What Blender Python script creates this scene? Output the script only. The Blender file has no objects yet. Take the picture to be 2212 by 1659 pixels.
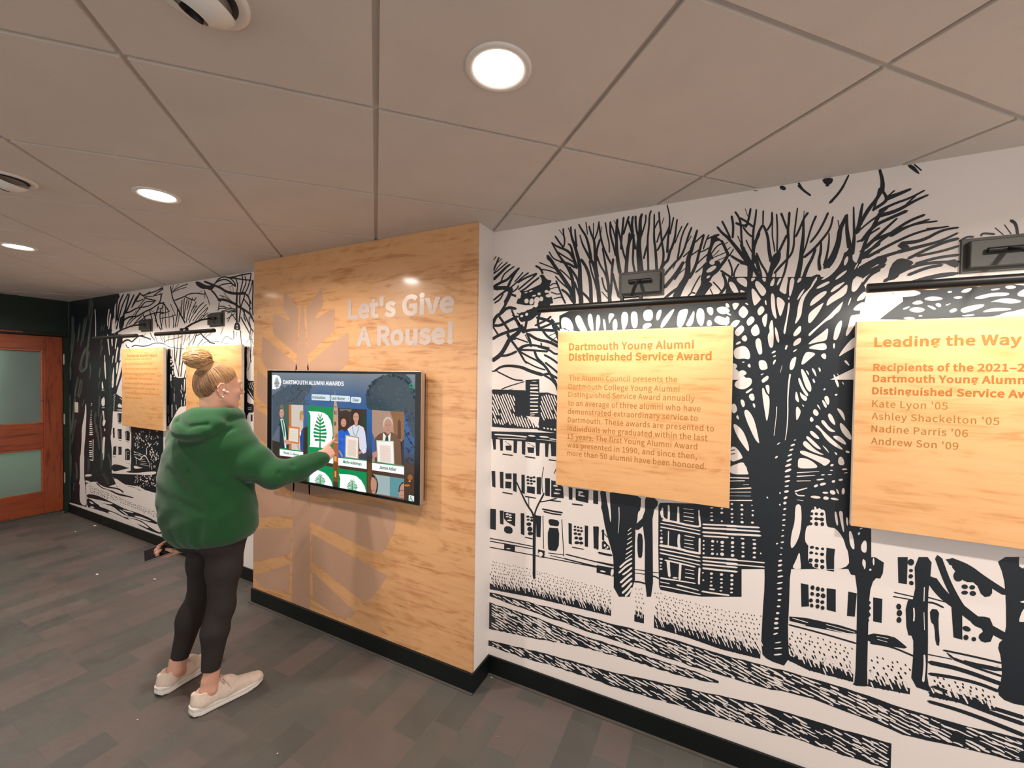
import bpy, bmesh, math, random, os
import numpy as np
from mathutils import Vector, Matrix, Euler, noise as mnoise

# ------------------------------------------------------------------ camera, world, lights, exposure
scene = bpy.context.scene
COL = scene.collection
H = 2.461                       # ceiling height
CAM = (0.0, -1.9913, 1.6645)
YAW, PITCH, ROLL = math.radians(-26.235), math.radians(-1.0217), math.radians(0.8248)
_f = Vector((math.sin(YAW) * math.cos(PITCH), math.cos(YAW) * math.cos(PITCH), math.sin(PITCH)))
_r = Vector((math.cos(YAW), -math.sin(YAW), 0))
_u = _r.cross(_f)
_r2 = _r * math.cos(ROLL) + _u * math.sin(ROLL)
_u2 = -_r * math.sin(ROLL) + _u * math.cos(ROLL)
cam = bpy.data.cameras.new('camera')
cam.sensor_fit = 'HORIZONTAL'; cam.sensor_width = 36.0
cam.lens = 883.58 / 2212 * 36.0
cam.clip_start = 0.02
camo = bpy.data.objects.new('camera', cam)
_m = Matrix((_r2, _u2, -_f)).transposed().to_4x4(); _m.translation = CAM
camo.matrix_world = _m
COL.objects.link(camo); scene.camera = camo

world = bpy.data.worlds.new('world'); scene.world = world; world.use_nodes = True
_bg = world.node_tree.nodes['Background']
_bg.inputs[0].default_value = (1.0, 0.95, 0.90, 1); _bg.inputs[1].default_value = 0.95

scene.view_settings.view_transform = 'Standard'
scene.view_settings.look = 'None'
scene.view_settings.gamma = 1.0
scene.view_settings.exposure = 0.17
scene.view_settings.use_curve_mapping = False

def area_light(name, loc, direction, sx, sy, power, color, spread=180, shape='RECTANGLE'):
    l = bpy.data.lights.new(name, 'AREA'); l.shape = shape; l.size = sx
    if shape in ('RECTANGLE', 'ELLIPSE'): l.size_y = sy
    l.energy = power; l.color = color; l.spread = math.radians(spread)
    o = bpy.data.objects.new(name, l)
    o.location = loc
    o.rotation_euler = Vector(direction).to_track_quat('-Z', 'Y').to_euler()
    COL.objects.link(o); return o

WARM = (1.0, 0.90, 0.80)
DOWNLIGHTS = [(-0.516, -1.05), (-2.27, -1.035), (-4.06, -1.02), (-5.82, -1.0), (1.24, -1.07)]
for i, (x, y) in enumerate(DOWNLIGHTS):
    area_light('downlight_lamp', (x, y, H - 0.012), (0, 0, -1), 0.11, 0.11, 15.0 if i < 4 else 24, WARM, 158, 'DISK')
PICLIGHTS = [-4.915, -3.745, -0.314, 0.868]
for x in PICLIGHTS:
    area_light('picture_light_lamp', (x, -0.243, 1.958), (0, 0.62, -0.78), 0.80, 0.014, 2.8, (1.0, 0.92, 0.80), 165)
# accent spots in the ceiling, aimed at the veneer panel
SPOTS = [(-0.985, -1.50), (-2.665, -1.385)]
for (x, y), aim in zip(SPOTS, ((-1.85, -0.17, 1.35), (-2.0, -0.17, 1.25))):
    l = bpy.data.lights.new('accent_spot_lamp', 'SPOT'); l.energy = 30; l.color = WARM; l.spot_size = math.radians(64); l.spot_blend = 0.7; l.shadow_soft_size = 0.018
    o = bpy.data.objects.new('accent_spot_lamp', l); d = Vector(aim) - Vector((x, y, H - .06)); o.location = Vector((x, y, H - .06)) + d.normalized() * .03
    o.rotation_euler = d.to_track_quat('-Z', 'Y').to_euler(); COL.objects.link(o)

# ------------------------------------------------------------------ helpers
def srgb(r, g, b):
    f = lambda c: ((c / 255) / 12.92) if c / 255 <= 0.04045 else (((c / 255) + 0.055) / 1.055) ** 2.4
    return (f(r), f(g), f(b), 1.0)

MATS = {}
def mat(name, rgb, rough=0.6, metallic=0.0, spec=0.5, emit=None, strength=0.0, vary=0.05, scale=20.0, bump=0.0,
        bscale=200.0, coat=0.0, coat_rough=0.1, stretch=(1, 1, 1), sss=0.0, transmission=0.0, detail=3.0, dist=0.004, sheen=0.0):
    """principled material with a procedural colour variation and optional bump"""
    if name in MATS: return MATS[name]
    m = bpy.data.materials.new(name); m.use_nodes = True
    nt = m.node_tree; b = nt.nodes['Principled BSDF']
    c = srgb(*rgb)
    b.inputs['Base Color'].default_value = c
    b.inputs['Roughness'].default_value = rough
    b.inputs['Metallic'].default_value = metallic
    b.inputs['Specular IOR Level'].default_value = spec
    b.inputs['Coat Weight'].default_value = coat
    b.inputs['Coat Roughness'].default_value = coat_rough
    b.inputs['Transmission Weight'].default_value = transmission
    b.inputs['Sheen Weight'].default_value = sheen
    if sss:
        b.inputs['Subsurface Weight'].default_value = sss
        b.inputs['Subsurface Radius'].default_value = (0.012, 0.005, 0.003)
    if emit is not None:
        b.inputs['Emission Color'].default_value = srgb(*emit); b.inputs['Emission Strength'].default_value = strength
    geo = nt.nodes.new('ShaderNodeNewGeometry')
    mp = nt.nodes.new('ShaderNodeMapping'); mp.inputs['Scale'].default_value = stretch
    nt.links.new(geo.outputs['Position'], mp.inputs['Vector'])
    if vary > 0:
        n = nt.nodes.new('ShaderNodeTexNoise'); n.inputs['Scale'].default_value = scale; n.inputs['Detail'].default_value = detail
        nt.links.new(mp.outputs[0], n.inputs['Vector'])
        r = nt.nodes.new('ShaderNodeValToRGB')
        r.color_ramp.elements[0].position = 0.3; r.color_ramp.elements[1].position = 0.7
        r.color_ramp.elements[0].color = tuple(max(0, x * (1 - vary)) for x in c[:3]) + (1,)
        r.color_ramp.elements[1].color = tuple(min(1, x * (1 + vary)) for x in c[:3]) + (1,)
        nt.links.new(n.outputs['Fac'], r.inputs['Fac']); nt.links.new(r.outputs[0], b.inputs['Base Color'])
    if bump > 0:
        n2 = nt.nodes.new('ShaderNodeTexNoise'); n2.inputs['Scale'].default_value = bscale; n2.inputs['Detail'].default_value = 4
        nt.links.new(mp.outputs[0], n2.inputs['Vector'])
        bp = nt.nodes.new('ShaderNodeBump'); bp.inputs['Strength'].default_value = bump; bp.inputs['Distance'].default_value = dist
        nt.links.new(n2.outputs['Fac'], bp.inputs['Height']); nt.links.new(bp.outputs[0], b.inputs['Normal'])
    MATS[name] = m
    return m

def wood(name, light, dark, rough=0.35, coat=0.4, grain=1.0, axis='x', fig=1.0, seed=0.0):
    """horizontal maple / stained grain from stretched noise"""
    if name in MATS: return MATS[name]
    m = bpy.data.materials.new(name); m.use_nodes = True
    nt = m.node_tree; b = nt.nodes['Principled BSDF']; L = nt.links
    b.inputs['Roughness'].default_value = rough
    b.inputs['Coat Weight'].default_value = coat; b.inputs['Coat Roughness'].default_value = 0.12
    geo = nt.nodes.new('ShaderNodeNewGeometry')
    def tex(sc, scale, detail, dist):
        mp = nt.nodes.new('ShaderNodeMapping'); mp.inputs['Scale'].default_value = sc
        mp.inputs['Location'].default_value = (seed, seed * 1.7, seed * 0.6)
        L.new(geo.outputs['Position'], mp.inputs['Vector'])
        n = nt.nodes.new('ShaderNodeTexNoise'); n.inputs['Scale'].default_value = scale
        n.inputs['Detail'].default_value = detail; n.inputs['Distortion'].default_value = dist
        L.new(mp.outputs[0], n.inputs['Vector']); return n.outputs['Fac']
    s1 = {'x': (1, 1, 13), 'z': (13, 13, 1)}[axis]
    s2 = {'x': (2.2, 2.2, 6), 'z': (6, 6, 2.2)}[axis]
    a = tex(s1, 2.4 * grain, 6, 0.9)
    f = tex(s2, 1.5, 3, 2.6)
    fi = tex({'x': (6, 6, 120), 'z': (120, 120, 6)}[axis], 2.0, 2, 0.2)
    mx = nt.nodes.new('ShaderNodeMix'); mx.data_type = 'FLOAT'; mx.inputs[0].default_value = 0.45 * fig
    L.new(a, mx.inputs[2]); L.new(f, mx.inputs[3])
    mx2 = nt.nodes.new('ShaderNodeMix'); mx2.data_type = 'FLOAT'; mx2.inputs[0].default_value = 0.18
    L.new(mx.outputs[0], mx2.inputs[2]); L.new(fi, mx2.inputs[3])
    r = nt.nodes.new('ShaderNodeValToRGB'); e = r.color_ramp.elements
    e[0].position = 0.36; e[0].color = srgb(*dark); e[1].position = 0.62; e[1].color = srgb(*light)
    mid = r.color_ramp.elements.new(0.48); mid.color = tuple(0.22 * p + 0.78 * q for p, q in zip(srgb(*dark), srgb(*light)))
    L.new(mx2.outputs[0], r.inputs['Fac']); L.new(r.outputs[0], b.inputs['Base Color'])
    bp = nt.nodes.new('ShaderNodeBump'); bp.inputs['Strength'].default_value = 0.06; bp.inputs['Distance'].default_value = 0.002
    L.new(fi, bp.inputs['Height']); L.new(bp.outputs[0], b.inputs['Normal'])
    MATS[name] = m
    return m

class MB:
    """collects faces; build() links them as one mesh object"""
    def __init__(s): s.v = []; s.f = []; s.mi = []; s.mats = []; s.sm = []
    def m(s, material):
        if material not in s.mats: s.mats.append(material)
        return s.mats.index(material)
    def face(s, pts, material, smooth=False):
        i = len(s.v); s.v += [tuple(p) for p in pts]; s.f.append(tuple(range(i, i + len(pts)))); s.mi.append(s.m(material)); s.sm.append(smooth)
    def mesh(s, verts, faces, material, smooth=False):
        i = len(s.v); s.v += [tuple(p) for p in verts]; k = s.m(material)
        for f in faces: s.f.append(tuple(i + q for q in f)); s.mi.append(k); s.sm.append(smooth)
    def box(s, lo, hi, material, bev=0.0, M=None, seg=2):
        bm = bmesh.new(); bmesh.ops.create_cube(bm, size=1.0)
        c = [(a + b) / 2 for a, b in zip(lo, hi)]; d = [b - a for a, b in zip(lo, hi)]
        for v in bm.verts: v.co = Vector((c[0] + v.co.x * d[0], c[1] + v.co.y * d[1], c[2] + v.co.z * d[2]))
        if bev > 0: bmesh.ops.bevel(bm, geom=list(bm.edges), offset=bev, segments=seg, affect='EDGES', profile=0.5)
        if M is not None: bmesh.ops.transform(bm, matrix=M, verts=bm.verts)
        s.bm(bm, material, bev > 0 and seg > 2)
    def bm(s, bm, material, smooth=False):
        bm.verts.index_update()
        s.mesh([v.co[:] for v in bm.verts], [[v.index for v in f.verts] for f in bm.faces], material, smooth); bm.free()
    def rings(s, rings, material, cap=True, smooth=True, closed=False):
        n = len(rings[0]); V = [p for r in rings for p in r]; F = []
        m = len(rings)
        for i in range(m if closed else m - 1):
            j = (i + 1) % m
            for k in range(n):
                q = (k + 1) % n
                F.append((i * n + k, i * n + q, j * n + q, j * n + k))
        s.mesh(V, F, material, smooth)
        if cap and not closed:
            s.face(rings[0][::-1], material, False); s.face(rings[-1], material, False)
    def tube(s, pts, rad, material, n=10, cap=True, up=(0, 0, 1)):
        pts = [Vector(p) for p in pts]; R = rad if isinstance(rad, (list, tuple)) else [rad] * len(pts); rings = []
        prev = None
        for i, p in enumerate(pts):
            t = (pts[min(i + 1, len(pts) - 1)] - pts[max(i - 1, 0)]).normalized()
            if prev is None:
                a = t.cross(Vector(up))
                if a.length < 1e-4: a = t.cross(Vector((1, 0, 0)))
            else: a = prev - t * prev.dot(t)
            a.normalize(); prev = a; b = t.cross(a)
            rings.append([p + (a * math.cos(q * 2 * math.pi / n) + b * math.sin(q * 2 * math.pi / n)) * R[i] for q in range(n)])
        s.rings(rings, material, cap)
    def lathe(s, prof, centre, material, n=40, axis='z', sx=1, sy=1):
        rings = [[Vector((centre[0] + r * sx * math.cos(q * 2 * math.pi / n), centre[1] + r * sy * math.sin(q * 2 * math.pi / n), centre[2] + z)) for q in range(n)] for r, z in prof]
        s.rings(rings, material, False)
    def build(s, name, parent=None, smooth_angle=None):
        me = bpy.data.meshes.new(name); me.from_pydata(s.v, [], s.f)
        for m in s.mats: me.materials.append(m)
        me.polygons.foreach_set('material_index', s.mi); me.polygons.foreach_set('use_smooth', s.sm)
        me.update()
        o = bpy.data.objects.new(name, me); COL.objects.link(o)
        if parent is not None:
            o.parent = parent
        return o

def thing(name, label, cat, loc=(0, 0, 0), rotz=0.0, group=None):
    o = bpy.data.objects.new(name, None); o.location = loc; o.rotation_euler = (0, 0, rotz); o.empty_display_size = 0.1
    COL.objects.link(o); return tag(o, label, cat, group)
def tag(o, label, cat, group=None):
    o['label'] = label; o['category'] = cat
    if group: o['group'] = group
    return o
def struct(o):
    o['kind'] = 'structure'; return o
def clip_poly(poly, x0, x1, y0, y1):
    def cut(P, f, g):
        out = []
        for i in range(len(P)):
            a, b = P[i], P[(i + 1) % len(P)]; fa, fb = f(a), f(b)
            if fa >= 0: out.append(a)
            if (fa >= 0) != (fb >= 0):
                t = fa / (fa - fb); out.append((a[0] + t * (b[0] - a[0]), a[1] + t * (b[1] - a[1])))
        return out
    for f in (lambda p: p[0] - x0, lambda p: x1 - p[0], lambda p: p[1] - y0, lambda p: y1 - p[1]):
        if not poly: return poly
        poly = cut(poly, f, None)
    return poly

try:      # the sans serif that ships inside Blender
    FONT = bpy.data.fonts.load(os.path.join(bpy.utils.system_resource('DATAFILES'), 'fonts', 'Noto Sans CJK Regular.woff2'))
except Exception:
    FONT = None
_tcache = {}
def text_mesh(body, bold=0.0, spacing=1.0):
    """flat triangles of a line of text, unit size, in xy; returns verts, faces, (minx,maxx,cap height)"""
    k = (body, bold, spacing)
    if k in _tcache: return _tcache[k]
    cu = bpy.data.curves.new('t', 'FONT'); cu.body = body; cu.size = 1.0; cu.offset = bold * (0.36 if FONT else 1.0); cu.space_character = spacing
    if FONT: cu.font = FONT
    cu.resolution_u = 4; cu.fill_mode = 'FRONT'
    o = bpy.data.objects.new('t', cu); COL.objects.link(o)
    dg = bpy.context.evaluated_depsgraph_get(); dg.update()
    me = bpy.data.meshes.new_from_object(o.evaluated_get(dg))
    V = [v.co[:] for v in me.vertices]; F = [tuple(p.vertices) for p in me.polygons]
    bpy.data.meshes.remove(me); bpy.data.objects.remove(o); bpy.data.curves.remove(cu)
    xs = [v[0] for v in V] or [0, 1]
    _tcache[k] = (V, F, min(xs), max(xs)); return _tcache[k]
def cap_height():
    return max(v[1] for v in text_mesh('H')[0])
def add_text(mb, body, material, p0, width, height, right=(1, 0, 0), up=(0, 0, 1), off=(0, 0, 0), bold=0.0, spacing=1.0):
    """text with its left baseline at p0, scaled to a width and a capital height"""
    V, F, x0, x1 = text_mesh(body, bold, spacing)
    sx = width / (x1 - x0); sy = height / cap_height()
    R, U, P = Vector(right), Vector(up), Vector(p0) + Vector(off)
    mb.mesh([P + R * ((v[0] - x0) * sx) + U * (v[1] * sy) for v in V], F, material)

# ------------------------------------------------------------------ the setting
XL, XR, YF, YB = -6.73, 2.3, -4.6, 0.0       # left wall, right end (kept short and open to let light in), front end, mural wall
PX0, PX1, PYF, COLD = -2.972, -1.105, -0.1705, -0.158   # veneer panel left, right, front plane; column front
BB = 0.104                                   # baseboard height

# floor: slate tiles with their long side towards the mural wall
def floor_material():
    m = bpy.data.materials.new('slate_tile'); m.use_nodes = True; nt = m.node_tree; L = nt.links; b = nt.nodes['Principled BSDF']
    geo = nt.nodes.new('ShaderNodeNewGeometry')
    mp = nt.nodes.new('ShaderNodeMapping'); mp.inputs['Rotation'].default_value = (0, 0, math.radians(-90)); mp.inputs['Location'].default_value = (0.10, -0.0118, 0)
    L.new(geo.outputs['Position'], mp.inputs['Vector'])
    br = nt.nodes.new('ShaderNodeTexBrick'); br.offset = 0.42; br.offset_frequency = 2; br.squash = 1.0
    br.inputs['Scale'].default_value = 1.0; br.inputs['Brick Width'].default_value = 0.305; br.inputs['Row Height'].default_value = 0.1457
    br.inputs['Mortar Size'].default_value = 0.0016; br.inputs['Mortar Smooth'].default_value = 0.4; br.inputs['Bias'].default_value = 0.0
    br.inputs['Color1'].default_value = (0, 0, 0, 1); br.inputs['Color2'].default_value = (1, 1, 1, 1); br.inputs['Mortar'].default_value = (0.5, 0.5, 0.5, 1)
    L.new(mp.outputs[0], br.inputs['Vector'])
    n = nt.nodes.new('ShaderNodeTexNoise'); n.inputs['Scale'].default_value = 2.2; n.inputs['Detail'].default_value = 5; n.inputs['Distortion'].default_value = 0.6
    L.new(geo.outputs['Position'], n.inputs['Vector'])
    mx = nt.nodes.new('ShaderNodeMix'); mx.data_type = 'FLOAT'; mx.inputs[0].default_value = 0.62
    L.new(br.outputs['Color'], mx.inputs[2]); L.new(n.outputs['Fac'], mx.inputs[3])
    r = nt.nodes.new('ShaderNodeValToRGB'); e = r.color_ramp.elements
    e[0].position = 0.22; e[0].color = srgb(74, 70, 67); e[1].position = 0.8; e[1].color = srgb(104, 94, 90)
    k = e.new(0.45); k.color = srgb(86, 84, 79); k = e.new(0.6); k.color = srgb(98, 86, 82)
    L.new(mx.outputs[0], r.inputs['Fac'])
    # pale joints, stronger in patches
    jm = nt.nodes.new('ShaderNodeMix'); jm.data_type = 'RGBA'; jm.inputs[7].default_value = srgb(112, 104, 98)
    n3 = nt.nodes.new('ShaderNodeTexNoise'); n3.inputs['Scale'].default_value = 3.1; n3.inputs['Detail'].default_value = 3
    L.new(geo.outputs['Position'], n3.inputs['Vector'])
    jr = nt.nodes.new('ShaderNodeMapRange'); jr.inputs[1].default_value = 0.42; jr.inputs[2].default_value = 0.66; jr.inputs[3].default_value = 0.05; jr.inputs[4].default_value = 0.8
    L.new(n3.outputs['Fac'], jr.inputs[0])
    jx = nt.nodes.new('ShaderNodeMath'); jx.operation = 'MULTIPLY'; L.new(br.outputs['Fac'], jx.inputs[0]); L.new(jr.outputs[0], jx.inputs[1])
    L.new(jx.outputs[0], jm.inputs[0]); L.new(r.outputs[0], jm.inputs[6]); L.new(jm.outputs[2], b.inputs['Base Color'])
    # dark scuffs
    n4 = nt.nodes.new('ShaderNodeTexNoise'); n4.inputs['Scale'].default_value = 7.0; n4.inputs['Detail'].default_value = 6; n4.inputs['Distortion'].default_value = 1.2
    L.new(geo.outputs['Position'], n4.inputs['Vector'])
    rr = nt.nodes.new('ShaderNodeMapRange'); rr.inputs[1].default_value = 0.3; rr.inputs[2].default_value = 0.7; rr.inputs[3].default_value = 0.36; rr.inputs[4].default_value = 0.58
    L.new(n4.outputs['Fac'], rr.inputs[0]); L.new(rr.outputs[0], b.inputs['Roughness'])
    b.inputs['Specular IOR Level'].default_value = 0.5
    # cleft surface and joint relief
    n2 = nt.nodes.new('ShaderNodeTexNoise'); n2.inputs['Scale'].default_value = 16; n2.inputs['Detail'].default_value = 7
    L.new(geo.outputs['Position'], n2.inputs['Vector'])
    hm = nt.nodes.new('ShaderNodeMath'); hm.operation = 'MULTIPLY_ADD'; hm.inputs[1].default_value = -1.2
    L.new(br.outputs['Fac'], hm.inputs[0])
    ha = nt.nodes.new('ShaderNodeMath'); ha.operation = 'MULTIPLY_ADD'; ha.inputs[1].default_value = 0.55
    L.new(br.outputs['Color'], ha.inputs[0]); L.new(n2.outputs['Fac'], ha.inputs[2]); L.new(ha.outputs[0], hm.inputs[2])
    bp = nt.nodes.new('ShaderNodeBump'); bp.inputs['Strength'].default_value = 0.45; bp.inputs['Distance'].default_value = 0.004
    L.new(hm.outputs[0], bp.inputs['Height']); L.new(bp.outputs[0], b.inputs['Normal'])
    return m
mb = MB(); mb.box((XL, YF, -0.05), (XR, 0.0, 0.0), floor_material()); floor = struct(mb.build('floor'))

# ceiling: lay-in panels on a grid turned 45 degrees to the wall
TILE = mat('ceiling_panel', (212, 202, 194), 0.9, vary=0.025, scale=6, bump=0.35, bscale=260, dist=0.0015, spec=0.2)
GRID = mat('ceiling_grid', (196, 188, 182), 0.55, vary=0.0, spec=0.3)
mb = MB()
GA = math.radians(44.64); GX, GY, TS, GAP, DROP = -0.9249, -1.0647, 0.61, 0.0085, 0.009
mb.face([(XL, YF, H + DROP), (XL, 0, H + DROP), (XR, 0, H + DROP), (XR, YF, H + DROP)], GRID)
A = (math.cos(GA), math.sin(GA)); B = (-math.sin(GA), math.cos(GA))
for i in range(-16, 17):
    for j in range(-16, 17):
        def pt(a, b): return (GX + TS * (a * A[0] + b * B[0]), GY + TS * (a * A[1] + b * B[1]))
        g = GAP / TS
        q = [pt(i + g, j + g), pt(i + 1 - g, j + g), pt(i + 1 - g, j + 1 - g), pt(i + g, j + 1 - g)]
        q = clip_poly(q, XL, XR, YF, YB)
        if len(q) < 3: continue
        n = len(q)
        lo = [(p[0], p[1], H) for p in q]; hi = [(p[0], p[1], H + DROP) for p in q]
        # downlights sit in holes cut by their own trims; panels stay plain
        mb.face(lo[::-1], TILE)
        for k in range(n):
            mb.face([lo[k], lo[(k + 1) % n], hi[(k + 1) % n], hi[k]], TILE)
mb.box((XL, YF, H + DROP + 0.001), (XR, 0.0, H + 0.06), GRID)
ceiling = struct(mb.build('ceiling'))

WHITE = mat('wall_white', (232, 224, 220), 0.62, vary=0.02, scale=3, bump=0.05, bscale=300)
GREEN = mat('wall_green', (13, 36, 26), 0.55, vary=0.12, scale=2)
BASE = mat('rubber_base', (7, 15, 15), 0.42, vary=0.15, scale=9, spec=0.35)
SHOE = mat('floor_edge', (84, 78, 72), 0.5, vary=0.1, scale=25)

# left wall with its door opening (built around the opening)
DY0, DY1, DZ0, DZ1 = -1.06, -0.045, 0.035, 2.05
mb = MB()
W0 = XL - 0.12
mb.box((W0, YF, 0), (XL, DY0, H + .03), GREEN); mb.box((W0, DY1, 0), (XL, 0.0, H + .03), GREEN); mb.box((W0, DY0, DZ1), (XL, DY1, H + .03), GREEN)
mb.box((W0, DY0, 0), (XL, DY1, DZ0), SHOE)
struct(mb.build('wall_left'))
# transom ledge above the door with a copper coloured strip that paints in a reflection
mb = MB(); mb.box((XL, DY0, 2.052), (XL + 0.018, DY1 + 0.02, 2.088), mat('dark_trim', (24, 20, 18), 0.45, vary=0.2, scale=30), 0.003)
mb.box((XL + 0.018, DY0, 2.066), (XL + 0.0195, -0.36, 2.082), mat('copper_reflection', (120, 72, 50), 0.4, metallic=0.3, vary=0.5, scale=60))
struct(mb.build('trim_1'))

# door: stained frame, two frosted panes
DOORW = wood('stained_door_wood', (150, 66, 28), (96, 36, 14), 0.38, 0.5, 1.0, 'z', 0.6, 3.0)
DOORH = wood('stained_rail_wood', (150, 68, 30), (98, 38, 15), 0.38, 0.5, 1.0, 'x', 0.6, 5.0)
mb = MB(); X0, X1 = XL - 0.055, XL - 0.006
mb.box((X0, DY1 - 0.155, DZ0 + .012), (X1, DY1 - 0.004, DZ1 - .006), DOORW, 0.004)
mb.box((X0, DY0 + .004, DZ0 + .012), (X1, DY0 + 0.155, DZ1 - .006), DOORW, 0.004)
for z0, z1 in ((DZ0 + .012, 0.285), (0.79, 1.06), (1.89, DZ1 - .006)):
    mb.box((X0, DY0 + 0.155, z0), (X1, DY1 - 0.155, z1), DOORH, 0.004)
door = struct(mb.build('door_1'))
BEAD = wood('stained_bead_wood', (168, 80, 36), (110, 44, 18), 0.35, 0.6, 1.2, 'x', 0.5, 9.0)
mb = MB()
for z0, z1 in ((0.285, 0.79), (1.06, 1.89)):
    a, b2 = DY0 + 0.155, DY1 - 0.155; w = 0.018
    mb.box((X0 + .008, a, z0), (X1 - .004, a + w, z1), BEAD, 0.004); mb.box((X0 + .008, b2 - w, z0), (X1 - .004, b2, z1), BEAD, 0.004)
    mb.box((X0 + .008, a + w, z0), (X1 - .004, b2 - w, z0 + w), BEAD, 0.004); mb.box((X0 + .008, a + w, z1 - w), (X1 - .004, b2 - w, z1), BEAD, 0.004)
mb.build('glazing_bead', door)
FROST = mat('frosted_glass', (205, 226, 214), 0.42, transmission=0.85, vary=0.03, scale=5, bump=0.15, bscale=120)
for z0, z1 in ((0.30, 0.775), (1.075, 1.875)):
    mb = MB(); mb.box((X0 + .02, DY0 + .168, z0), (X0 + .026, DY1 - .168, z1), FROST); mb.build('glass_pane', door)
STEEL = mat('satin_steel', (190, 186, 178), 0.35, metallic=0.8, vary=0.05)
for z in (1.79, 1.10, 0.42):
    mb = MB(); mb.box((XL - .004, DY1 + .004, z - .058), (XL + .004, DY1 + .012, z + .058), STEEL, 0.001)
    mb.tube([(XL + .006, DY1 + .002, z - .06), (XL + .006, DY1 + .002, z + .06)], 0.005, STEEL); h = mb.build('hinge', door); h['label'] = 'pale satin steel hinge'
# the lit corridor behind the frosted door
mb = MB(); CW = mat('corridor_wall', (176, 196, 182), 0.8, vary=0.05, scale=2); CD = mat('corridor_dark', (52, 66, 84), 0.8, vary=0.05, scale=2)
xb = W0 - 1.6
mb.box((xb, -1.9, -0.02), (W0 - .005, 0.6, 0.0), mat('corridor_floor', (62, 50, 40), 0.6, vary=0.1)); mb.box((xb, -1.9, H), (W0 - .005, 0.6, H + .02), CW)
mb.box((xb - .02, -1.9, -0.02), (xb, 0.6, H), CW); mb.box((xb, -1.92, 0), (W0 - .005, -1.9, H), CW); mb.box((xb, 0.6, 0), (W0 - .005, 0.62, H), CW)
struct(mb.build('wall_corridor'))
mb = MB(); mb.box((W0 - .5, -0.44, 0.95), (W0 - .18, 0.1, 2.1), mat('cabinet_blue', (44, 66, 96), 0.6, vary=0.1), 0.004)
for k in range(2): mb.box((W0 - .18, -0.42 + .26 * k, 0.98), (W0 - .165, -0.18 + .26 * k, 2.07), MATS['cabinet_blue'], 0.004)
tag(mb.build('wall_cabinet'), 'blurred dark blue shape seen through the upper frosted door pane', 'cabinet')
area_light('corridor_lamp', (W0 - 0.75, -0.75, H - 0.03), (0, 0, -1), 0.9, 0.5, 17, (0.92, 1.0, 0.93))

# the column that carries the veneer panel
mb = MB(); mb.box((PX0, COLD, 0), (PX1, -0.0012, H + .03), WHITE); struct(mb.build('wall_column'))

# baseboards with the grey floor edge in front
mb = MB()
t = 0.011
mb.box((PX1 + t, -t, 0), (XR, -.001, BB), BASE, 0.002); mb.box((PX1 + t, -t - .014, 0), (XR, -t, 0.007), SHOE)
mb.box((XL, -t, 0), (PX0 - t, -.001, BB), BASE, 0.002); mb.box((XL, -t - .014, 0), (PX0 - t, -t, 0.007), SHOE)
struct(mb.build('baseboard_back'))
mb = MB()
mb.box((PX0 - t, PYF - t, 0), (PX1 + t, PYF, BB), BASE, 0.002)
mb.box((PX1, PYF, 0), (PX1 + t, -.001, BB), BASE, 0.002); mb.box((PX0 - t, PYF, 0), (PX0, -.001, BB), BASE, 0.002)
mb.box((PX0 - t - .012, PYF - t - .012, 0), (PX1 + t, PYF - t, 0.007), SHOE)
mb.box((PX0, PYF, 0), (PX1, COLD, BB - .002), BASE)
struct(mb.build('baseboard_column'))

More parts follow.
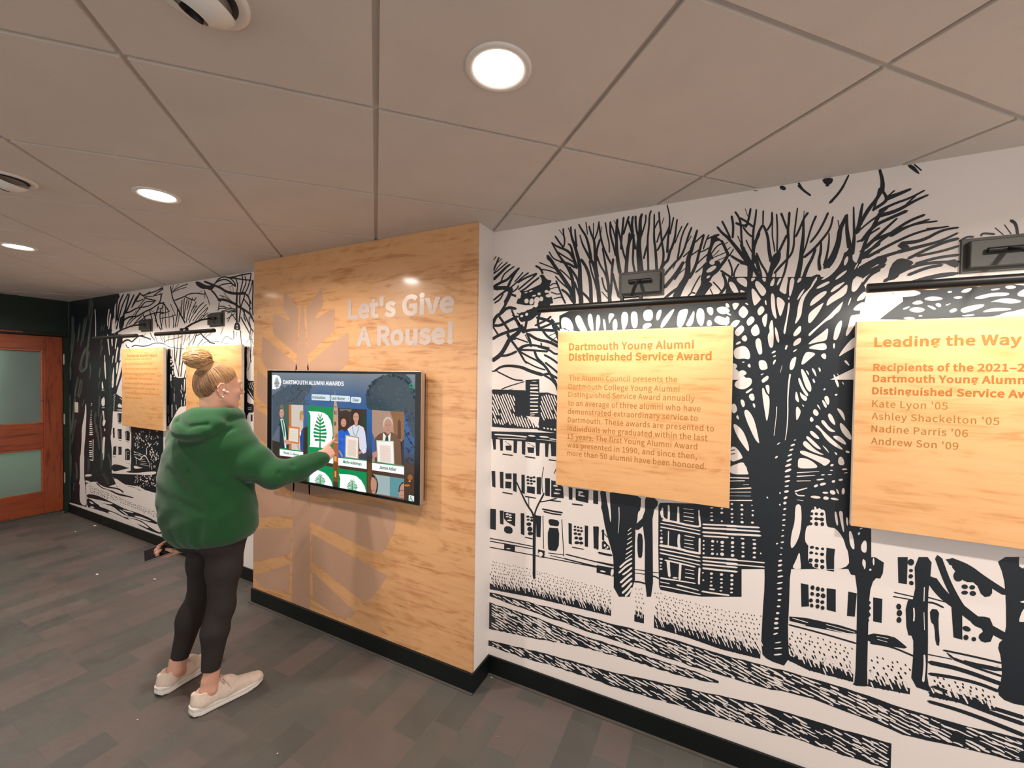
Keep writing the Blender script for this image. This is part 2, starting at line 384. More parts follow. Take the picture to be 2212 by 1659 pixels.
# ------------------------------------------------------------------ veneer panel with tree emblem and lettering
MAPLE = wood('maple_veneer', (224, 172, 122), (186, 126, 76), 0.34, 0.55, 0.9, 'x', 1.0, 1.3)
EDGE = wood('maple_edge', (226, 178, 130), (200, 150, 100), 0.5, 0.1, 1.0, 'z', 0.3, 2.0)
mb = MB()
bm = bmesh.new(); bmesh.ops.create_cube(bm, size=1.0)
lo, hi = (PX0, PYF, BB), (PX1, COLD, H - .001)
for v in bm.verts: v.co = Vector([(a + b) / 2 + c * (b - a) for a, b, c in zip(lo, hi, v.co)])
mb.bm(bm, MAPLE)
panel = tag(mb.build('wall_panel'), 'large glossy maple veneer wall panel with frosted tree emblem behind the touch screen', 'wall panel')
FILM = mat('frosted_film', (192, 152, 126), 0.30, vary=0.03, scale=4, coat=0.25, coat_rough=0.25, spec=0.6)
EMB = [[(-2.4132, 2.1011), (-2.2646, 2.2251), (-2.2592, 2.1004), (-2.3325, 2.0361), (-2.3148, 2.0202), (-2.212, 2.0651), (-2.1495, 2.0789), (-2.1482, 1.9393), (-2.4017, 1.7905)], [(-2.5051, 1.7905), (-2.7586, 1.9393), (-2.7573, 2.0789), (-2.6948, 2.0651), (-2.592, 2.0202), (-2.5743, 2.0361), (-2.6476, 2.1004), (-2.6422, 2.2251), (-2.4936, 2.1011)], [(-2.4012, 1.7296), (-2.0305, 1.9292), (-2.0209, 1.7578), (-2.0603, 1.712), (-2.3994, 1.5039)], [(-2.5074, 1.5039), (-2.8465, 1.712), (-2.8859, 1.7578), (-2.8763, 1.9292), (-2.5056, 1.7296)], [(-2.3989, 1.4489), (-1.9769, 1.6895), (-1.9632, 1.497), (-2.3974, 1.2655)], [(-2.5094, 1.2655), (-2.9436, 1.497), (-2.9299, 1.6895), (-2.5079, 1.4489)], [(-2.3971, 1.2226), (-1.9086, 1.4373), (-1.8836, 1.2424), (-2.3957, 1.0448)], [(-2.5111, 1.0448), (-3.0232, 1.2424), (-2.9982, 1.4373), (-2.5097, 1.2226)], [(-2.3863, 1.0029), (-1.8377, 1.1767), (-1.8057, 0.9662), (-2.3806, 0.8625)], [(-2.5262, 0.8625), (-3.1011, 0.9662), (-3.0691, 1.1767), (-2.5205, 1.0029)], [(-2.3713, 0.8208), (-1.6715, 0.9142), (-1.6288, 0.856), (-1.6451, 0.7613), (-1.7144, 0.6363), (-1.7611, 0.5992), (-2.3612, 0.6905)], [(-2.5456, 0.6905), (-3.1457, 0.5992), (-3.1924, 0.6363), (-3.2617, 0.7613), (-3.278, 0.856), (-3.2353, 0.9142), (-2.5355, 0.8208)], [(-2.3561, 0.6147), (-1.6948, 0.4868), (-1.8207, 0.3146), (-1.8962, 0.281), (-2.3456, 0.4326)], [(-2.5612, 0.4326), (-3.0106, 0.281), (-3.0861, 0.3146), (-3.212, 0.4868), (-2.5507, 0.6147)], [(-2.3406, 0.3662), (-1.9497, 0.1981), (-1.9729, 0.1628), (-2.0691, 0.1275), (-2.3345, 0.1771)], [(-2.5723, 0.1771), (-2.8377, 0.1275), (-2.9339, 0.1628), (-2.9571, 0.1981), (-2.5662, 0.3662)], [(-2.5456, 0.105), (-2.3612, 0.105), (-2.3744, 1.6), (-2.4494, 2.1317), (-2.4574, 2.1317), (-2.5324, 1.6)]]
mb = MB()
for P in EMB:
    P = clip_poly(P, PX0 + .002, PX1, BB, H)
    if len(P) > 2:
        # round the corners a little
        Q = []
        for i in range(len(P)):
            a, b2, c = Vector(P[i - 1]), Vector(P[i]), Vector(P[(i + 1) % len(P)])
            d1, d2 = (a - b2), (c - b2); k = min(0.022, d1.length * .25, d2.length * .25)
            if b2.x < PX0 + .004 or b2.y < BB + .004: Q.append(b2[:]); continue
            p, q = b2 + d1.normalized() * k, b2 + d2.normalized() * k
            for t_ in (0, .25, .5, .75, 1): Q.append((p * (1 - t_) ** 2 + b2 * 2 * t_ * (1 - t_) + q * t_ * t_)[:])
        mb.face([(x, PYF - .0005, z) for x, z in Q], FILM)
em = mb.build('tree_emblem', panel); em['label'] = 'large frosted tree silhouette on the veneer'

LETTER = mat('silver_letter', (212, 194, 184), 0.26, metallic=0.25, vary=0.02, coat=0.3)
mb = MB()
lt = (0, -1, 0)
for body, x0, x1, z, zc in (("Let's Give", -2.034, -1.246, 2.008, 0.103), ("A Rouse!", -1.958, -1.250, 1.842, 0.103)):
    V, F, a, b2 = text_mesh(body, 0.05, 1.02)
    sx, sy = (x1 - x0) / (b2 - a), zc / cap_height()
    P = [(x0 + (v[0] - a) * sx, PYF - 0.0012, z + v[1] * sy) for v in V]
    mb.mesh(P, F, LETTER)
lw = mb.build('wall_lettering', panel); lw['label'] = 'pale silver vinyl lettering'
mb = MB(); mb.tube([(-2.911, PYF - .0006, 2.063), (-2.911, PYF + .004, 2.063)], 0.006, mat('knot_hole', (60, 30, 16), 0.8, vary=0.1), 16); mb.build('screw_hole', panel)

# ------------------------------------------------------------------ award plaques
PLQ = wood('plaque_maple', (232, 178, 122), (208, 146, 88), 0.42, 0.12, 1.1, 'x', 0.9, 4.4)
PEDGE = mat('plaque_edge', (226, 206, 186), 0.5, vary=0.05, scale=40)
TXT1 = mat('engraved_heading', (178, 98, 28), 0.6, vary=0.08, scale=60)
TXT2 = mat('engraved_body', (170, 112, 40), 0.6, vary=0.08, scale=60)
BLK = mat('black_standoff', (16, 15, 15), 0.5, vary=0.1)
def plaque(x0, x1, z0, z1, label, lines):
    y0, y1 = -0.052, -0.030
    t = thing('award_plaque', label, 'plaque', ((x0 + x1) / 2, 0, z0))
    mb = MB(); mb.box((x0 - t.location.x, y0, 0), (x1 - t.location.x, y1, z1 - z0), PEDGE, 0.0015)
    mb.face([(x0 + .0015 - t.location.x, y0 - .0004, .0015), (x1 - .0015 - t.location.x, y0 - .0004, .0015), (x1 - .0015 - t.location.x, y0 - .0004, z1 - z0 - .0015), (x0 + .0015 - t.location.x, y0 - .0004, z1 - z0 - .0015)], PLQ)
    mb.build('board', t)
    mb = MB(); mb.box((-0.33, y1, 0.03), (0.33, -.001, z1 - z0 - .03), BLK); mb.build('mounting_frame', t)
    for kind, body, a, b2, z, ch in lines:      # every engraved line is a part of its own
        line = MB()
        add_text(line, body, TXT1 if kind == 'h' else TXT2, (a - t.location.x, y0 - .0008, z - z0), b2 - a, ch, bold=0.034 if kind == 'h' else 0.006, spacing=1.03)
        line.build('heading_line' if kind == 'h' else 'text_line', t)
    return t
P3 = [['h', 'Dartmouth Young Alumni', -0.6444, -0.0798, 1.7995, 0.0328], ['h', 'Distinguished Service Award', -0.6435, -0.0103, 1.7486, 0.0329], ['b', 'The Alumni Council presents the', -0.6418, -0.1451, 1.6504, 0.0248], ['b', 'Dartmouth College Young Alumni', -0.643, -0.134, 1.6084, 0.0248], ['b', 'Distinguished Service Award annually', -0.6436, -0.0726, 1.5694, 0.0249], ['b', 'to an average of three alumni who have', -0.6442, -0.048, 1.526, 0.0249], ['b', 'demonstrated extraordinary service to', -0.6447, -0.0585, 1.4851, 0.0249], ['b', 'Dartmouth. These awards are presented to', -0.644, 0.0057, 1.4437, 0.0249], ['b', 'individuals who graduated within the last', -0.6446, -0.0185, 1.4023, 0.0249], ['b', '15 years. The first Young Alumni Award', -0.6452, -0.0579, 1.361, 0.0249], ['b', 'was presented in 1990, and since then,', -0.6444, -0.0585, 1.3194, 0.025], ['b', 'more than 50 alumni have been honored.', -0.645, -0.0208, 1.2788, 0.025]]
P4 = [['h', 'Leading the Way', 0.5269, 0.9016, 1.7944, 0.0323, None], ['h', 'Recipients of the 2021–22', 0.5262, 0.7898, 1.7063, 0.024, 'Recipients of the'], ['h', 'Dartmouth Young Alumni', 0.5257, 0.803, 1.6652, 0.024, 'Dartmouth Young'], ['h', 'Distinguished Service Award', 0.5249, 0.8657, 1.6198, 0.0241, 'Distinguished Service'], ['b', "Kate Lyon '05", 0.5261, 0.7292, 1.5722, 0.0241, None], ['b', "Ashley Shackelton '05", 0.5253, 0.8563, 1.527, 0.0241, None], ['b', "Nadine Parris '06", 0.5261, 0.7822, 1.481, 0.0241, None], ['b', "Andrew Son '09", 0.5257, 0.7594, 1.4355, 0.0241, None]]
P4 = [(k, b, x0, x1 if ref is None else x0 + (x1 - x0) * (lambda t1, t2: (t1[3] - t1[2]) / (t2[3] - t2[2]))(text_mesh(b, .014, 1.03), text_mesh(ref, .014, 1.03)), z, ch) for k, b, x0, x1, z, ch, ref in P4]
P1 = [['h', 'Dartmouth Alumni Award', -5.1865, -4.6151, 1.8014, 0.0272]]
tp = plaque(-5.295, -4.50, 1.122, 1.888, 'far left maple plaque with a short heading and faint lines of small text', P1)
mb = MB(); R_ = random.Random(5)     # lines of writing too small to read in the photograph
for k in range(9):
    x = -0.335; z = 0.655 - 0.0 - k * 0.047; xe = (0.20, 0.16, 0.30, 0.22, 0.18, 0.28, 0.22, 0.30, -0.02)[k]
    while x < xe:
        wd = R_.uniform(0.025, 0.08); mb.box((x, -0.0532, z), (min(x + wd, xe + .03), -0.0522, z + 0.012), mat('engraved_faint', (214, 142, 70), 0.6, vary=0.05)); x += wd + 0.014
mb.build('faint_text_line', tp)
plaque(-4.122, -3.322, 1.122, 1.888, 'maple plaque partly hidden behind the bun and face of the person', [])
plaque(-0.703, 0.070, 1.124, 1.891, 'square maple plaque engraved Dartmouth Young Alumni Distinguished Service Award', P3)
plaque(0.4745, 1.2475, 1.122, 1.889, 'maple plaque engraved Leading the Way with four names, cut by the right edge', P4)


# ------------------------------------------------------------------ picture lights
PBLK = mat('black_metal', (22, 22, 22), 0.38, metallic=0.0, vary=0.08, spec=0.5)
PGRY = mat('grey_plate_metal', (74, 74, 70), 0.42, metallic=0.2, vary=0.06)
GLOW = mat('led_strip', (255, 244, 226), 0.5, emit=(255, 236, 208), strength=6, vary=0)
def picture_light(x, label):
    t = thing('picture_light', label, 'picture light', (x, 0, 1.975), group='black picture lights above the plaques')
    mb = MB(); mb.box((-0.102, -0.010, 0.072), (0.102, -0.0005, 0.192), PGRY, 0.002)
    mb.box((-0.088, -0.034, 0.086), (0.088, -0.010, 0.178), PGRY, 0.003)
    wp = mb.build('wall_plate', t)
    mb = MB(); mb.tube([(-0.05, -0.046, 0.138), (0.05, -0.046, 0.138)], 0.0085, PBLK, 14); mb.box((-.02, -.046, .13), (.02, -.034, .146), PBLK, .001); mb.build('pivot_bar', t)
    mb = MB(); mb.tube([(0, -0.046, 0.138), (0, -0.12, 0.115), (0, -0.19, 0.072), (0, -0.236, 0.032)], 0.0075, PBLK, 12); mb.build('arm', t)
    mb = MB()
    mb.tube([(-0.045, -0.240, 0.030), (0.045, -0.240, 0.030)], 0.0055, PBLK, 12)
    for s in (-1, 1): mb.box((s * .038 - .007, -.252, 0.004), (s * .038 + .007, -.232, 0.034), PBLK, .002)
    mb.build('knuckle', t)
    mb = MB(); mb.tube([(-0.416, -0.246, 0.0), (0.416, -0.246, 0.0)], 0.0155, PBLK, 20); lt = mb.build('lamp_tube', t)
    mb = MB(); M = Matrix.Translation((0, -0.246, 0)) @ Matrix.Rotation(math.radians(62), 4, 'X')
    mb.box((-0.40, -0.0045, -0.0162), (0.40, 0.0045, -0.0150), GLOW, M=M); s = mb.build('led_strip', t); s.parent = lt
    return t
for x, lb in zip(PICLIGHTS, ('black picture light over the far left plaque with the heading line', 'black picture light above the plaque behind the person with the hair bun',
                             'black picture light over the plaque headed Young Alumni Distinguished Service Award', 'black picture light at right edge over the Leading the Way plaque')):
    picture_light(x, lb)

# ------------------------------------------------------------------ ceiling fittings
TRIMW = mat('downlight_trim', (226, 220, 214), 0.45, vary=0.01)
LENS = mat('downlight_lens', (255, 250, 242), 0.4, emit=(255, 244, 228), strength=14, vary=0)
def downlight(x, y, label):
    t = thing('downlight', label, 'downlight', (x, y, H), group='recessed downlights')
    mb = MB(); mb.lathe([(0.086, 0.0), (0.086, -0.003), (0.080, -0.006), (0.068, -0.005), (0.063, 0.0)], (0, 0, 0), TRIMW, 48); mb.build('trim_ring', t)
    mb = MB(); mb.lathe([(0.0005, -0.0035), (0.04, -0.0035), (0.064, -0.002)], (0, 0, 0), LENS, 48); mb.build('lens', t)
for (x, y), lb in list(zip(DOWNLIGHTS, ('round lit downlight nearest the camera above the white mural wall', 'round lit downlight in the middle of the row, above the veneer panel', 'round lit downlight at the left edge near the door'))):
    downlight(x, y, lb)
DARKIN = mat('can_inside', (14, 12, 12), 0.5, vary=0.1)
def accent(x, y, label, ang):
    t = thing('accent_spot', label, 'spotlight', (x, y, H), ang, group='white eyeball accent spots')
    mb = MB(); mb.lathe([(0.088, 0.0), (0.088, -0.004), (0.078, -0.008), (0.066, -0.006)], (0, 0, 0), TRIMW, 40); mb.build('trim_ring', t)
    mb = MB()   # swivel ball, tilted
    R = []
    M = Matrix.Rotation(math.radians(30), 4, 'Y')
    for k in range(9):
        a = math.radians(8 + k * 9.5)
        R.append([M @ Vector((0.066 * math.sin(a) * math.cos(q * math.pi / 18), 0.066 * math.sin(a) * math.sin(q * math.pi / 18), -0.052 * math.cos(a) + 0.004)) for q in range(36)])
    R = R[2:]
    mb.rings(R, TRIMW, cap=False); b = mb.build('swivel_ball', t)
    mb = MB(); c = [M @ Vector((0.0225 * math.cos(q * math.pi / 18), 0.0225 * math.sin(q * math.pi / 18), -0.047)) for q in range(36)]
    d = [M @ Vector((0.018 * math.cos(q * math.pi / 18), 0.018 * math.sin(q * math.pi / 18), -0.028)) for q in range(36)]
    mb.rings([c, d], DARKIN, cap=False); mb.face(d, DARKIN); mb.build('aperture', t)
    # dark sheet painting the shade in the gap between ball and trim
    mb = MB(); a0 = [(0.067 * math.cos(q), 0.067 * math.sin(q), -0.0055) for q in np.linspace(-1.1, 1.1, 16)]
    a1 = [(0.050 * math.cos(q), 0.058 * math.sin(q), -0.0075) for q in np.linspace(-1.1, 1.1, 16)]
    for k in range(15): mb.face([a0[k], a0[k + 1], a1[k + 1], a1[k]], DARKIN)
    mb.build('gap_shade', t)
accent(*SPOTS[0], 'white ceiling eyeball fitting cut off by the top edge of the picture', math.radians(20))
accent(*SPOTS[1], 'white ceiling eyeball fitting with shaded slot near the left edge', math.radians(20))

# light switch on the mural wall by the corner
t = thing('light_switch', 'small white light switch plate on the dark tree trunk of the far mural', 'light switch', (-6.52, 0, 1.243))
mb = MB(); PLATE = mat('switch_plate', (222, 214, 196), 0.4, vary=0.02); mb.box((-0.042, -0.007, -0.058), (0.042, -0.0015, 0.058), PLATE, 0.002); mb.build('cover_plate', t)
mb = MB(); mb.box((-0.016, -0.011, -0.03), (0.016, -0.007, 0.03), mat('switch_rocker', (206, 200, 184), 0.35, vary=0.02), 0.0015); mb.build('rocker', t)

# paper scraps on the floor
SCR = mat('paper_scrap', (226, 220, 214), 0.7, vary=0.05, scale=80)
def scrap(x, y, label, s, seed):
    R = random.Random(seed); mb = MB()
    P = [(s * (0.7 + 0.5 * R.random()) * math.cos(a) , s * 0.55 * (0.7 + .5 * R.random()) * math.sin(a), 0.001 + 0.006 * R.random()) for a in [k * math.pi / 3.5 for k in range(7)]]
    c = (0, 0, 0.004)
    for k in range(7):
        mb.face([c, P[k], P[(k + 1) % 7]], SCR)
        mb.face([(0, 0, .0005), (P[(k + 1) % 7][0], P[(k + 1) % 7][1], P[(k + 1) % 7][2] - .0009), (P[k][0], P[k][1], P[k][2] - .0009)], SCR)
    o = mb.build('paper_scrap'); o.location = (x, y, 0.0); tag(o, label, 'paper scrap', 'paper scraps on the floor')
scrap(-5.921, -0.049, 'curled pale paper scrap by the baseboard below the far mural', 0.022, 0)
scrap(-5.868, -0.214, 'thin pale scrap left of the curled scrap near the far baseboard', 0.016, 1)
scrap(-4.484, -0.508, 'thin pale scrap in the middle of the left floor', 0.013, 2)
scrap(-3.979, -0.335, 'pale curled scrap behind the lowered hand of the person', 0.015, 3)
scrap(-2.431, -1.047, 'white speck on the floor in front of the far shoe', 0.006, 4)
scrap(-1.675, -0.858, 'small pale speck on the floor right of the front shoe', 0.005, 5)
scrap(-1.064, -0.033, 'tiny white speck at the corner of the baseboard below the white mural wall', 0.006, 6)
scrap(-0.860, -0.342, 'tiny white speck on the floor tiles near the bottom centre', 0.006, 7)


# ------------------------------------------------------------------ the woodcut mural printed on the back wall (traced in image pixels, projected from the camera to coordinates on the wall in mm: layer, ink, kind, points)
BANDS = [([-1102,455,-957,459,-636,466,-383,470,-156,477,50,469,196,471,365,474,527,468,673,455,807,456,967,467],[-1102,431,-956,420,-703,407,-505,393,-265,386,2,374,197,376,366,393,510,378,658,359,809,371,969,384],1.0),([-1105,396,-844,390,-568,369,-264,361,-48,358,47,346],[-1103,247,-842,272,-567,309,-321,318,-99,318,50,336],0.95),([-1106,182,-769,213,-439,230,-152,262,200,302,453,304,641,310,840,310],[-1106,152,-914,149,-699,163,-438,162,-205,173,6,182,202,196,332,207,495,206,626,210],0.85)]
GRASS = [([-1105,641,-834,648,-425,637],[-1102,472,-831,492,-444,505,-408,506],1.0,9),([-226,683,-86,672,45,670,200,689],[-319,501,-279,506,-82,502,49,490,208,495],1.0,10),([-315,682,-271,684],[-319,510,-267,512],0.9,8),([295,653,381,655,508,641],[296,521,364,502,511,503],1.2,8),([552,632,673,631],[553,502,682,515],1.3,7),([726,613,833,609,895,594],[726,526,834,534,921,536],1.3,6)]
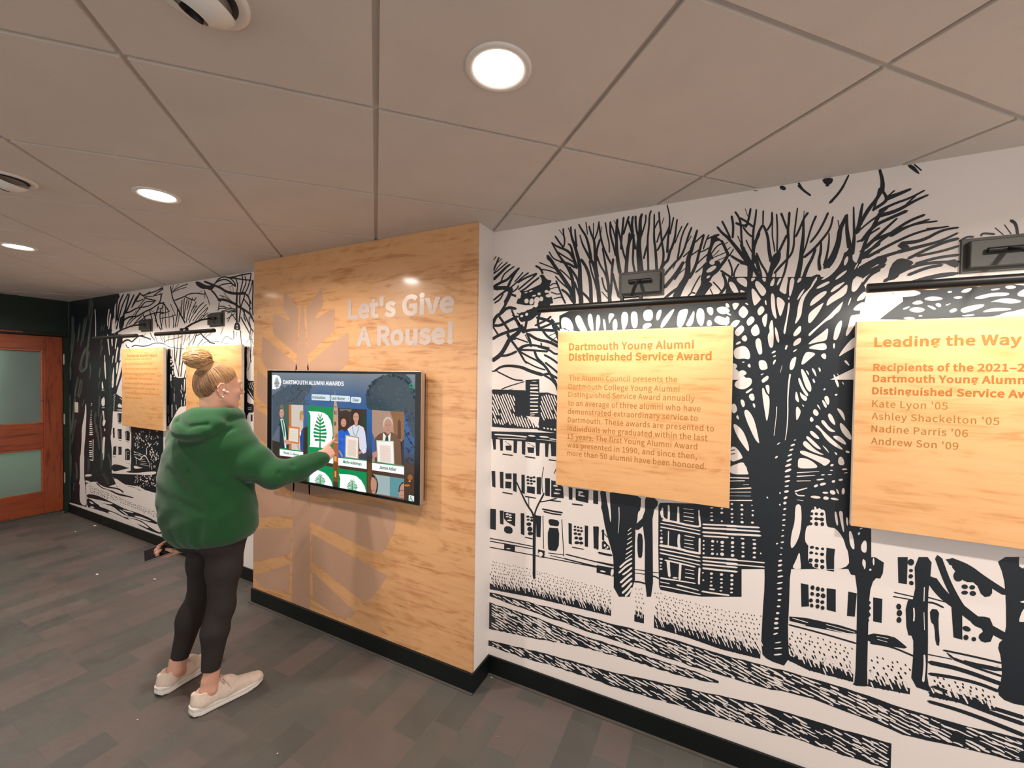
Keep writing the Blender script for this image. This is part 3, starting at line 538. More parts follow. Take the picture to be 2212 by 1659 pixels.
MURAL = '''102-1106,2307,10,16,19,10
102-1105,2250,11,19,42,11,14,26,11
102-1099,2277,5,23,18,5,23,16,5
102-1105,2236,6,29,33,6,27,23,5
102-1105,2232,8,41,24,8,44,31,8
102-1104,2201,19,41,31,16,42,33,13,19,8,9
102-1059,2180,9,17,43,9,33,20,8,31,17,8
102-1103,2160,17,41,20,15,42,10,15,34,31,14,37,26,13
102-1016,2149,18,19,39,15,29,41,12,21,20,9
102-974,2176,8,26,24,8,23,23,8
102-1004,2144,9,45,30,9,36,27,9,30,16,9
102-955,2171,11,47,22,11,62,16,10
102-951,2133,10,44,30,10,43,29,10,18,15,10
102-936,2122,11,29,14,11,33,24,11,42,26,11
100-1103,2163,91,-4,19,-19,-11,-23,-27,23,-72,-1
102-1102,2087,12,60,40,12,38,14,11
102-1096,2071,10,35,16,10,19,33,10
102-1030,2066,25,23,35,25,14,43,25
102-992,2110,13,42,-17,13,44,-30,13
102-992,2120,9,33,17,9,8,17,9
100-951,2133,30,-15,65,21,42,16,-7,33,-14,5,24,11,25,-35,28,-3,-17,-27,11,-24,-21,-8,29,-28,7,-43,-216,14,11,37,26,18
102-852,2249,11,26,-15,11,15,-30,12
102-833,2265,6,39,-18,6,49,-24,6,20,-9,6
102-822,2228,7,53,-12,7,45,-24,7
102-788,2295,15,21,-28,16,36,-52,18,41,-58,19,31,-47,21,14,-39,23
100-795,2280,11,18,17,-15,21,-28,-13,-2
102-778,2314,7,22,-38,7,44,-21,7
102-765,2360,7,18,-31,9,28,-48,11,28,-35,13,27,-44,15,17,-46,18,9,-120,20
102-765,2359,8,32,-25,10,40,-18,12,27,-19,13,21,-34,15
102-746,2390,9,26,-39,9,20,-25,9
102-703,2422,9,2,-32,9,8,-26,9,-5,-35,9
102-725,2419,6,23,-32,6
102-733,2308,8,48,-34,8,37,-26,8
102-719,2258,12,51,-18,12,30,-22,12
102-663,2426,9,2,-45,11,18,-46,14,14,-46,16,17,-61,19,1,-78,22,9,-117,25
102-676,2421,7,15,-33,7
102-676,2342,8,15,-11,10,9,-36,13,7,-32,16,17,-49,18
102-641,2410,8,5,-54,10,6,-35,11
102-622,2432,8,16,-30,10,24,-35,11,17,-61,13,10,-56,14
102-585,2436,9,9,-60,9
102-615,2378,6,14,-49,9,23,-43,11,20,-36,14,19,-33,16,17,-75,19,13,-115,22
102-569,2415,8,12,-42,10,16,-30,12,5,-77,14,4,-50,15,10,-59,17
102-547,2425,8,1,-66,8
102-519,2429,8,-7,-48,8,-13,-35,8
102-519,2417,8,9,-63,9,13,-50,9,26,-61,10,19,-32,10
102-505,2402,6,-5,-36,6
102-513,2342,11,-15,-47,11,-2,-61,11
102-488,2421,7,9,-59,7,12,-44,7,1,-45,7
102-464,2420,10,0,-60,10,19,-63,10,10,-43,10
102-464,2414,7,18,-44,7,13,-56,8
102-431,2427,12,-3,-83,14,5,-91,16,16,-85,18
102-447,2424,5,15,-27,5
102-430,2394,9,17,-68,9,13,-61,9,16,-47,8
102-401,2432,10,-4,-56,10,-5,-50,10,0,-45,10
102-377,2431,10,-13,-43,10,-11,-37,10
102-372,2353,11,-5,-76,12,-7,-59,13,-2,-53,14
102-500,2298,8,14,-68,10,10,-62,13,11,-68,16,7,-76,19
102-527,2265,9,16,-48,9,26,-42,9,13,-44,9
102-447,2240,12,-5,-59,12,-1,-76,12,-8,-81,12
102-449,2171,12,13,-52,12,19,-65,12
102-606,2255,14,30,-46,15,20,-64,17,5,-115,19
102-564,2244,9,10,-53,9,20,-54,9,10,-41,9
102-741,2184,8,24,-28,8,51,-46,8
102-718,2217,7,34,-29,7,27,-31,7
102-668,2224,12,31,-41,12,20,-39,13,7,-57,13
102-600,2092,12,29,-27,12,17,-26,12
102-706,2113,12,31,-21,12,30,-47,13
102-640,2146,11,24,-59,11,14,-44,11
102-500,2155,8,10,-47,8,16,-25,8
102-499,2085,8,35,-40,8
102-768,2122,5,38,6,4,14,-10,4
102-764,2105,6,35,-15,6,23,4,6
102-749,2069,6,34,7,6,17,-5,6
102-771,2138,7,20,11,7,21,-5,6
102-737,2161,10,17,-40,10,18,-46,10,17,-33,10
102-358,2429,11,-5,-42,12,7,-42,14,-20,-39,15,-5,-58,16,-4,-83,18
102-346,2429,10,2,-45,10,11,-54,9,3,-30,10
102-379,2413,9,14,-49,9,12,-37,9,10,-54,10
102-317,2434,11,-8,-26,14,2,-68,18,-7,-40,21,4,-59,25,9,-80,28
102-300,2427,7,2,-26,7,-10,-37,8,-11,-36,8
102-276,2442,8,-7,-18,8,-1,-57,8,-6,-55,9,4,-76,9,3,-72,10
102-287,2295,9,-11,-37,9,-7,-34,9
102-353,2345,10,0,-71,10,-2,-59,10,11,-48,10
102-262,2424,7,1,-61,8,0,-54,10,8,-48,11,7,-95,13
102-241,2431,7,2,-37,8,7,-44,8,6,-63,9,9,-44,10,-2,-43,11,-10,-33,12
102-220,2400,6,-8,-27,6
102-259,2357,6,9,22,7,8,13,7
102-248,2292,7,10,36,7,8,22,8
102-245,2255,9,13,24,9,11,24,9,15,26,9,11,27,9
102-207,2457,5,8,-32,6,5,-29,7,-1,-40,8,-5,-56,10,-2,-59,11
102-178,2396,7,-7,-36,7,-7,-38,7
102-163,2385,7,-5,-50,8,-2,-27,9,-10,-41,11,-13,-27,12,-5,-37,13,-16,-9,15,-15,-27,16
102-142,2351,6,-15,-34,6,-13,-38,6
102-117,2361,7,-17,-30,7,-12,-41,7,-7,-55,8,-5,-30,8
102-102,2340,8,-14,-40,9,-14,-54,9,-17,-37,10,-19,-15,10,-20,-23,11,-21,-24,11
102-103,2301,7,-17,-28,7
102-79,2325,9,-11,-42,12,-11,-46,16,-13,-35,19,1,-42,22,-4,-41,26,-25,-40,30,-20,-49,33
102-52,2302,7,-22,-19,7,-13,-12,7
102-52,2300,9,-9,-40,10,-10,-41,11,-6,-35,12,-15,-42,14,-17,-27,15
102-32,2297,6,-10,-21,6,-11,-39,6
1027,2291,11,-17,0,8,-29,-12,6
100-24,2285,16,11,15,-7,-9,-5,17,-13,5,-11,-15,7,-14,-6,-7,-18,-7,-24,8,-14,5,-17,-12,1,-10,-21,-10,12,6,41,10,34
10227,2248,6,15,6,6
10217,2266,10,10,-21,11,11,-28,11,7,-14,12,-9,-20,13,-19,-25,14,-14,-23,14,-22,-14,15,-11,-24,15
10252,2232,7,-14,-12,7
10264,2222,9,-14,-25,9
102-21,2213,6,22,33,6,24,8,6
102-11,2204,6,20,20,6
102-13,2196,7,48,16,7
102-7,2177,6,43,16,6
102-71,2225,6,23,5,6,24,14,6
102-103,2215,6,25,16,6,15,10,6
102-134,2213,6,20,17,6,13,13,6
102-149,2167,7,30,27,7
102-167,2126,7,41,33,7
102-169,2115,10,20,32,10,15,38,9
102-211,2082,17,34,40,15,23,34,13,20,35,11
102-213,2028,13,34,31,13,34,20,13
102-210,2139,8,18,24,8,24,23,8
102-176,2164,6,11,24,6
102-82,2168,6,22,25,6,27,22,6
102-82,2138,7,25,19,7,17,20,7
100-54,2157,17,23,15,-4,24,5,15,-7,-9,-26,-29,-33,-15,-15,26,-21,-15,-15,-26,-42,-38,3,19,37,12,24,-3,28,7,24
102-98,2053,6,17,38,6,18,31,6
102-120,2021,7,22,32,7,16,-7,7
102-11,2090,6,20,-24,6,15,-22,6
10255,2196,9,29,-24,11,30,-17,13
10246,2181,7,15,-41,7,0,-32,8
10286,2158,7,-13,-22,7,-7,-29,7,15,-28,6,10,-27,6,3,-22,6
10218,2136,9,29,-24,9,38,-31,9,34,-32,9
10225,2124,11,13,-33,11,0,-27,12,-18,-26,12,-10,-15,12
10238,2064,6,15,-23,6,15,-17,6
102-22,2061,7,15,-37,7
1020,2327,8,19,-29,10,25,-25,12,26,-38,13,29,-44,15,27,-42,16
10218,2349,8,18,-40,8,15,-37,8
10254,2365,9,8,-41,9,-2,-53,9
10267,2381,8,15,-26,8,8,-30,8,3,-64,8,6,-43,8
102104,2388,4,10,-33,4
102124,2385,8,-5,-41,9,-11,-35,9
10284,2352,9,24,-17,8,26,-27,8
102145,2378,6,-3,-46,8,-6,-35,9,-1,-58,9,4,-79,10
10271,2333,10,28,-18,10,18,6,11
10299,2310,7,15,-26,7,18,-18,7
102110,2256,5,9,-25,5,15,-31,5
102135,2224,12,16,34,12,6,20,12
10299,2228,12,12,-38,12,19,-44,12
10279,2276,6,12,-31,6
100116,2155,28,-3,-6,-44,-4,-39,4,-90,-16,1,-4,77,2,53
102143,2186,13,12,-40,13,6,-27,13
102134,2061,10,16,20,10,11,14,10
102139,2056,7,17,-28,7,7,-11,7
102170,2367,10,0,-54,9
102169,2310,9,-13,-26,10,-10,-40,11,-9,-31,12,2,-60,13,-9,-15,15
102170,2310,7,11,-25,9,9,-34,10,4,-52,12,9,-45,13
102201,2357,7,1,-44,8,-17,-28,8
102204,2339,5,-1,-77,5,8,-42,5,3,-26,5
102217,2347,6,5,-62,6,0,-93,6
102233,2348,8,13,-41,7,9,-27,7
102261,2347,9,-1,-43,9,-3,-24,9,4,-52,9,-2,-50,9,-1,-25,8,-8,-50,8,-18,-55,8
102255,2257,9,-16,-39,9,-12,-31,10,-13,-19,10
100201,2164,13,24,21,8,1,-31,-8,-22,-21,-34,-3,-69,-20,-6,1,49,14,50
102288,2360,5,-4,-47,6,-5,-62,6,1,-33,7,-6,-37,8,-16,-23,9,-21,-23,10,-22,-29,10
102323,2335,9,-12,-18,8,-10,-31,8,-16,-41,8
102309,2312,7,1,-65,10,-3,-37,13,-3,-63,16,-7,-49,19,-13,-72,22
102311,2344,4,-2,-27,4
102350,2318,8,-14,-38,7,-11,-50,6,-7,-34,6,-10,-29,6
102388,2324,8,-13,-37,8,-20,-42,8,-21,-29,8
102404,2307,6,-5,-36,7,-11,-25,8,-20,-29,9,-25,-32,10,-29,-26,11
102393,2245,4,1,-34,6,-5,-49,8,-7,-38,10
102368,2214,7,1,-37,9,-7,-36,10,5,-38,12
102351,2189,9,-10,-38,10,-15,-31,12,-12,-44,13
102447,2307,11,-9,-25,13,-11,-27,15,-3,-48,17,-9,-35,20,-11,-33,24,-19,-25,28
102420,2290,5,4,-25,5
102447,2305,8,1,-53,11,5,-37,14,6,-37,16
102467,2334,5,2,-61,7,3,-49,9,-2,-35,12,-4,-36,15
102494,2342,7,-5,-37,10,-3,-40,13,-7,-32,16
102532,2350,7,-18,-25,9,-16,-33,10,-10,-32,11
102542,2390,7,-5,-34,7,-11,-47,7
102545,2291,7,-24,-17,7,-22,-20,6,-20,-21,6
102543,2287,7,-11,-19,8,-14,-38,9,-14,-39,11,-8,-41,12,-9,-35,13
102546,2242,7,-24,-15,7,-22,-21,7,-20,-7,7
102547,2214,5,-35,-33,5,-22,-21,6
102547,2183,12,-27,-20,12,-26,-20,12
102548,2151,6,-33,-8,6,-24,-12,6
102548,2134,10,-27,-20,10,-29,-19,10
102549,2097,14,-29,-14,14,-41,-10,15
102550,2085,10,-28,-16,10,-18,-32,9,-16,-20,10
100459,2188,12,-2,-4,-33,3,-29,21,-9,-9,-19,21,-11,-30,-24,-6,-49,-12,0,-2,32,-37,-28,-134,10,12,35,37,14,34,16,11,-25,25,22,17,32,22,41,12,6
10292,2163,14,24,-8,13,21,-18,13
102105,2209,14,17,-39,14,17,-30,14,24,-50,14,21,-38,14
102149,2196,8,17,-46,8,23,-41,8,3,-27,8
102145,2165,9,19,-41,9,5,-34,9
102220,2106,6,-1,-57,6
10291,2238,11,12,-42,11
102123,2141,16,0,-94,16
102149,2086,11,-16,-14,11,-8,-10,11
102289,2450,9,17,-23,8,24,-25,7
102436,2422,7,-16,-28,9,-27,-32,10
100225,2459,15,-2,8,-17,-12,-1
100375,2434,16,-3,-4,-5,-8,2
102135,2458,4,12,-3,4
10027,2107,85,-5,134,-15,84,-6,81,-10,60,-3,39,-32,2,-67,-21,-42,1,-273,-455,-10
10129,1664,455,8,3,-365,-449,-54
10157,1265,441,51,5,-205,45,-4,4,-153,-487,-109
100-443,1123,148,-4,-1,-74,-12,-11,-2,-42,-10,-44,6,-320,-100,-25,-3,180,-11,44,-32,96,-17,87,-7,17,3,22,-11,67,30,4,5,-51,10,-45,12,-72,2,43,-7,61
100-278,1121,39,-6,26,-25,-30,-46,4,-134,7,-261,-38,-10,-5,341,-37,-39,-12,24,48,56
100-309,926,12,12,14,-13,0,-95,-9,-14,-14,6
102-318,758,6,50,5,6
102-318,741,6,50,5,6
102-317,699,8,19,5,8,31,-2,8
102-237,763,5,33,5,5
102-237,745,7,14,0,7,19,-7,7
101-217,1078,6,14,28,5,141,16,160,10,8,-384,-157,-39,-91,-9,-78,-2,-7,13,-3,70,-4,113
101-504,934,10,-5,2,-109,-10,-6
101-477,920,11,2,1,-56,-7,2,-4,2
102-479,913,7,29,-25,7
101-476,861,14,6,25,-26,2,-14,-20,-1,-20,-2
102-492,803,11,31,-2,11,34,2,11
102-501,756,6,41,1,6,43,1,6
101-500,739,83,4,1,-42,-84,1
102-1096,1342,11,125,10,11,125,6,11,134,-10,10
101-1103,1317,391,2,-1,59,-391,-19
101-1099,1321,23,-2,1,-59,-15,-3
101-1052,1318,20,0,1,-61,-16,-1
101-967,1318,23,0,-3,-68,-19,3
101-918,1318,22,0,0,-72,-20,5
101-838,1322,25,-1,-2,-72,-18,0
101-784,1320,21,-1,-3,-71,-15,1
101-753,1319,34,0,2,-62,-31,-1
101-1016,1286,38,4,-1,-28,-33,0
101-885,1290,40,1,-1,-30,-34,0
102-1017,1310,5,35,-21,5
102-885,1314,5,44,-20,5
102-1031,1238,11,58,-1,11
102-895,1238,11,55,-2,11
102-759,1235,11,45,-1,10
101-1101,1138,24,2,3,-93,-21,4
101-1049,1139,23,1,2,-91,-21,2
101-968,1140,23,1,1,-101,-21,4
101-917,1139,20,1,2,-103,-20,4
101-828,1136,25,3,0,-92,-23,0
101-781,1137,28,2,1,-95,-26,1
101-1014,1134,38,4,1,-32,-37,-2
101-1013,1090,37,2,-1,-37,-36,-1
101-883,1082,46,0,0,-37,-46,2
101-746,1130,31,-3,34,-24,5,-58,-69,-3
102-1028,1027,11,58,-1,11
102-891,1024,11,58,0,11
102-755,1024,11,62,2,10
101-651,1107,20,-1,1,-62,-19,0
101-614,1105,68,0,-2,-65,-65,5
101-524,1108,25,-1,1,-66,-25,1
102-629,1023,12,52,2,11
101-1105,926,36,2,1,-116,-36,0
101-1046,925,24,2,1,-78,-21,2
101-1020,922,71,1,-1,-72,-48,16,-20,17
100-1017,843,50,5,4,-40,-53,-3
101-918,930,22,2,2,-118,-21,3
101-828,933,29,1,-2,-113,-23,-1
102-888,805,10,41,-1,10
102-793,972,9,53,-2,9,58,0,9
102-785,960,8,45,-4,8,52,2,8
100-760,924,31,5,31,-4,-3,-30,-31,-1,-21,-1
100-761,881,36,3,28,3,-2,-119,-51,-7,-9,8
102-789,936,7,7,-171,7
102-685,934,7,14,-186,7
102-754,747,7,79,7,7
102-743,736,7,75,0,7
101-649,924,18,-2,2,-107,-17,3
101-564,926,18,0,1,-106,-17,0
102-627,803,9,57,1,9
101-521,929,29,1,-2,-109,-22,-2
102-1107,758,6,137,4,6,134,2,5
102-1107,742,6,138,5,6,133,4,5
102-1106,708,6,256,10,5,438,13,5
101-1015,742,67,3,-2,-31,-65,-3
101-814,755,39,-1,-3,-38,-35,-1
102-661,760,7,118,-4,6,125,-4,6
102-668,736,7,93,-3,7,83,-1,6
101-498,740,74,-2,0,-37,-74,5
102-945,1095,8,24,-45,9,38,-69,11,44,-46,12,6,-100,13
102-789,1194,4,-10,-54,4,2,-59,4,8,-32,4
102-784,1056,9,-41,-79,9,-14,-49,8
102-714,1040,6,-55,-22,6,-42,-12,6
102-873,1023,7,3,-46,7
102-835,935,19,-2,-114,17,3,-227,16
102-730,1168,7,14,34,7
102-1107,1951,21,20,45,20,36,17,18,36,30,17,51,-12,15
102-1061,2013,15,35,44,16,15,44,16
102-1107,1947,16,52,-3,16,41,21,16,60,24,16
102-1066,1995,14,37,-47,14,31,-42,14
102-1102,1937,16,32,-43,16
102-1106,1872,18,42,22,17,76,20,17,75,15,16
102-990,2027,12,27,-60,11,35,-59,11
102-928,1939,25,-19,-40,24,-50,-25,25,-25,-45,25,-30,-45,25,-52,-32,24
102-1013,1897,20,16,-28,18,35,4,18
102-962,1873,13,70,-24,12
102-992,1865,14,46,-56,13,36,-58,11,15,-14,9
102-910,1751,8,59,-31,8,62,-18,8
102-1063,1779,14,52,0,14,55,22,14
102-946,1809,19,25,18,16,34,8,13,53,-5,11,66,-15,9
102-946,1809,12,59,-1,12,53,-5,11,57,-5,11
102-946,1805,10,60,-32,10,53,-23,10,38,-26,10
102-853,1808,14,15,-44,14,34,-27,14,33,-39,14,33,-52,14,19,-34,14
102-898,1898,14,20,-41,14,6,-31,14
102-908,1889,8,30,-50,7
102-888,1893,15,53,-33,15,62,-10,15,55,-27,15
102-834,1825,11,66,-18,11,28,-22,11,27,-1,11
102-796,1781,11,38,-18,11,37,-26,11
102-790,1741,11,42,-30,11,37,-30,11
102-815,1842,14,5,-22,14
102-923,1903,16,44,12,15,58,-2,15,79,-8,15
102-881,2021,15,-18,-52,15,-9,-53,15
102-818,2022,14,-14,-43,14,-4,-35,14,15,-31,14
102-850,1936,11,61,23,11,27,20,11
102-821,1921,12,51,16,12,27,16,12
102-807,1908,13,29,-36,13,60,-32,13
102-757,1962,18,10,-35,18,19,-35,18,19,-52,18
102-743,1940,13,55,2,13,35,32,13,17,-1,13
102-688,1942,11,23,-40,11
102-697,1951,13,18,-18,13
102-769,1880,7,32,12,7
102-759,1850,7,31,25,7
102-636,1973,17,10,-38,14,9,-39,10
102-954,2007,13,40,-6,14,24,16,14
100-959,1990,-25,1,-8,14,18,-19,-5,-13,31,-24,30,-24,25,-23,-34,-3,-16,36
100-900,2018,24,3,38,33,28,6,38,-11,9,-18,-14,6,-13,-26,-47,-19,-38,-29,-34,-3,-29,-3,-16,41,30,8
102-1088,1696,12,37,23,13,41,5,14,41,-2,15,49,-7,17,40,-18,18,77,-21,19
102-1103,1693,14,31,3,9
102-1072,1691,8,52,-22,8,52,-22,8,50,-2,8
102-803,1676,13,37,9,13,19,-13,13,27,-12,13
102-794,1674,11,38,-19,11,28,-30,11
102-738,1651,14,15,-35,15,14,-38,16
102-1044,1595,7,51,20,6,85,24,5
102-1023,1586,4,50,13,4
102-1104,1584,17,96,1,16,110,0,16
101-901,1648,79,6,2,-75,11,-127,-19,3,-70,1
101-820,1583,47,2,60,-16,3,-193,-117,9,9,66
101-1104,1584,206,1,2,-129,79,-66,-137,-5,-147,-1
100-717,2013,311,-3,-1,36,252,-18,1,-23,252,10,3,-144,-816,10
102-842,1978,16,85,-24,15,42,-47,15
102289,2460,7,15,-30,6,25,-29,4
100225,2460,15,-2,10,-15,-10,-4,-13,8
100364,2461,36,-2,1,-18,-16,-12,-12,12
102449,2458,6,-20,-51,8,-35,-45,10
102541,2462,8,11,-51,12,-3,-36,16
102551,2379,9,11,-21,9,3,-19,11,-40,-26,11
102551,2388,12,-12,-30,12,-25,-38,11,-28,-62,9
102564,2349,19,29,8,14,38,14,9
102568,2357,9,17,16,9
102544,2306,11,42,20,9,42,11,8,41,22,6
102540,2287,16,54,10,13,48,29,10,37,15,7
102622,2320,9,23,23,9
102527,2243,12,17,53,13,21,20,14
102494,2200,11,33,52,12,46,21,12,49,20,12
102500,2133,11,39,52,10,43,36,10,45,34,10,44,16,9
102503,2170,14,57,63,10,35,37,7
102578,2207,11,49,30,9,58,16,6
102524,2196,12,68,28,10,56,19,8,58,0,6
102511,2136,12,72,43,10,75,35,8,77,6,6
102608,2176,14,58,1,12,53,33,9,42,2,7
102679,2220,9,56,-1,6
102598,2145,14,69,14,12,49,11,9,44,23,7
102630,2118,11,54,30,11,49,20,11,29,5,11
102654,2124,9,67,10,9,42,13,9
102651,2097,10,57,16,10,55,3,10
102475,2073,19,51,33,19,33,25,18
100537,2119,21,26,15,-21,-10,-22,-18,2
100581,2100,24,25,32,-13,11,-14,-35,-24,-13,-27,-28,-6
100593,2173,29,1,14,-16,-17,-11
100725,2098,39,5,0,-36,-29,17
102489,2096,14,52,32,13,57,17,11,41,8,9
102483,2049,15,29,30,16,51,23,16
102564,2041,12,36,25,12,44,23,12,51,8,11,69,-5,11
102631,2058,11,51,22,11,40,5,11
100601,2024,102,32,62,2,0,-13,-62,-7,-67,-12
100573,1999,377,20,3,-125,-407,-2,32,32,55,51
102819,2174,5,2,10,7,31,-8,7
102853,2197,5,20,-26,5
102875,2204,5,16,-32,5
102890,2217,10,12,-13,8,5,-38,7
102765,2164,7,19,13,7,16,-3,7
100615,2461,20,-2,20,-36,-5,-3
102639,2458,7,19,-25,7
100205,927,111,23,-20,-46,-1,-186,-2,-73,10,-153,-77,6,-25,24,3,171,5,118
101328,952,25,6,3,-35,-23,-8
101414,970,24,5,1,-57,-24,0
101333,847,25,0,4,-87,-25,-8
101417,847,29,3,2,-90,-29,2
101485,851,26,-1,-4,-92,-24,-3
100481,984,108,23,-4,-83,-24,-2,-13,-63,0,-141,1,-203,7,-14,-52,-12,10,19,0,181,-3,229,-26,1
101560,847,27,1,0,-92,-25,0
100543,833,13,-6,-9,-14,10,-8,-10,-14,9,-12,-9,-15,5,-10,-9,-8
101627,1015,28,6,0,-101,-24,-1
100673,1025,48,10,-3,-79,-5,-65,6,-215,-1,-102,21,-32,-65,7,5,114,-2,70,-18,-1,-7,125,28,16
102621,881,7,59,-3,7
102619,865,7,62,1,7
102714,886,8,44,-5,7
102715,868,7,16,2,7,24,-10,7
100719,846,26,3,-2,-47,7,-84,-12,1,-5,72,-10,6
102719,956,32,32,-51,32,46,-34,31,49,-40,30,68,-33,28
102737,1038,20,26,-85,20,31,-69,21,23,-34,22
100883,1069,91,19,13,-506,-65,-6,-27,24,13,53,-4,73,-11,40,21,37,-4,133,-7,72
102767,1031,27,46,-13,25,38,-31,23,59,-38,21
100768,1017,25,15,20,-14,35,-27,28,-20,1,-39,-24,-11,-17,49,-28,-6,-14,19
101776,866,28,-2,3,-106,-23,2
100823,843,31,13,25,-2,5,-78,-27,-14,-13,20,18,27,-32,9
100296,710,218,3,0,-26,-215,-12
102297,667,7,108,-3,7,110,-8,7
100546,708,75,8,20,-13,27,-22,-57,-6,-64,-6
102556,670,7,59,6,7,67,-17,7
102719,678,7,63,3,6
102759,706,7,74,2,7,74,-1,7
100762,705,27,-16,76,-2,42,9,1,-21,-74,-3,-52,8
102786,683,8,64,-14,8,58,-7,8
102723,650,16,79,3,16,107,-19,15
102724,608,12,60,9,12,67,1,12,49,-11,12
101-6723,2464,642,1,582,-6,25,-32,-129,-94,-14,-102,-118,80,-15,-184,39,-187,-42,-246,-979,-4
100-5816,2402,82,81,261,-20,-104,-77,-53,-203,-27,-121,-81,-183,-25,248,28,184
102-5602,2424,18,-14,-120,18,12,-92,18
102-5499,2453,26,-39,-70,28,-13,-95,28,-14,-108,28,-13,-79,28
102-5398,2445,22,-89,-77,28,-26,-95,34,-26,-83,38
102-5299,2443,21,-99,-81,23,-51,-68,25,-51,-87,26,-52,-107,27
102-5275,2436,30,-49,-91,32,-38,-68,34,-50,-63,36,-64,-117,40
102-5179,2423,25,-96,-93,26,-74,-78,27
102-5061,2431,28,-59,-53,24,-47,-32,21,-60,-42,18
100-5475,2217,76,14,25,35,-1,-95,-37,-76,-76,-3,-13,49
100-5751,2046,376,-6,-25,-47,-38,-47,-39,-101,-26,-150,-318,-2
102-5362,2253,16,111,6,15,72,19,15,83,12,13,92,0,12,125,3,12,110,38,12
102-5387,2183,21,87,25,18,97,1,16,83,-4,16,81,19,16,92,23,15,112,16,14,131,41,13,105,4,11
102-5167,2358,10,82,-6,11,93,17,11
102-4992,2397,14,45,-26,12,112,-19,11,88,-17,11
102-4958,2395,9,112,-14,9,131,7,9,85,4,9
102-4747,2285,12,75,39,15,11,60,17
102-5061,2431,17,58,-33,14,68,12,15,78,16,15
102-4935,2410,12,144,11,12,172,25,12
102-4791,2388,12,87,26,12,85,21,11
102-5227,2304,16,96,98,14,70,17,11
102-5108,2285,12,104,62,11,80,40,11
102-5073,2277,15,81,46,14,57,19,10,166,-11,10
102-5156,2218,16,71,54,15,35,9,12
102-5227,2205,13,95,58,13
102-5350,2116,17,74,62,15,73,20,12
102-5288,2131,13,72,44,12,84,25,11
102-5228,2105,14,119,65,14,93,41,13
102-5192,2127,11,153,39,11,81,25,11
102-5004,2227,17,34,-47,16,23,-18,14
102-4879,2260,16,33,-58,16,22,-40,16
102-4791,2221,14,43,-58,16,22,-78,17
102-4704,2282,18,-44,-63,18,-21,-55,19
102-4662,2258,17,-21,-65,17,10,-55,16,32,-78,16
102-4970,2197,12,113,17,12,153,13,11,104,-16,11
102-4879,2265,9,110,-45,9
102-4726,2251,11,107,15,10
102-4769,2153,14,64,-58,14,43,-40,15
102-5133,2009,18,-95,20,18,-172,-18,20,-76,-40,24
102-5426,1952,22,75,28,18,74,-2,16,48,-25,15,60,28,17,83,32,14,93,3,11
102-5289,2020,10,85,-21,9,71,10,10
102-5121,2014,14,70,-2,14,115,-20,14,89,-20,14
102-5351,1933,13,25,-25,11,49,-12,9
102-5229,1907,13,72,21,12,117,-19,11,137,3,12,89,20,12,87,4,11,127,-9,11
102-5063,1990,9,-11,-63,9
102-5016,1994,9,-12,-74,9
102-4970,1987,9,-12,-74,9
102-4925,1969,9,-23,-51,9
102-4948,2037,8,-45,-32,8
102-4858,2034,12,22,-34,10,66,-41,9
102-4792,2026,9,33,-40,9,32,-45,9
102-4683,2023,10,21,-39,9,42,-45,8
102-4693,2441,10,63,17,10
102-4693,2392,8,53,1,14,-32,-69,14
102-4694,2309,12,75,-5,13,41,-35,16,52,-41,16
102-4495,2452,17,20,-56,18,11,-43,19,30,-45,17,50,-51,18,49,-61,19,49,-50,19,39,-44,20
102-4444,2453,16,-20,-47,16
102-4354,2456,10,-80,-47,10
102-4199,2445,9,-136,-12,9,-109,-31,10,-20,-17,13
102-4218,2418,6,-117,-6,7,-109,-18,7
102-4424,2315,12,70,9,12,97,14,11,77,20,10,130,-5,9,91,-17,9,35,2,8
102-4050,2353,5,91,13,5
102-4247,2337,11,104,-34,11,56,-9,10
102-4096,2290,17,28,24,17
102-3941,2375,8,9,-31,9,0,-45,9
102-3941,2365,10,35,-48,10,27,-37,10,17,-41,10
100-4087,2455,55,-2,55,-20,71,-26,70,-6,43,6,26,-12,-51,-25,-18,-14,-70,21,-71,6,-73,31,-18,17
102-3942,2445,18,89,-28,18,69,-21,19,85,-26,21,66,-35,22,82,-21,22,88,-11,22,101,-3,23
102-3836,2361,18,52,-34,18,43,-42,17,42,-27,15
102-3741,2275,21,92,-6,21,82,-25,20,65,-19,20,47,-26,20,78,-29,19,92,-47,18
102-3793,2407,15,26,17,15,34,22,13,34,6,12
102-3784,2416,13,68,18,12,83,2,11,66,-25,13,48,-37,13,32,-8,11
102-3699,2457,10,91,-4,10,81,-36,11,40,-51,13
102-3733,2382,11,51,15,10,74,-1,10,57,0,10,56,-29,10
102-3608,2444,12,105,-1,12,79,7,12,137,0,11
102-3584,2441,11,97,-13,11,94,-18,11,107,-15,11
102-3503,2443,13,32,-45,14,8,-34,16,-16,-55,16
102-3409,2449,14,16,-44,15,-16,-36,15,-23,-64,15
102-3370,2435,12,23,-48,14,-31,-44,13,-30,-40,13
102-3287,2446,15,-15,-49,15,-30,-62,14,-38,-35,13
102-3271,2394,12,-15,-59,12,-30,-48,11
102-3471,2299,24,-8,-56,25,1,-67,25,0,-85,26,8,-19,25
102-3432,2296,17,-7,-56,17,16,-57,17,-8,-38,17,-15,-74,17
102-3362,2300,15,-23,-45,15,-38,-63,15
102-3362,2300,13,46,-41,14,30,-48,14
102-3385,2255,11,54,-41,12,46,-49,12
102-3264,2393,16,1,-101,16,-8,-82,16,8,-92,16
102-3331,2288,12,30,-57,13,-7,-74,13,23,-66,13
102-3487,2390,7,-80,-22,8
102-3584,2374,7,33,-50,7
102-3535,2370,8,16,-49,8
102-3682,2305,6,66,-24,6,65,-38,7
102-3716,2308,5,34,-8,5,25,-16,6
102-3657,2327,6,58,-47,6,65,-38,5
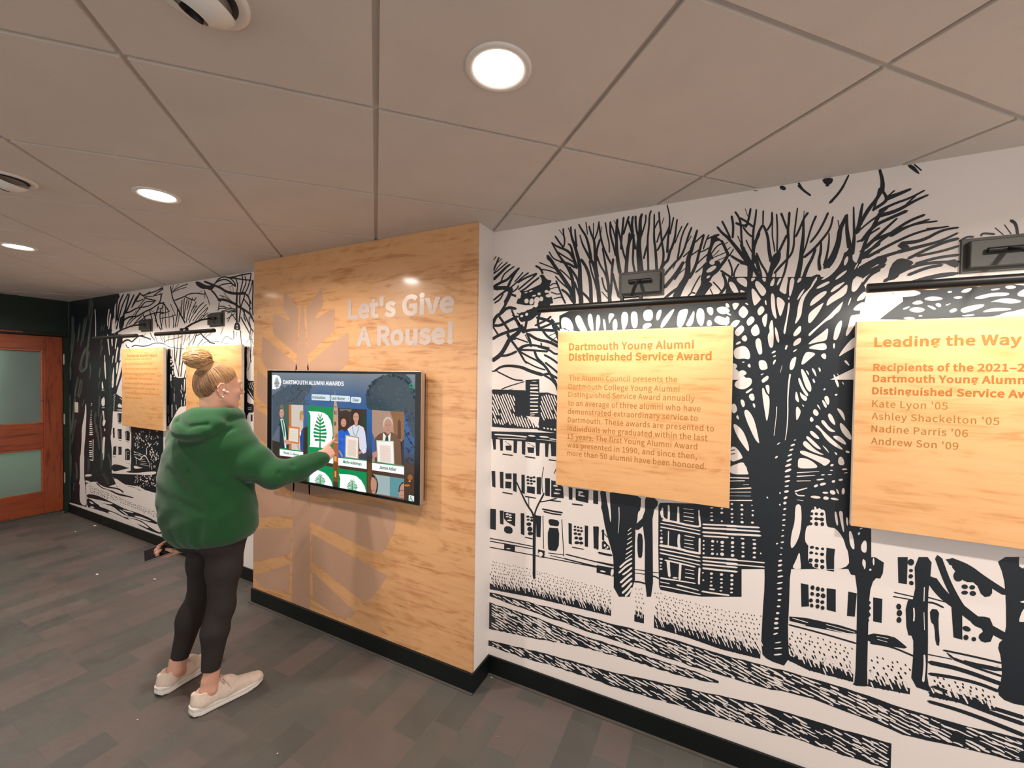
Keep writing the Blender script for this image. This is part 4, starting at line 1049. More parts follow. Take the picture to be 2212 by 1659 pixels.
102-3724,2259,12,0,-39,12,-17,-38,11
102-3732,2216,8,67,1,8,58,-23,8,113,-12,8
102-3732,2196,8,67,6,8,82,-24,8,89,-10,8
102-3690,2174,10,58,2,10,65,-13,10,81,-5,9
102-3583,2221,9,33,-31,7,56,-13,7
102-3607,2155,7,57,7,7,56,6,7
102-3615,2107,8,41,13,8,72,25,8
102-3599,2083,9,33,36,9,24,33,9
102-3542,2142,10,48,-41,10,24,-29,11
102-3423,2112,13,39,-44,13,39,-44,13,38,-43,13
102-3416,2191,13,47,-58,13,39,-58,13,30,-48,13,46,-39,12
102-3369,2170,15,-15,-55,15,31,-39,13
102-3285,2123,20,30,-52,27
102-3308,2111,12,-7,-46,12,30,-39,12,-22,-91,12
100-3518,2017,8,28,16,28,40,-2,23,-20,8,-47,-47,6
102-3518,2007,10,5,-38,10,-4,-28,10
102-3478,1996,8,4,-38,8
102-3423,2004,13,1,-47,12,15,-67,12
102-3307,1981,10,15,-47,10,8,-60,11,-15,-69,11,16,-56,10
102-3269,1989,7,-15,-55,7,30,-47,7
102-3345,1908,5,31,22,4,30,4,4,30,-10,4
102-3665,2042,6,-16,-38,6,-25,-24,6
102-3689,1906,7,41,48,6,41,13,5,33,-20,5,49,-11,5
102-3664,1901,4,41,4,4,57,-6,4
102-3533,1931,6,0,-33,6
102-3517,1931,6,16,-34,6
102-4683,2237,7,64,35,9,0,27,11
102-4683,2204,8,126,10,8,62,12,8
102-4662,2165,8,146,3,8,122,15,8
102-4640,2289,10,20,-77,11,-21,-76,10,-10,-70,11
102-4588,2297,12,10,-77,12,-10,-64,12,21,-88,12
102-4526,2217,10,10,-65,10,0,-81,10
102-4495,2291,8,51,-68,8,40,-45,8
102-4454,2192,13,20,-65,14,-10,-59,14
102-4374,2251,16,0,-74,16,-40,-105,16
102-4325,2248,12,-20,-73,12,-9,-52,11,-30,-47,11
102-4296,2309,16,-9,-62,16,-10,-73,16
102-4257,2327,14,-9,-62,14,-10,-73,14,0,-47,14
102-4209,2313,13,-29,-60,13,-19,-72,14,0,-42,14
102-4180,2306,13,-19,-56,13,-19,-30,12
102-4124,2318,12,-37,-70,12,-38,-60,13,-19,-51,13,-10,-31,13
102-4068,2278,11,-56,-53,11,-37,-49,12,-29,-51,12
102-4050,2246,10,-55,-43,11,-19,-19,11
102-3950,2267,9,-63,-28,9,-74,-47,10,-56,-48,11,-37,-45,12
102-3906,2247,9,-71,-36,9,-73,-41,10,-74,-58,10
102-3888,2221,9,-71,-36,9,-72,-37,10,-56,-43,10
102-3879,2175,8,-62,-26,9,-72,-32,9
102-3888,2211,10,-35,-33,10,-36,-28,10
102-4087,2182,12,56,48,11,54,27,10
102-4115,2225,9,28,18,7,37,-2,6
102-4040,2108,10,45,38,9,36,14,8
102-3959,2119,8,54,28,7,35,3,6
102-4652,2022,7,32,-40,7,32,-44,7
102-4588,2020,8,-11,-49,8,-10,-33,8
102-4547,2024,8,21,-44,8,0,-54,8
102-4495,2016,8,-21,-37,8
102-4424,2025,12,-10,-48,12,0,-64,12,10,-54,12,0,-118,12
102-4345,2027,10,-19,-63,10,-10,-68,10,-20,-91,10,-10,-74,10
102-4296,2031,12,0,-69,12,-9,-68,12,-20,-89,12,-10,-80,12
102-4237,2023,10,-10,-62,9,-29,-52,9
102-4133,2025,6,-47,-40,6,-48,-40,6
102-4086,2028,9,-19,-61,8,-56,-39,8,-29,-36,8
102-4171,1995,9,-9,-62,9,-10,-41,9
102-4609,1938,9,62,21,8,113,7,8,138,17,8
102-4684,1929,7,85,-7,7,62,-23,7,113,-19,6,167,-8,6
102-4059,2027,14,64,-27,14,45,-32,14,71,-32,14,36,-21,13,60,-6,12
102-4050,2027,14,-18,-35,14,-18,-35,13,-38,-51,13
102-3959,1953,9,-45,-29,9,-45,-30,9
102-3950,2018,10,-36,-19,9,-82,-17,9
102-3861,2020,6,-62,-23,6,-36,-34,7
102-3800,2018,6,-61,-28,6,-62,-23,6
102-3818,1999,6,-52,-24,6
102-3861,1915,9,-26,21,9,-36,16,8
102-3843,1930,5,60,-2,5,68,-6,5
102-3977,1898,6,54,29,6,44,4,5
102-3791,1904,4,68,18,4
100-4547,1877,62,-1,-11,-59,31,-22,0,-43,40,-32,-10,-16,-102,0
100-3375,1876,46,-1,-15,-56,8,-70,-39,-42
102-3314,1870,7,-15,-51,7
102-3254,1869,7,-7,-65,7
101-6731,1779,1329,-6,-38,-162,-90,-129,-27,-55,191,-54,-1,-119,-269,-14,-14,-124,-41,-151,26,-121,-1,-124,-1079,-113
102-6314,1114,11,-47,-135,12,-17,-167,12,-17,-161,12
102-6300,1049,12,-31,-134,12,-25,-134,12
101-5251,1118,346,-11,284,3,-1,-282,-630,-65
101-6744,697,805,77,274,26,-2,-210,40,-51,52,-55,-173,-48,-138,-5,-112,23,-144,-18,-149,-45,12,-256,-472,-18
102-6394,724,11,-10,-201,11,-10,-202,11,14,-158,11
102-6356,727,11,-10,-200,11,29,-195,11,-2,-173,11
102-6427,587,8,-9,-202,8,13,-199,8
101-5252,840,630,60,-43,-733,-65,336,-234,2,-116,19,-278,-18,-256,28,-53,49,259,43,155,36
102-5666,720,5,183,7,5,225,0,5
100-5666,683,182,13,127,-10,98,-1,-225,-56,-183,-21
102-6027,438,17,141,-45,16,191,7,17,158,-16,19,128,6,20,234,-2,21
102-5998,448,18,168,-23,16,162,9,15,157,9,16,102,-22,18
102-5562,461,9,153,2,9,174,-18,9,167,-1,8
102-5309,500,6,146,2,6,118,-19,7
102-4953,467,7,113,10,7,100,2,7
102-4918,437,5,89,-4,5,88,7,5
102-6277,347,5,105,20,5,88,31,5
102-6262,329,5,119,22,5,73,30,6
102-6262,309,4,119,16,4
100-6277,280,221,25,197,-10,190,-16,157,-13,152,-13,244,3,231,-9,155,-19,0,-22,-155,-4,-138,-1,-189,-2,-148,-12,-126,15,-157,37,-189,-3,-225,4,-206,3
100-6278,241,134,-7,144,-30,250,-19,212,-3,128,-16,173,17,168,10,104,-17,113,-20,208,-8,-21,-26,-220,-1,-184,14,-229,-4,-253,6,-227,13,-222,-4,-145,-3,-119,-6
100-4550,1878,46,-1,13,-72,26,-26,19,-41,17,-91,29,-31,66,-9,134,14,0,-241,-59,-27,-56,2,-56,-33,-58,-64,-97,-99,-35,-2,8,312
102-4419,1901,11,0,-97,11,21,-76,11,46,-106,11
102-4369,1930,9,-12,-101,9,-19,-65,9
102-4315,1919,11,-26,-140,11,-11,-101,11,1,-56,11
102-4268,1788,15,-28,-50,16,-21,-116,17
102-4200,1723,11,-41,-55,12,-18,-55,12
102-4200,1679,17,-23,-60,17
102-4455,1866,12,-7,-66,12
100-3387,1879,20,-4,20,-81,15,-56,-13,-56,7,-80,93,1,4,-11,-84,-7,-6,-39,-1,-126,88,1,0,-71,-87,-1,-12,-108,-41,-3
101-3333,1586,88,2,1,-143,-89,61
102-3315,1869,6,33,-64,6,-13,-59,6,-32,-64,6
102-3347,1834,5,26,32,5
102-3263,1833,5,13,-32,5
102726,540,12,76,0,13,64,-12,14,97,-11,15
102724,507,12,60,-1,13,58,-5,14,71,-12,15,51,-10,15
102837,548,12,59,-4,14,66,-5,15
102736,566,12,66,-13,14,48,4,15
210-935,2090,-12,-7,-15,6,-4,14,12,7,15,-7
210-846,2094,-6,-5,-12,-1,-8,4,6,5,13,1
210-820,2100,-5,-7,-10,0,-6,8,5,8,11,-1
210-776,2109,-6,-7,-12,1,-7,8,6,7,13,-1
210-759,2085,-9,-7,-18,1,-9,9,9,8,18,-2
210-888,2066,-9,-11,-14,3,-5,14,9,10,14,-3
210-859,2059,-12,-13,-13,4,-2,18,11,13,13,-4
210-826,2065,-11,-15,-17,4,-5,19,11,14,17,-4
210-805,2073,-6,-12,-13,1,-6,12,6,12,13,-1
210-714,2051,-12,-4,-21,5,-10,9,12,5,21,-5
210-896,2116,-4,-5,-10,-2,-6,2,3,4,10,2
210-866,2122,-4,-5,-12,-3,-7,2,4,5,12,3
210-5,2173,-6,-9,-12,2,-6,10,5,9,13,-2
2102,2159,-6,-14,-21,-13,-16,2,7,14,21,13
210-23,2119,-1,-7,-8,-5,-6,1,1,7,7,5
210-54,2154,-1,-5,-5,-4,-5,0,2,4,5,5
210372,2065,23,23,19,28,19,34,11,28,-7,-41,-15,-34,-23,-27,-21,-13
210454,2127,-7,-15,-5,2,1,19,7,15,6,-3
210454,2095,-7,-13,-20,-18,-12,-5,7,13,20,18
210351,2051,-13,-23,-3,2,9,26,13,22,3,-2
210401,2056,-9,-11,-23,-13,-14,-2,9,11,24,14
210482,2105,-6,-11,-2,1,4,13,6,10,2,-1
210344,2133,-3,0,-7,1,-3,1,3,-1,7,-1
210408,2028,16,11,23,13,-11,-16,-12,-14
21047,2087,21,-5,17,-36,3,-14,-17,2,-14,22
21075,2100,42,-4,2,-42,-15,9,-20,17
21093,2050,20,-14,3,-5,-22,1
210132,2095,19,-2,-18,-18
210168,2091,19,-1,-4,-22
210145,2067,6,15,12,-8,23,-31,2,-16,-13,-16,-16,24
210134,2047,7,4,28,-46,0,-5,-18,-22,-7,0,-7,37
210201,2065,10,20,6,-1,-3,-30,-13,-1
210223,2058,8,25,11,1,-15,-32
210234,2039,10,35,4,15,16,-2,-6,-42,0,-33,-24,19
210270,2082,16,-2,-7,-50,-10,-32,-3,33
210293,2064,6,15,10,-1,-3,-12,-11,-8
210359,2073,-22,-37,-22,-24,-8,-14,-9,-32,-2,-38,-9,-43,24,40,1,32,6,38,18,33,23,38
210320,2037,-17,-21,-9,-25,5,0,16,29
210398,2056,2,-6,-24,-16,-20,-5,16,16
210371,2065,12,6,8,-1,-16,-7
210402,2016,14,20,31,15,-2,-7,-29,-27,-11,-5
210468,2032,5,33,34,-3,-25,-53,-14,0
210388,1955,9,36,27,20,29,30,3,-8,-4,-33,-39,-24
210335,1958,8,30,26,25,21,8,1,-12,-26,-28
210332,1926,12,19,37,30,1,-5,-18,-41,-29,-44
210335,1851,10,12,30,31,29,33,10,14,29,35,0,-5,-9,-33,-14,-12,-11,-16,-18,-9,-31,-33,-22,-28
210332,1808,14,18,38,33,16,19,-3,-44,-6,-11,-30,-5
210333,1796,24,14,32,6,6,-11,1,-13,-10,-6,-29,4
210313,1733,12,43,12,6,27,-8,-18,-18,-26,-28
210376,1765,8,9,10,-1,1,-18,-5,-6
210415,1831,6,46,14,24,8,0,-4,-36,-11,-39,-9,-1
210415,1812,7,2,-1,-20,-4,-2
210453,1847,9,36,5,36,13,2,33,3,0,-36,-30,1,-2,-7,-11,-23,-13,-21
210472,1940,15,21,24,10,1,-35,-28,0
210483,1973,9,21,19,18,0,-31,-21,-8
210432,1757,11,27,24,38,19,17,-1,-43,-28,-17
210469,1991,-5,-24,-7,-14,5,27
210450,1743,7,6,12,-21,-3,-3
21085,1950,18,31,12,-9,13,-22,-17,-24,-9,2
21063,1994,28,-2,-2,-10,-14,-22,-7,12
21039,1996,12,-4,5,-19,-17,4
210112,1991,9,-1,5,-11,-12,6
21040,1961,24,-19,-5,-3,-19,11
21040,1942,19,-12,-11,-29,-7,-8
210156,1956,15,20,10,-8,3,-16,-16,-18,-7,4
210118,1914,16,20,9,-3,8,-16,-19,-22,-9,2
21055,1895,19,26,19,-2,3,-7,-19,-26,-6,7
210133,1876,18,24,9,-3,9,-30,-4,-13,-20,-7
21075,1865,4,13,21,21,10,-9,2,-16,-20,-24,-10,4
21099,1841,16,17,9,-16,-2,-11,-9,-5
21078,1817,16,14,9,-7,-15,-10
210149,1833,23,12,8,-65,-4,-7,-11,-2
21074,1798,37,14,17,-15,8,-24,-1,-16,-6,-6,-17,6,-21,-5,-16,11
210172,1922,16,20,7,-3,-4,-47,-6,-10
210182,1991,5,10,4,-21,-3,-5
210203,2026,14,-6,4,-62,7,-39,-7,0,-13,29
210224,2009,15,-6,15,-19,-1,-13,-12,-45,-5,5,-9,37
210200,1886,8,31,7,-10,5,-104,-16,-6,-9,53,10,16
210220,1888,9,-13,10,-47,-4,-12,-10,23
210265,1983,6,-3,-1,-25,-7,-51,-5,-53,-7,8,2,20,9,51
210263,2001,6,2,0,-10,-4,2
210283,1848,8,20,19,24,2,-30,-20,-20
210285,1809,5,18,19,13,4,-8,-4,-16,-20,-12
210257,1792,4,18,7,0,-5,-21
210285,1782,6,8,11,3,-13,-13
210209,1776,13,13,6,-4,-8,-9
210215,1763,10,6,4,-2,-8,-7
210217,1738,6,13,7,-2,-11,-23
210165,1741,9,9,18,-4,8,-26,-3,-10,-24,-5
210274,1708,5,43,19,14,-2,-22,-7,-34
210103,1741,14,3,-4,-8
210125,1725,9,12,6,-17,-6,-3
21069,1737,16,-4,5,-13,-14,-13
21071,1666,10,22,28,23,21,-20,-32,-14
212250,1726,2,-6,-29,2
21080,1649,11,16,51,14,4,-31,-26,-23,-21,0,-17,11
210120,1613,25,19,4,-5,-22,-21
210133,1598,8,10,11,0,5,-26,-10,-6,-8,8
210148,1563,5,7,7,-12,-4,-13
210103,1577,6,6,8,-5,5,-19,-6,-11,-6,5
21071,1560,10,4,8,-9,5,-21,-12,-14,-9,5
21087,1505,9,13,6,-26
210117,1535,14,6,21,-31,12,-41,13,-65,-2,-4,-12,13,-16,34,-22,54
21075,1484,37,-27,17,-38,11,-37,0,-22,-12,13,-37,56
210181,1633,7,0,7,-23,14,-13,1,-47,-8,-65,-7,38,-11,73
210192,1641,7,6,9,-3,0,-37,-6,3
210178,1667,24,21,3,-18,-18,-16,-6,2
210173,1688,16,8,-9,-11
212278,1691,6,-4,-41,5,-2,-59,4,2,-63,4,-2,-65,3,-5,-42,2
212235,1557,3,-1,-45,2,-6,-75,2
210296,1595,4,36,13,-56,-11,7
210300,1567,17,-19,-1,-18,-10,-26,-4,5
210304,1669,6,12,16,-47,17,-25,-8,-8,-17,30
210311,1623,9,-12,19,-12,-6,-19,-17,16
210312,1712,10,0,24,-55,5,-23,-4,-16,-13,14,-11,32
210328,1709,11,-7,3,-20
210347,1717,12,-5,8,-32,-7,7
210369,1722,11,-10,-4,-16
210352,1670,4,6,7,-16,-5,-5
210320,1573,9,-10,-5,-3
210418,1693,6,-3,15,-39,-3,-12,-7,12
210428,1699,9,-11,0,-5
210460,1700,16,-16,0,-10,-5,0
210446,1661,4,3,4,-15
210387,1628,6,11,4,-8
210423,1614,13,3,-6,-11
210390,1601,12,9,8,-21,-3,-19,-6,4
210384,1588,6,3,13,-24,-6,-11
210368,1570,6,2,9,-21,-4,2
210356,1542,7,15,15,-19,-7,-14,-10,6
210346,1509,6,16,10,-15,-8,-11
210429,1565,25,-16,8,-43,-13,21
210404,1532,7,8,11,-14,11,-37,-19,16
210382,1506,10,8,19,-31,24,-16,-22,-1,-16,19
210441,1514,38,-48,3,-34,-34,36
210363,1485,11,7,17,-23,35,-37,31,-29,-5,-5,-30,17,-24,25,-15,29
210419,1450,22,4,20,-19,6,-19,-26,15
210346,1460,10,9,30,-35,-21,3
210335,1438,7,8,24,-24,25,-29,-17,3,-21,20
210325,1409,6,15,8,-1,31,-35,31,-15,-18,1,-37,14
210316,1372,5,16,50,-18,46,-13,-1,-12,-16,-17,-12,11,-37,19
210312,1326,1,27,21,2,25,-9,24,-25,-35,-7,-34,-3
210388,1414,16,-13,11,-22,-12,14
210427,1390,12,-6,-2,-11
210441,1360,6,13,9,-4,7,-22,-6,-9,-14,2
210302,1408,-4,-6,-8,-4,-5,1,3,6,8,4
210297,1389,-3,-6,-7,-4,-6,0,3,6,8,4
210293,1367,-3,-6,-9,-5,-5,0,3,6,9,6
210293,1348,-4,-7,-10,-7,-7,0,4,7,11,7
210291,1327,-4,-7,-12,-7,-7,1,5,7,11,6
210292,1305,-4,-7,-13,-8,-7,0,4,8,13,8
210305,1426,-2,-2,-5,-2,-2,1,1,2,5,2
210251,1411,-2,-4,-6,-6,-4,-1,2,5,6,5
210243,1355,0,-6,-5,-5,-5,-1,1,6,5,5
210477,1390,-4,-3,-7,2,-3,6,5,3,7,-3
210429,1339,-2,-5,-6,-4,-4,3,2,5,5,3
210472,1326,-5,-4,-9,-2,-5,2,4,3,10,2
210427,1316,-3,-3,-5,0,-3,1,3,3,5,0
21070,1373,13,8,17,-13,19,-33,-7,-6,-42,-22
21071,1289,48,31,10,-22,11,-28,0,-5,-69,-7
21069,1296,57,17,14,-41,-69,-10
21270,1244,8,71,6,7
21271,1229,6,55,8,6
212122,1219,3,20,4,3
21272,1195,4,45,8,5,34,6,6
21272,1181,5,78,11,5
21272,1165,3,78,10,3
21271,1145,7,84,12,7
21086,1131,-2,-4,-6,0,-2,3,2,4,6,1
21085,1108,-2,-4,-4,0,-2,3,2,4,4,1
21089,1089,-3,-5,-6,-1,-4,3,4,5,6,1
21087,1074,-2,-3,-4,0,-2,1,2,3,4,1
21088,1054,-2,-4,-5,0,-2,3,2,4,5,1
210124,1132,-3,-5,-6,0,-2,5,3,4,6,0
210126,1114,-3,-5,-7,-1,-4,4,4,5,6,1
210125,1093,-2,-5,-6,-1,-3,4,3,5,5,1
210125,1076,-3,-2,-5,0,-2,2,3,2,4,0
210128,1059,-4,-5,-7,0,-3,5,4,5,7,0
210159,1137,-2,-3,-3,0,-1,2,1,3,3,0
210165,1115,-3,-3,-5,-1,-3,3,3,3,5,1
210164,1096,-2,-5,-5,-1,-2,5,2,5,4,0
210165,1065,-3,-5,-6,-1,-3,4,3,5,6,0
21262,1033,8,49,6,8,73,8,7
21262,1017,7,61,8,7,64,6,7
21262,998,9,62,8,9,66,8,8
21093,985,-3,-3,-6,0,-3,2,3,4,6,0
21094,965,-3,-5,-7,-2,-4,5,4,6,7,1
21094,948,-3,-5,-7,-2,-4,4,4,5,7,1
21093,930,-2,-3,-6,-2,-3,3,3,3,6,1
21096,911,-4,-7,-7,-1,-4,5,4,6,7,2
210132,989,-4,-3,-8,0,-4,3,4,3,9,0
210133,969,-3,-6,-7,-1,-3,5,3,6,7,2
210133,953,-3,-5,-7,0,-3,3,4,5,6,0
210133,933,-3,-4,-6,0,-3,4,4,4,6,0
210135,915,-4,-5,-7,-2,-4,4,4,6,7,2
210175,994,-4,-4,-8,-1,-4,2,4,3,8,1
210176,976,-4,-6,-7,-1,-4,4,3,6,8,1
210176,958,-3,-5,-8,-1,-4,3,4,6,7,1
210176,939,-4,-5,-7,-1,-3,4,4,5,7,1
210176,919,-4,-5,-6,-1,-4,3,4,6,6,1
210195,939,-3,-3,-3,1,0,3,2,3,3,0
21265,886,5,73,10,5,68,7,5
21265,867,5,73,10,5,68,8,5
210291,1325,-4,-6,-12,-7,-7,1,5,6,11,7
210292,1306,-5,-8,-12,-8,-8,1,5,8,12,8
210289,1277,-5,-5,-11,-4,-6,2,5,6,11,3
210289,1259,-5,-6,-10,-4,-6,1,4,6,11,4
210285,1237,-4,-5,-8,-3,-5,2,4,4,8,3
210285,1216,-3,-7,-9,-4,-6,3,3,6,9,4
210281,1191,-2,-7,-7,-5,-6,1,2,7,7,5
210278,1167,-2,-7,-6,-3,-4,3,1,7,6,3
210278,1142,-2,-5,-6,-3,-4,2,2,5,6,3
210277,1116,-3,-3,-6,-2,-4,2,3,4,6,1
210276,1096,-3,-5,-6,-2,-4,2,3,4,6,3
210276,1073,-3,-3,-7,-1,-3,2,3,3,7,1
210272,1053,-1,-3,-5,-3,-3,1,2,4,5,2
210273,1029,-2,-3,-7,-3,-3,2,3,4,6,2
210273,1004,-3,-5,-6,-2,-4,2,3,4,7,2
210269,976,-3,-2,-5,1,-2,2,3,2,5,0
210267,952,-2,-4,-5,-2,-2,2,2,3,4,2
210268,928,-3,-4,-6,-2,-3,1,2,4,7,2
210267,905,-3,-4,-7,-3,-4,2,3,4,7,2
210258,1155,-1,-4,-4,0,-2,3,2,3,3,1
210257,1203,-1,-4,-3,0,-2,3,2,4,3,0
210253,994,-2,-4,-4,-2,-3,2,2,4,4,2
210212,1180,2,-5,-3,-2,-3,2,-1,4,2,3
210307,1146,4,18,11,2,5,-10,3,-50,-4,-59,-13,-44,-14,-24,-5,18,3,47,10,45
210326,980,4,-53,8,-21,-38,-8,14,36
212311,1293,6,71,13,3
212311,1278,7,58,11,4
212311,1259,6,45,7,4
212307,1217,10,37,18,6
212307,1210,4,8,-10,5,22,3,5
212313,1183,3,20,-1,3
210381,1253,-2,-7,-7,-5,-6,1,2,7,8,6
210407,1262,-5,-7,-11,-5,-6,3,4,7,11,5
210435,1275,-2,-6,-6,-2,-4,3,2,6,7,2
210459,1284,-3,-6,-7,-2,-5,3,3,6,8,2
210401,1279,-6,-5,-14,-4,-8,1,7,5,14,4
210415,1225,-6,-4,-10,-1,-5,4,5,4,11,1
210437,1224,-8,-5,-9,5,-2,10,8,5,9,-5
210446,1236,2,-10,-3,-2,-5,9,-2,11,3,1
210466,1239,-3,-13,-6,-1,-2,13,3,13,5,0
210392,1203,-10,-6,-18,0,-9,5,10,6,18,0
210417,1204,-5,-7,-11,0,-4,6,5,7,10,0
210449,1203,-7,-4,-15,1,-7,5,8,4,14,-1
210428,1338,-1,-5,-6,-3,-3,2,1,6,5,3
210471,1325,-4,-3,-9,-1,-4,2,4,4,9,1
210402,1296,-3,-3,-7,-2,-4,1,3,4,7,1
210424,1299,-3,-2,-8,-1,-4,1,4,2,8,1
210473,1313,-3,-3,-7,-2,-3,1,3,2,7,2
210345,1082,14,4,-1,65,14,0,-3,12,6,3,3,-13,10,10,4,-8,14,2,4,-62,10,-6,17,2,17,-18,14,-27,4,-22,10,-20,4,-67,-131,-30,-1,99,-13,14
210434,1156,8,-2,7,-53,-8,1
210448,1160,13,0,1,-32,6,-48,-5,-1,-11,52
210471,1140,7,-4,0,-32,-5,6
210480,1087,10,0,10,-50,-1,-24,-13,17
210518,1036,11,26,7,-6,1,-45,-15,2
210530,985,5,-4,0,-31,-6,-1
210516,1082,-3,-6,-4,0,-1,6,3,6,4,0
210523,1106,-2,-4,-5,-3,-3,0,2,4,5,3
212-352,936,5,14,16,5
212-352,918,6,15,13,6
212-353,894,6,18,15,6
212-354,872,7,21,19,7
212-358,846,7,26,22,7
212-359,823,7,27,23,7
212-361,800,6,29,28,6
212-387,753,8,29,34,8,26,20,8
212-391,725,8,30,37,8,29,24,8
212-373,720,8,22,20,8,20,24,8
212-383,679,9,26,31,9,26,28,9
212-375,661,9,22,27,9,23,25,9
212-373,631,9,23,27,9,20,32,9
212-358,620,9,17,22,9,12,24,9
212-397,1044,4,3,-57,3,-4,-70,2
212-199,1069,8,-1,-18,8,4,-31,8,41,-5,7
212-198,1014,9,43,1,9,53,-5,9,52,-1,8,10,6,8
212-47,1084,6,3,-39,7,4,-33,8
212-173,1086,8,2,-42,9,-1,-29,10
212-132,1086,7,1,-41,9,0,-29,12
212-109,1081,5,39,2,5
212-108,1064,6,39,0,6
212-108,1047,6,40,-1,6
212-106,1029,5,37,0,5
210-210,1052,11,14,1,-50,-9,19
212-206,998,5,78,-1,5,88,-4,5
212-206,981,6,78,-1,6,88,-3,6
212-207,895,12,73,2,11,47,-6,10,49,1,10
212-171,966,8,0,-64,8
212-126,960,10,-2,-35,11,5,-30,12
212-41,959,8,0,-34,8,1,-34,8
212-102,960,7,39,-1,7
212-103,941,5,35,2,5
212-102,925,6,34,1,6
212-103,909,6,39,-1,6
210-198,966,-2,-5,-5,-1,-3,4,3,4,5,1
210-197,950,-1,-4,-3,0,-2,3,2,3,3,1
210-195,931,-3,-7,-7,-1,-4,6,4,6,6,2
210-193,914,-4,-7,-7,-2,-4,6,4,8,7,1
212-206,877,7,80,0,6,88,-2,6
212-206,860,7,81,-2,6,88,0,6
212-168,845,5,56,-1,5,75,-4,5
212-184,831,7,46,0,7,81,-4,7
212-170,830,14,3,-37,12,4,-33,11
212-118,827,10,-1,-35,10,-1,-36,10
212-39,827,8,-1,-37,8,0,-36,8
212-101,828,7,42,-1,7
212-97,809,5,35,0,5
212-96,792,5,35,2,5
212-96,773,8,36,1,7
210-192,833,-5,-4,-8,0,-4,4,5,4,8,0
210-194,815,-4,-4,-7,0,-2,4,3,4,7,0
210-197,801,-3,-3,-4,-2,-3,3,2,3,5,1
210-193,788,-3,-4,-8,-2,-4,2,4,5,7,1
210-127,761,-6,-4,-12,-2,-6,3,6,4,12,2
212-201,744,8,65,5,6,81,5,5
212-201,726,7,38,1,6
212-131,729,8,48,-1,6,43,-2,4
212-203,707,5,41,3,5,53,0,5,75,-1,5
21011,1104,-4,-4,-7,-1,-4,2,4,4,7,1
21049,1106,-3,-4,-5,-1,-3,3,2,4,6,1
21010,1081,-3,-3,-6,-1,-4,2,3,4,7,1
21050,1088,-3,-5,-7,-1,-3,4,3,5,7,1
21012,1066,-4,-4,-8,-1,-4,3,4,4,8,1
21012,1049,-3,-4,-7,-1,-4,3,4,4,7,1
21049,1051,-2,-3,-5,-1,-2,3,2,3,5,1
21087,1132,-3,-4,-6,-1,-3,3,3,5,6,1
21087,1109,-2,-4,-6,-1,-3,3,3,5,5,1
21089,1089,-3,-5,-6,-1,-4,4,3,5,7,1
21089,1074,-3,-4,-6,-1,-3,2,3,4,6,1
21089,1056,-2,-4,-6,-1,-2,3,2,5,6,1
212-30,1024,7,54,6,7,79,10,6
212-30,1008,8,67,8,8,67,8,8
212-30,989,8,67,7,8,67,6,8
212-27,973,7,40,4,7,58,7,7
210-21,951,-2,-4,-4,-1,-2,4,2,4,4,1
21018,957,-3,-6,-8,-1,-3,5,3,6,7,1
21056,960,-4,-8,-8,-1,-4,6,4,8,8,1
21094,966,-3,-7,-8,-2,-3,6,3,7,8,2
21093,986,-3,-4,-7,-1,-3,3,3,4,7,1
210-20,933,-2,-4,-5,-1,-2,4,2,4,4,1
21016,938,-3,-4,-6,-1,-3,2,3,4,6,1
21055,944,-3,-5,-7,-1,-4,3,4,5,7,2
21095,948,-4,-6,-7,-1,-4,4,4,5,7,2
210-20,917,-2,-5,-5,0,-2,3,2,4,5,1
21016,921,-3,-4,-6,-1,-3,3,3,4,6,1
21056,928,-4,-4,-7,-2,-3,3,3,4,7,1
21095,930,-4,-4,-7,-1,-3,2,3,4,7,2
210-19,897,-2,-5,-6,-1,-2,4,2,5,5,1
21018,902,-4,-6,-7,-1,-3,4,3,6,7,2
21057,908,-4,-8,-8,-1,-5,6,4,8,9,1
21096,911,-4,-7,-7,-2,-4,6,3,8,8,1
21033,904,-2,-5,-3,-1,-2,4,2,6,3,0
21031,958,-1,-5,-2,0,-2,4,1,5,3,1
212-27,877,7,54,7,7,79,11,7
212-27,862,7,54,5,7,80,10,7
212-27,846,7,55,6,7,79,9,7
212-26,829,8,54,5,8,79,9,8
210-21,809,-2,-3,-4,-1,-2,3,2,3,4,1
21016,814,-4,-6,-6,-2,-4,5,3,6,7,1
21055,819,-3,-6,-7,-2,-4,5,3,6,7,2
21095,824,-4,-7,-7,-1,-3,5,3,6,7,2
210-18,777,-3,-4,-4,-1,-2,3,2,4,4,1
21015,795,-3,-4,-6,-1,-3,2,3,4,6,2
21055,798,-3,-4,-7,-2,-3,3,3,5,7,1
21095,804,-3,-6,-7,-2,-4,4,4,7,6,1
21013,778,-2,-4,-5,-1,-3,2,3,4,5,1
21055,782,-3,-4,-6,-2,-4,3,3,4,7,2
21095,786,-3,-6,-7,-2,-3,5,3,6,7,2
21016,762,-4,-6,-7,-1,-3,3,3,5,7,2
21055,763,-3,-4,-6,-1,-4,2,3,4,7,2
21095,767,-4,-5,-7,-2,-3,3,3,6,7,1
21026,745,-7,-4,-13,-1,-7,3,7,4,14,1
21054,747,-4,-3,-6,-2,-3,2,3,3,6,2
21094,750,-3,-4,-6,-2,-3,3,3,5,6,1
212-27,725,7,57,4,7,49,5,7
210-456,845,-4,-6,-6,0,-1,6,3,6,6,0
210-443,839,-3,-6,-5,0,-2,6,4,5,4,0
210-451,832,-2,-4,-4,0,-3,2,2,4,5,0
210-453,716,-9,-5,-15,0,-8,3,9,5,16,0
210-415,722,-6,-18,-8,-2,-3,17,6,18,8,2
212-1084,1343,7,113,3,7,82,-2,7
212-1064,1325,6,168,7,5
212-831,1337,4,112,-2,4
210-836,1352,-12,-4,-25,0,-11,4,12,4,24,0
210-757,1352,-16,-4,-32,0,-15,4,16,4,31,0
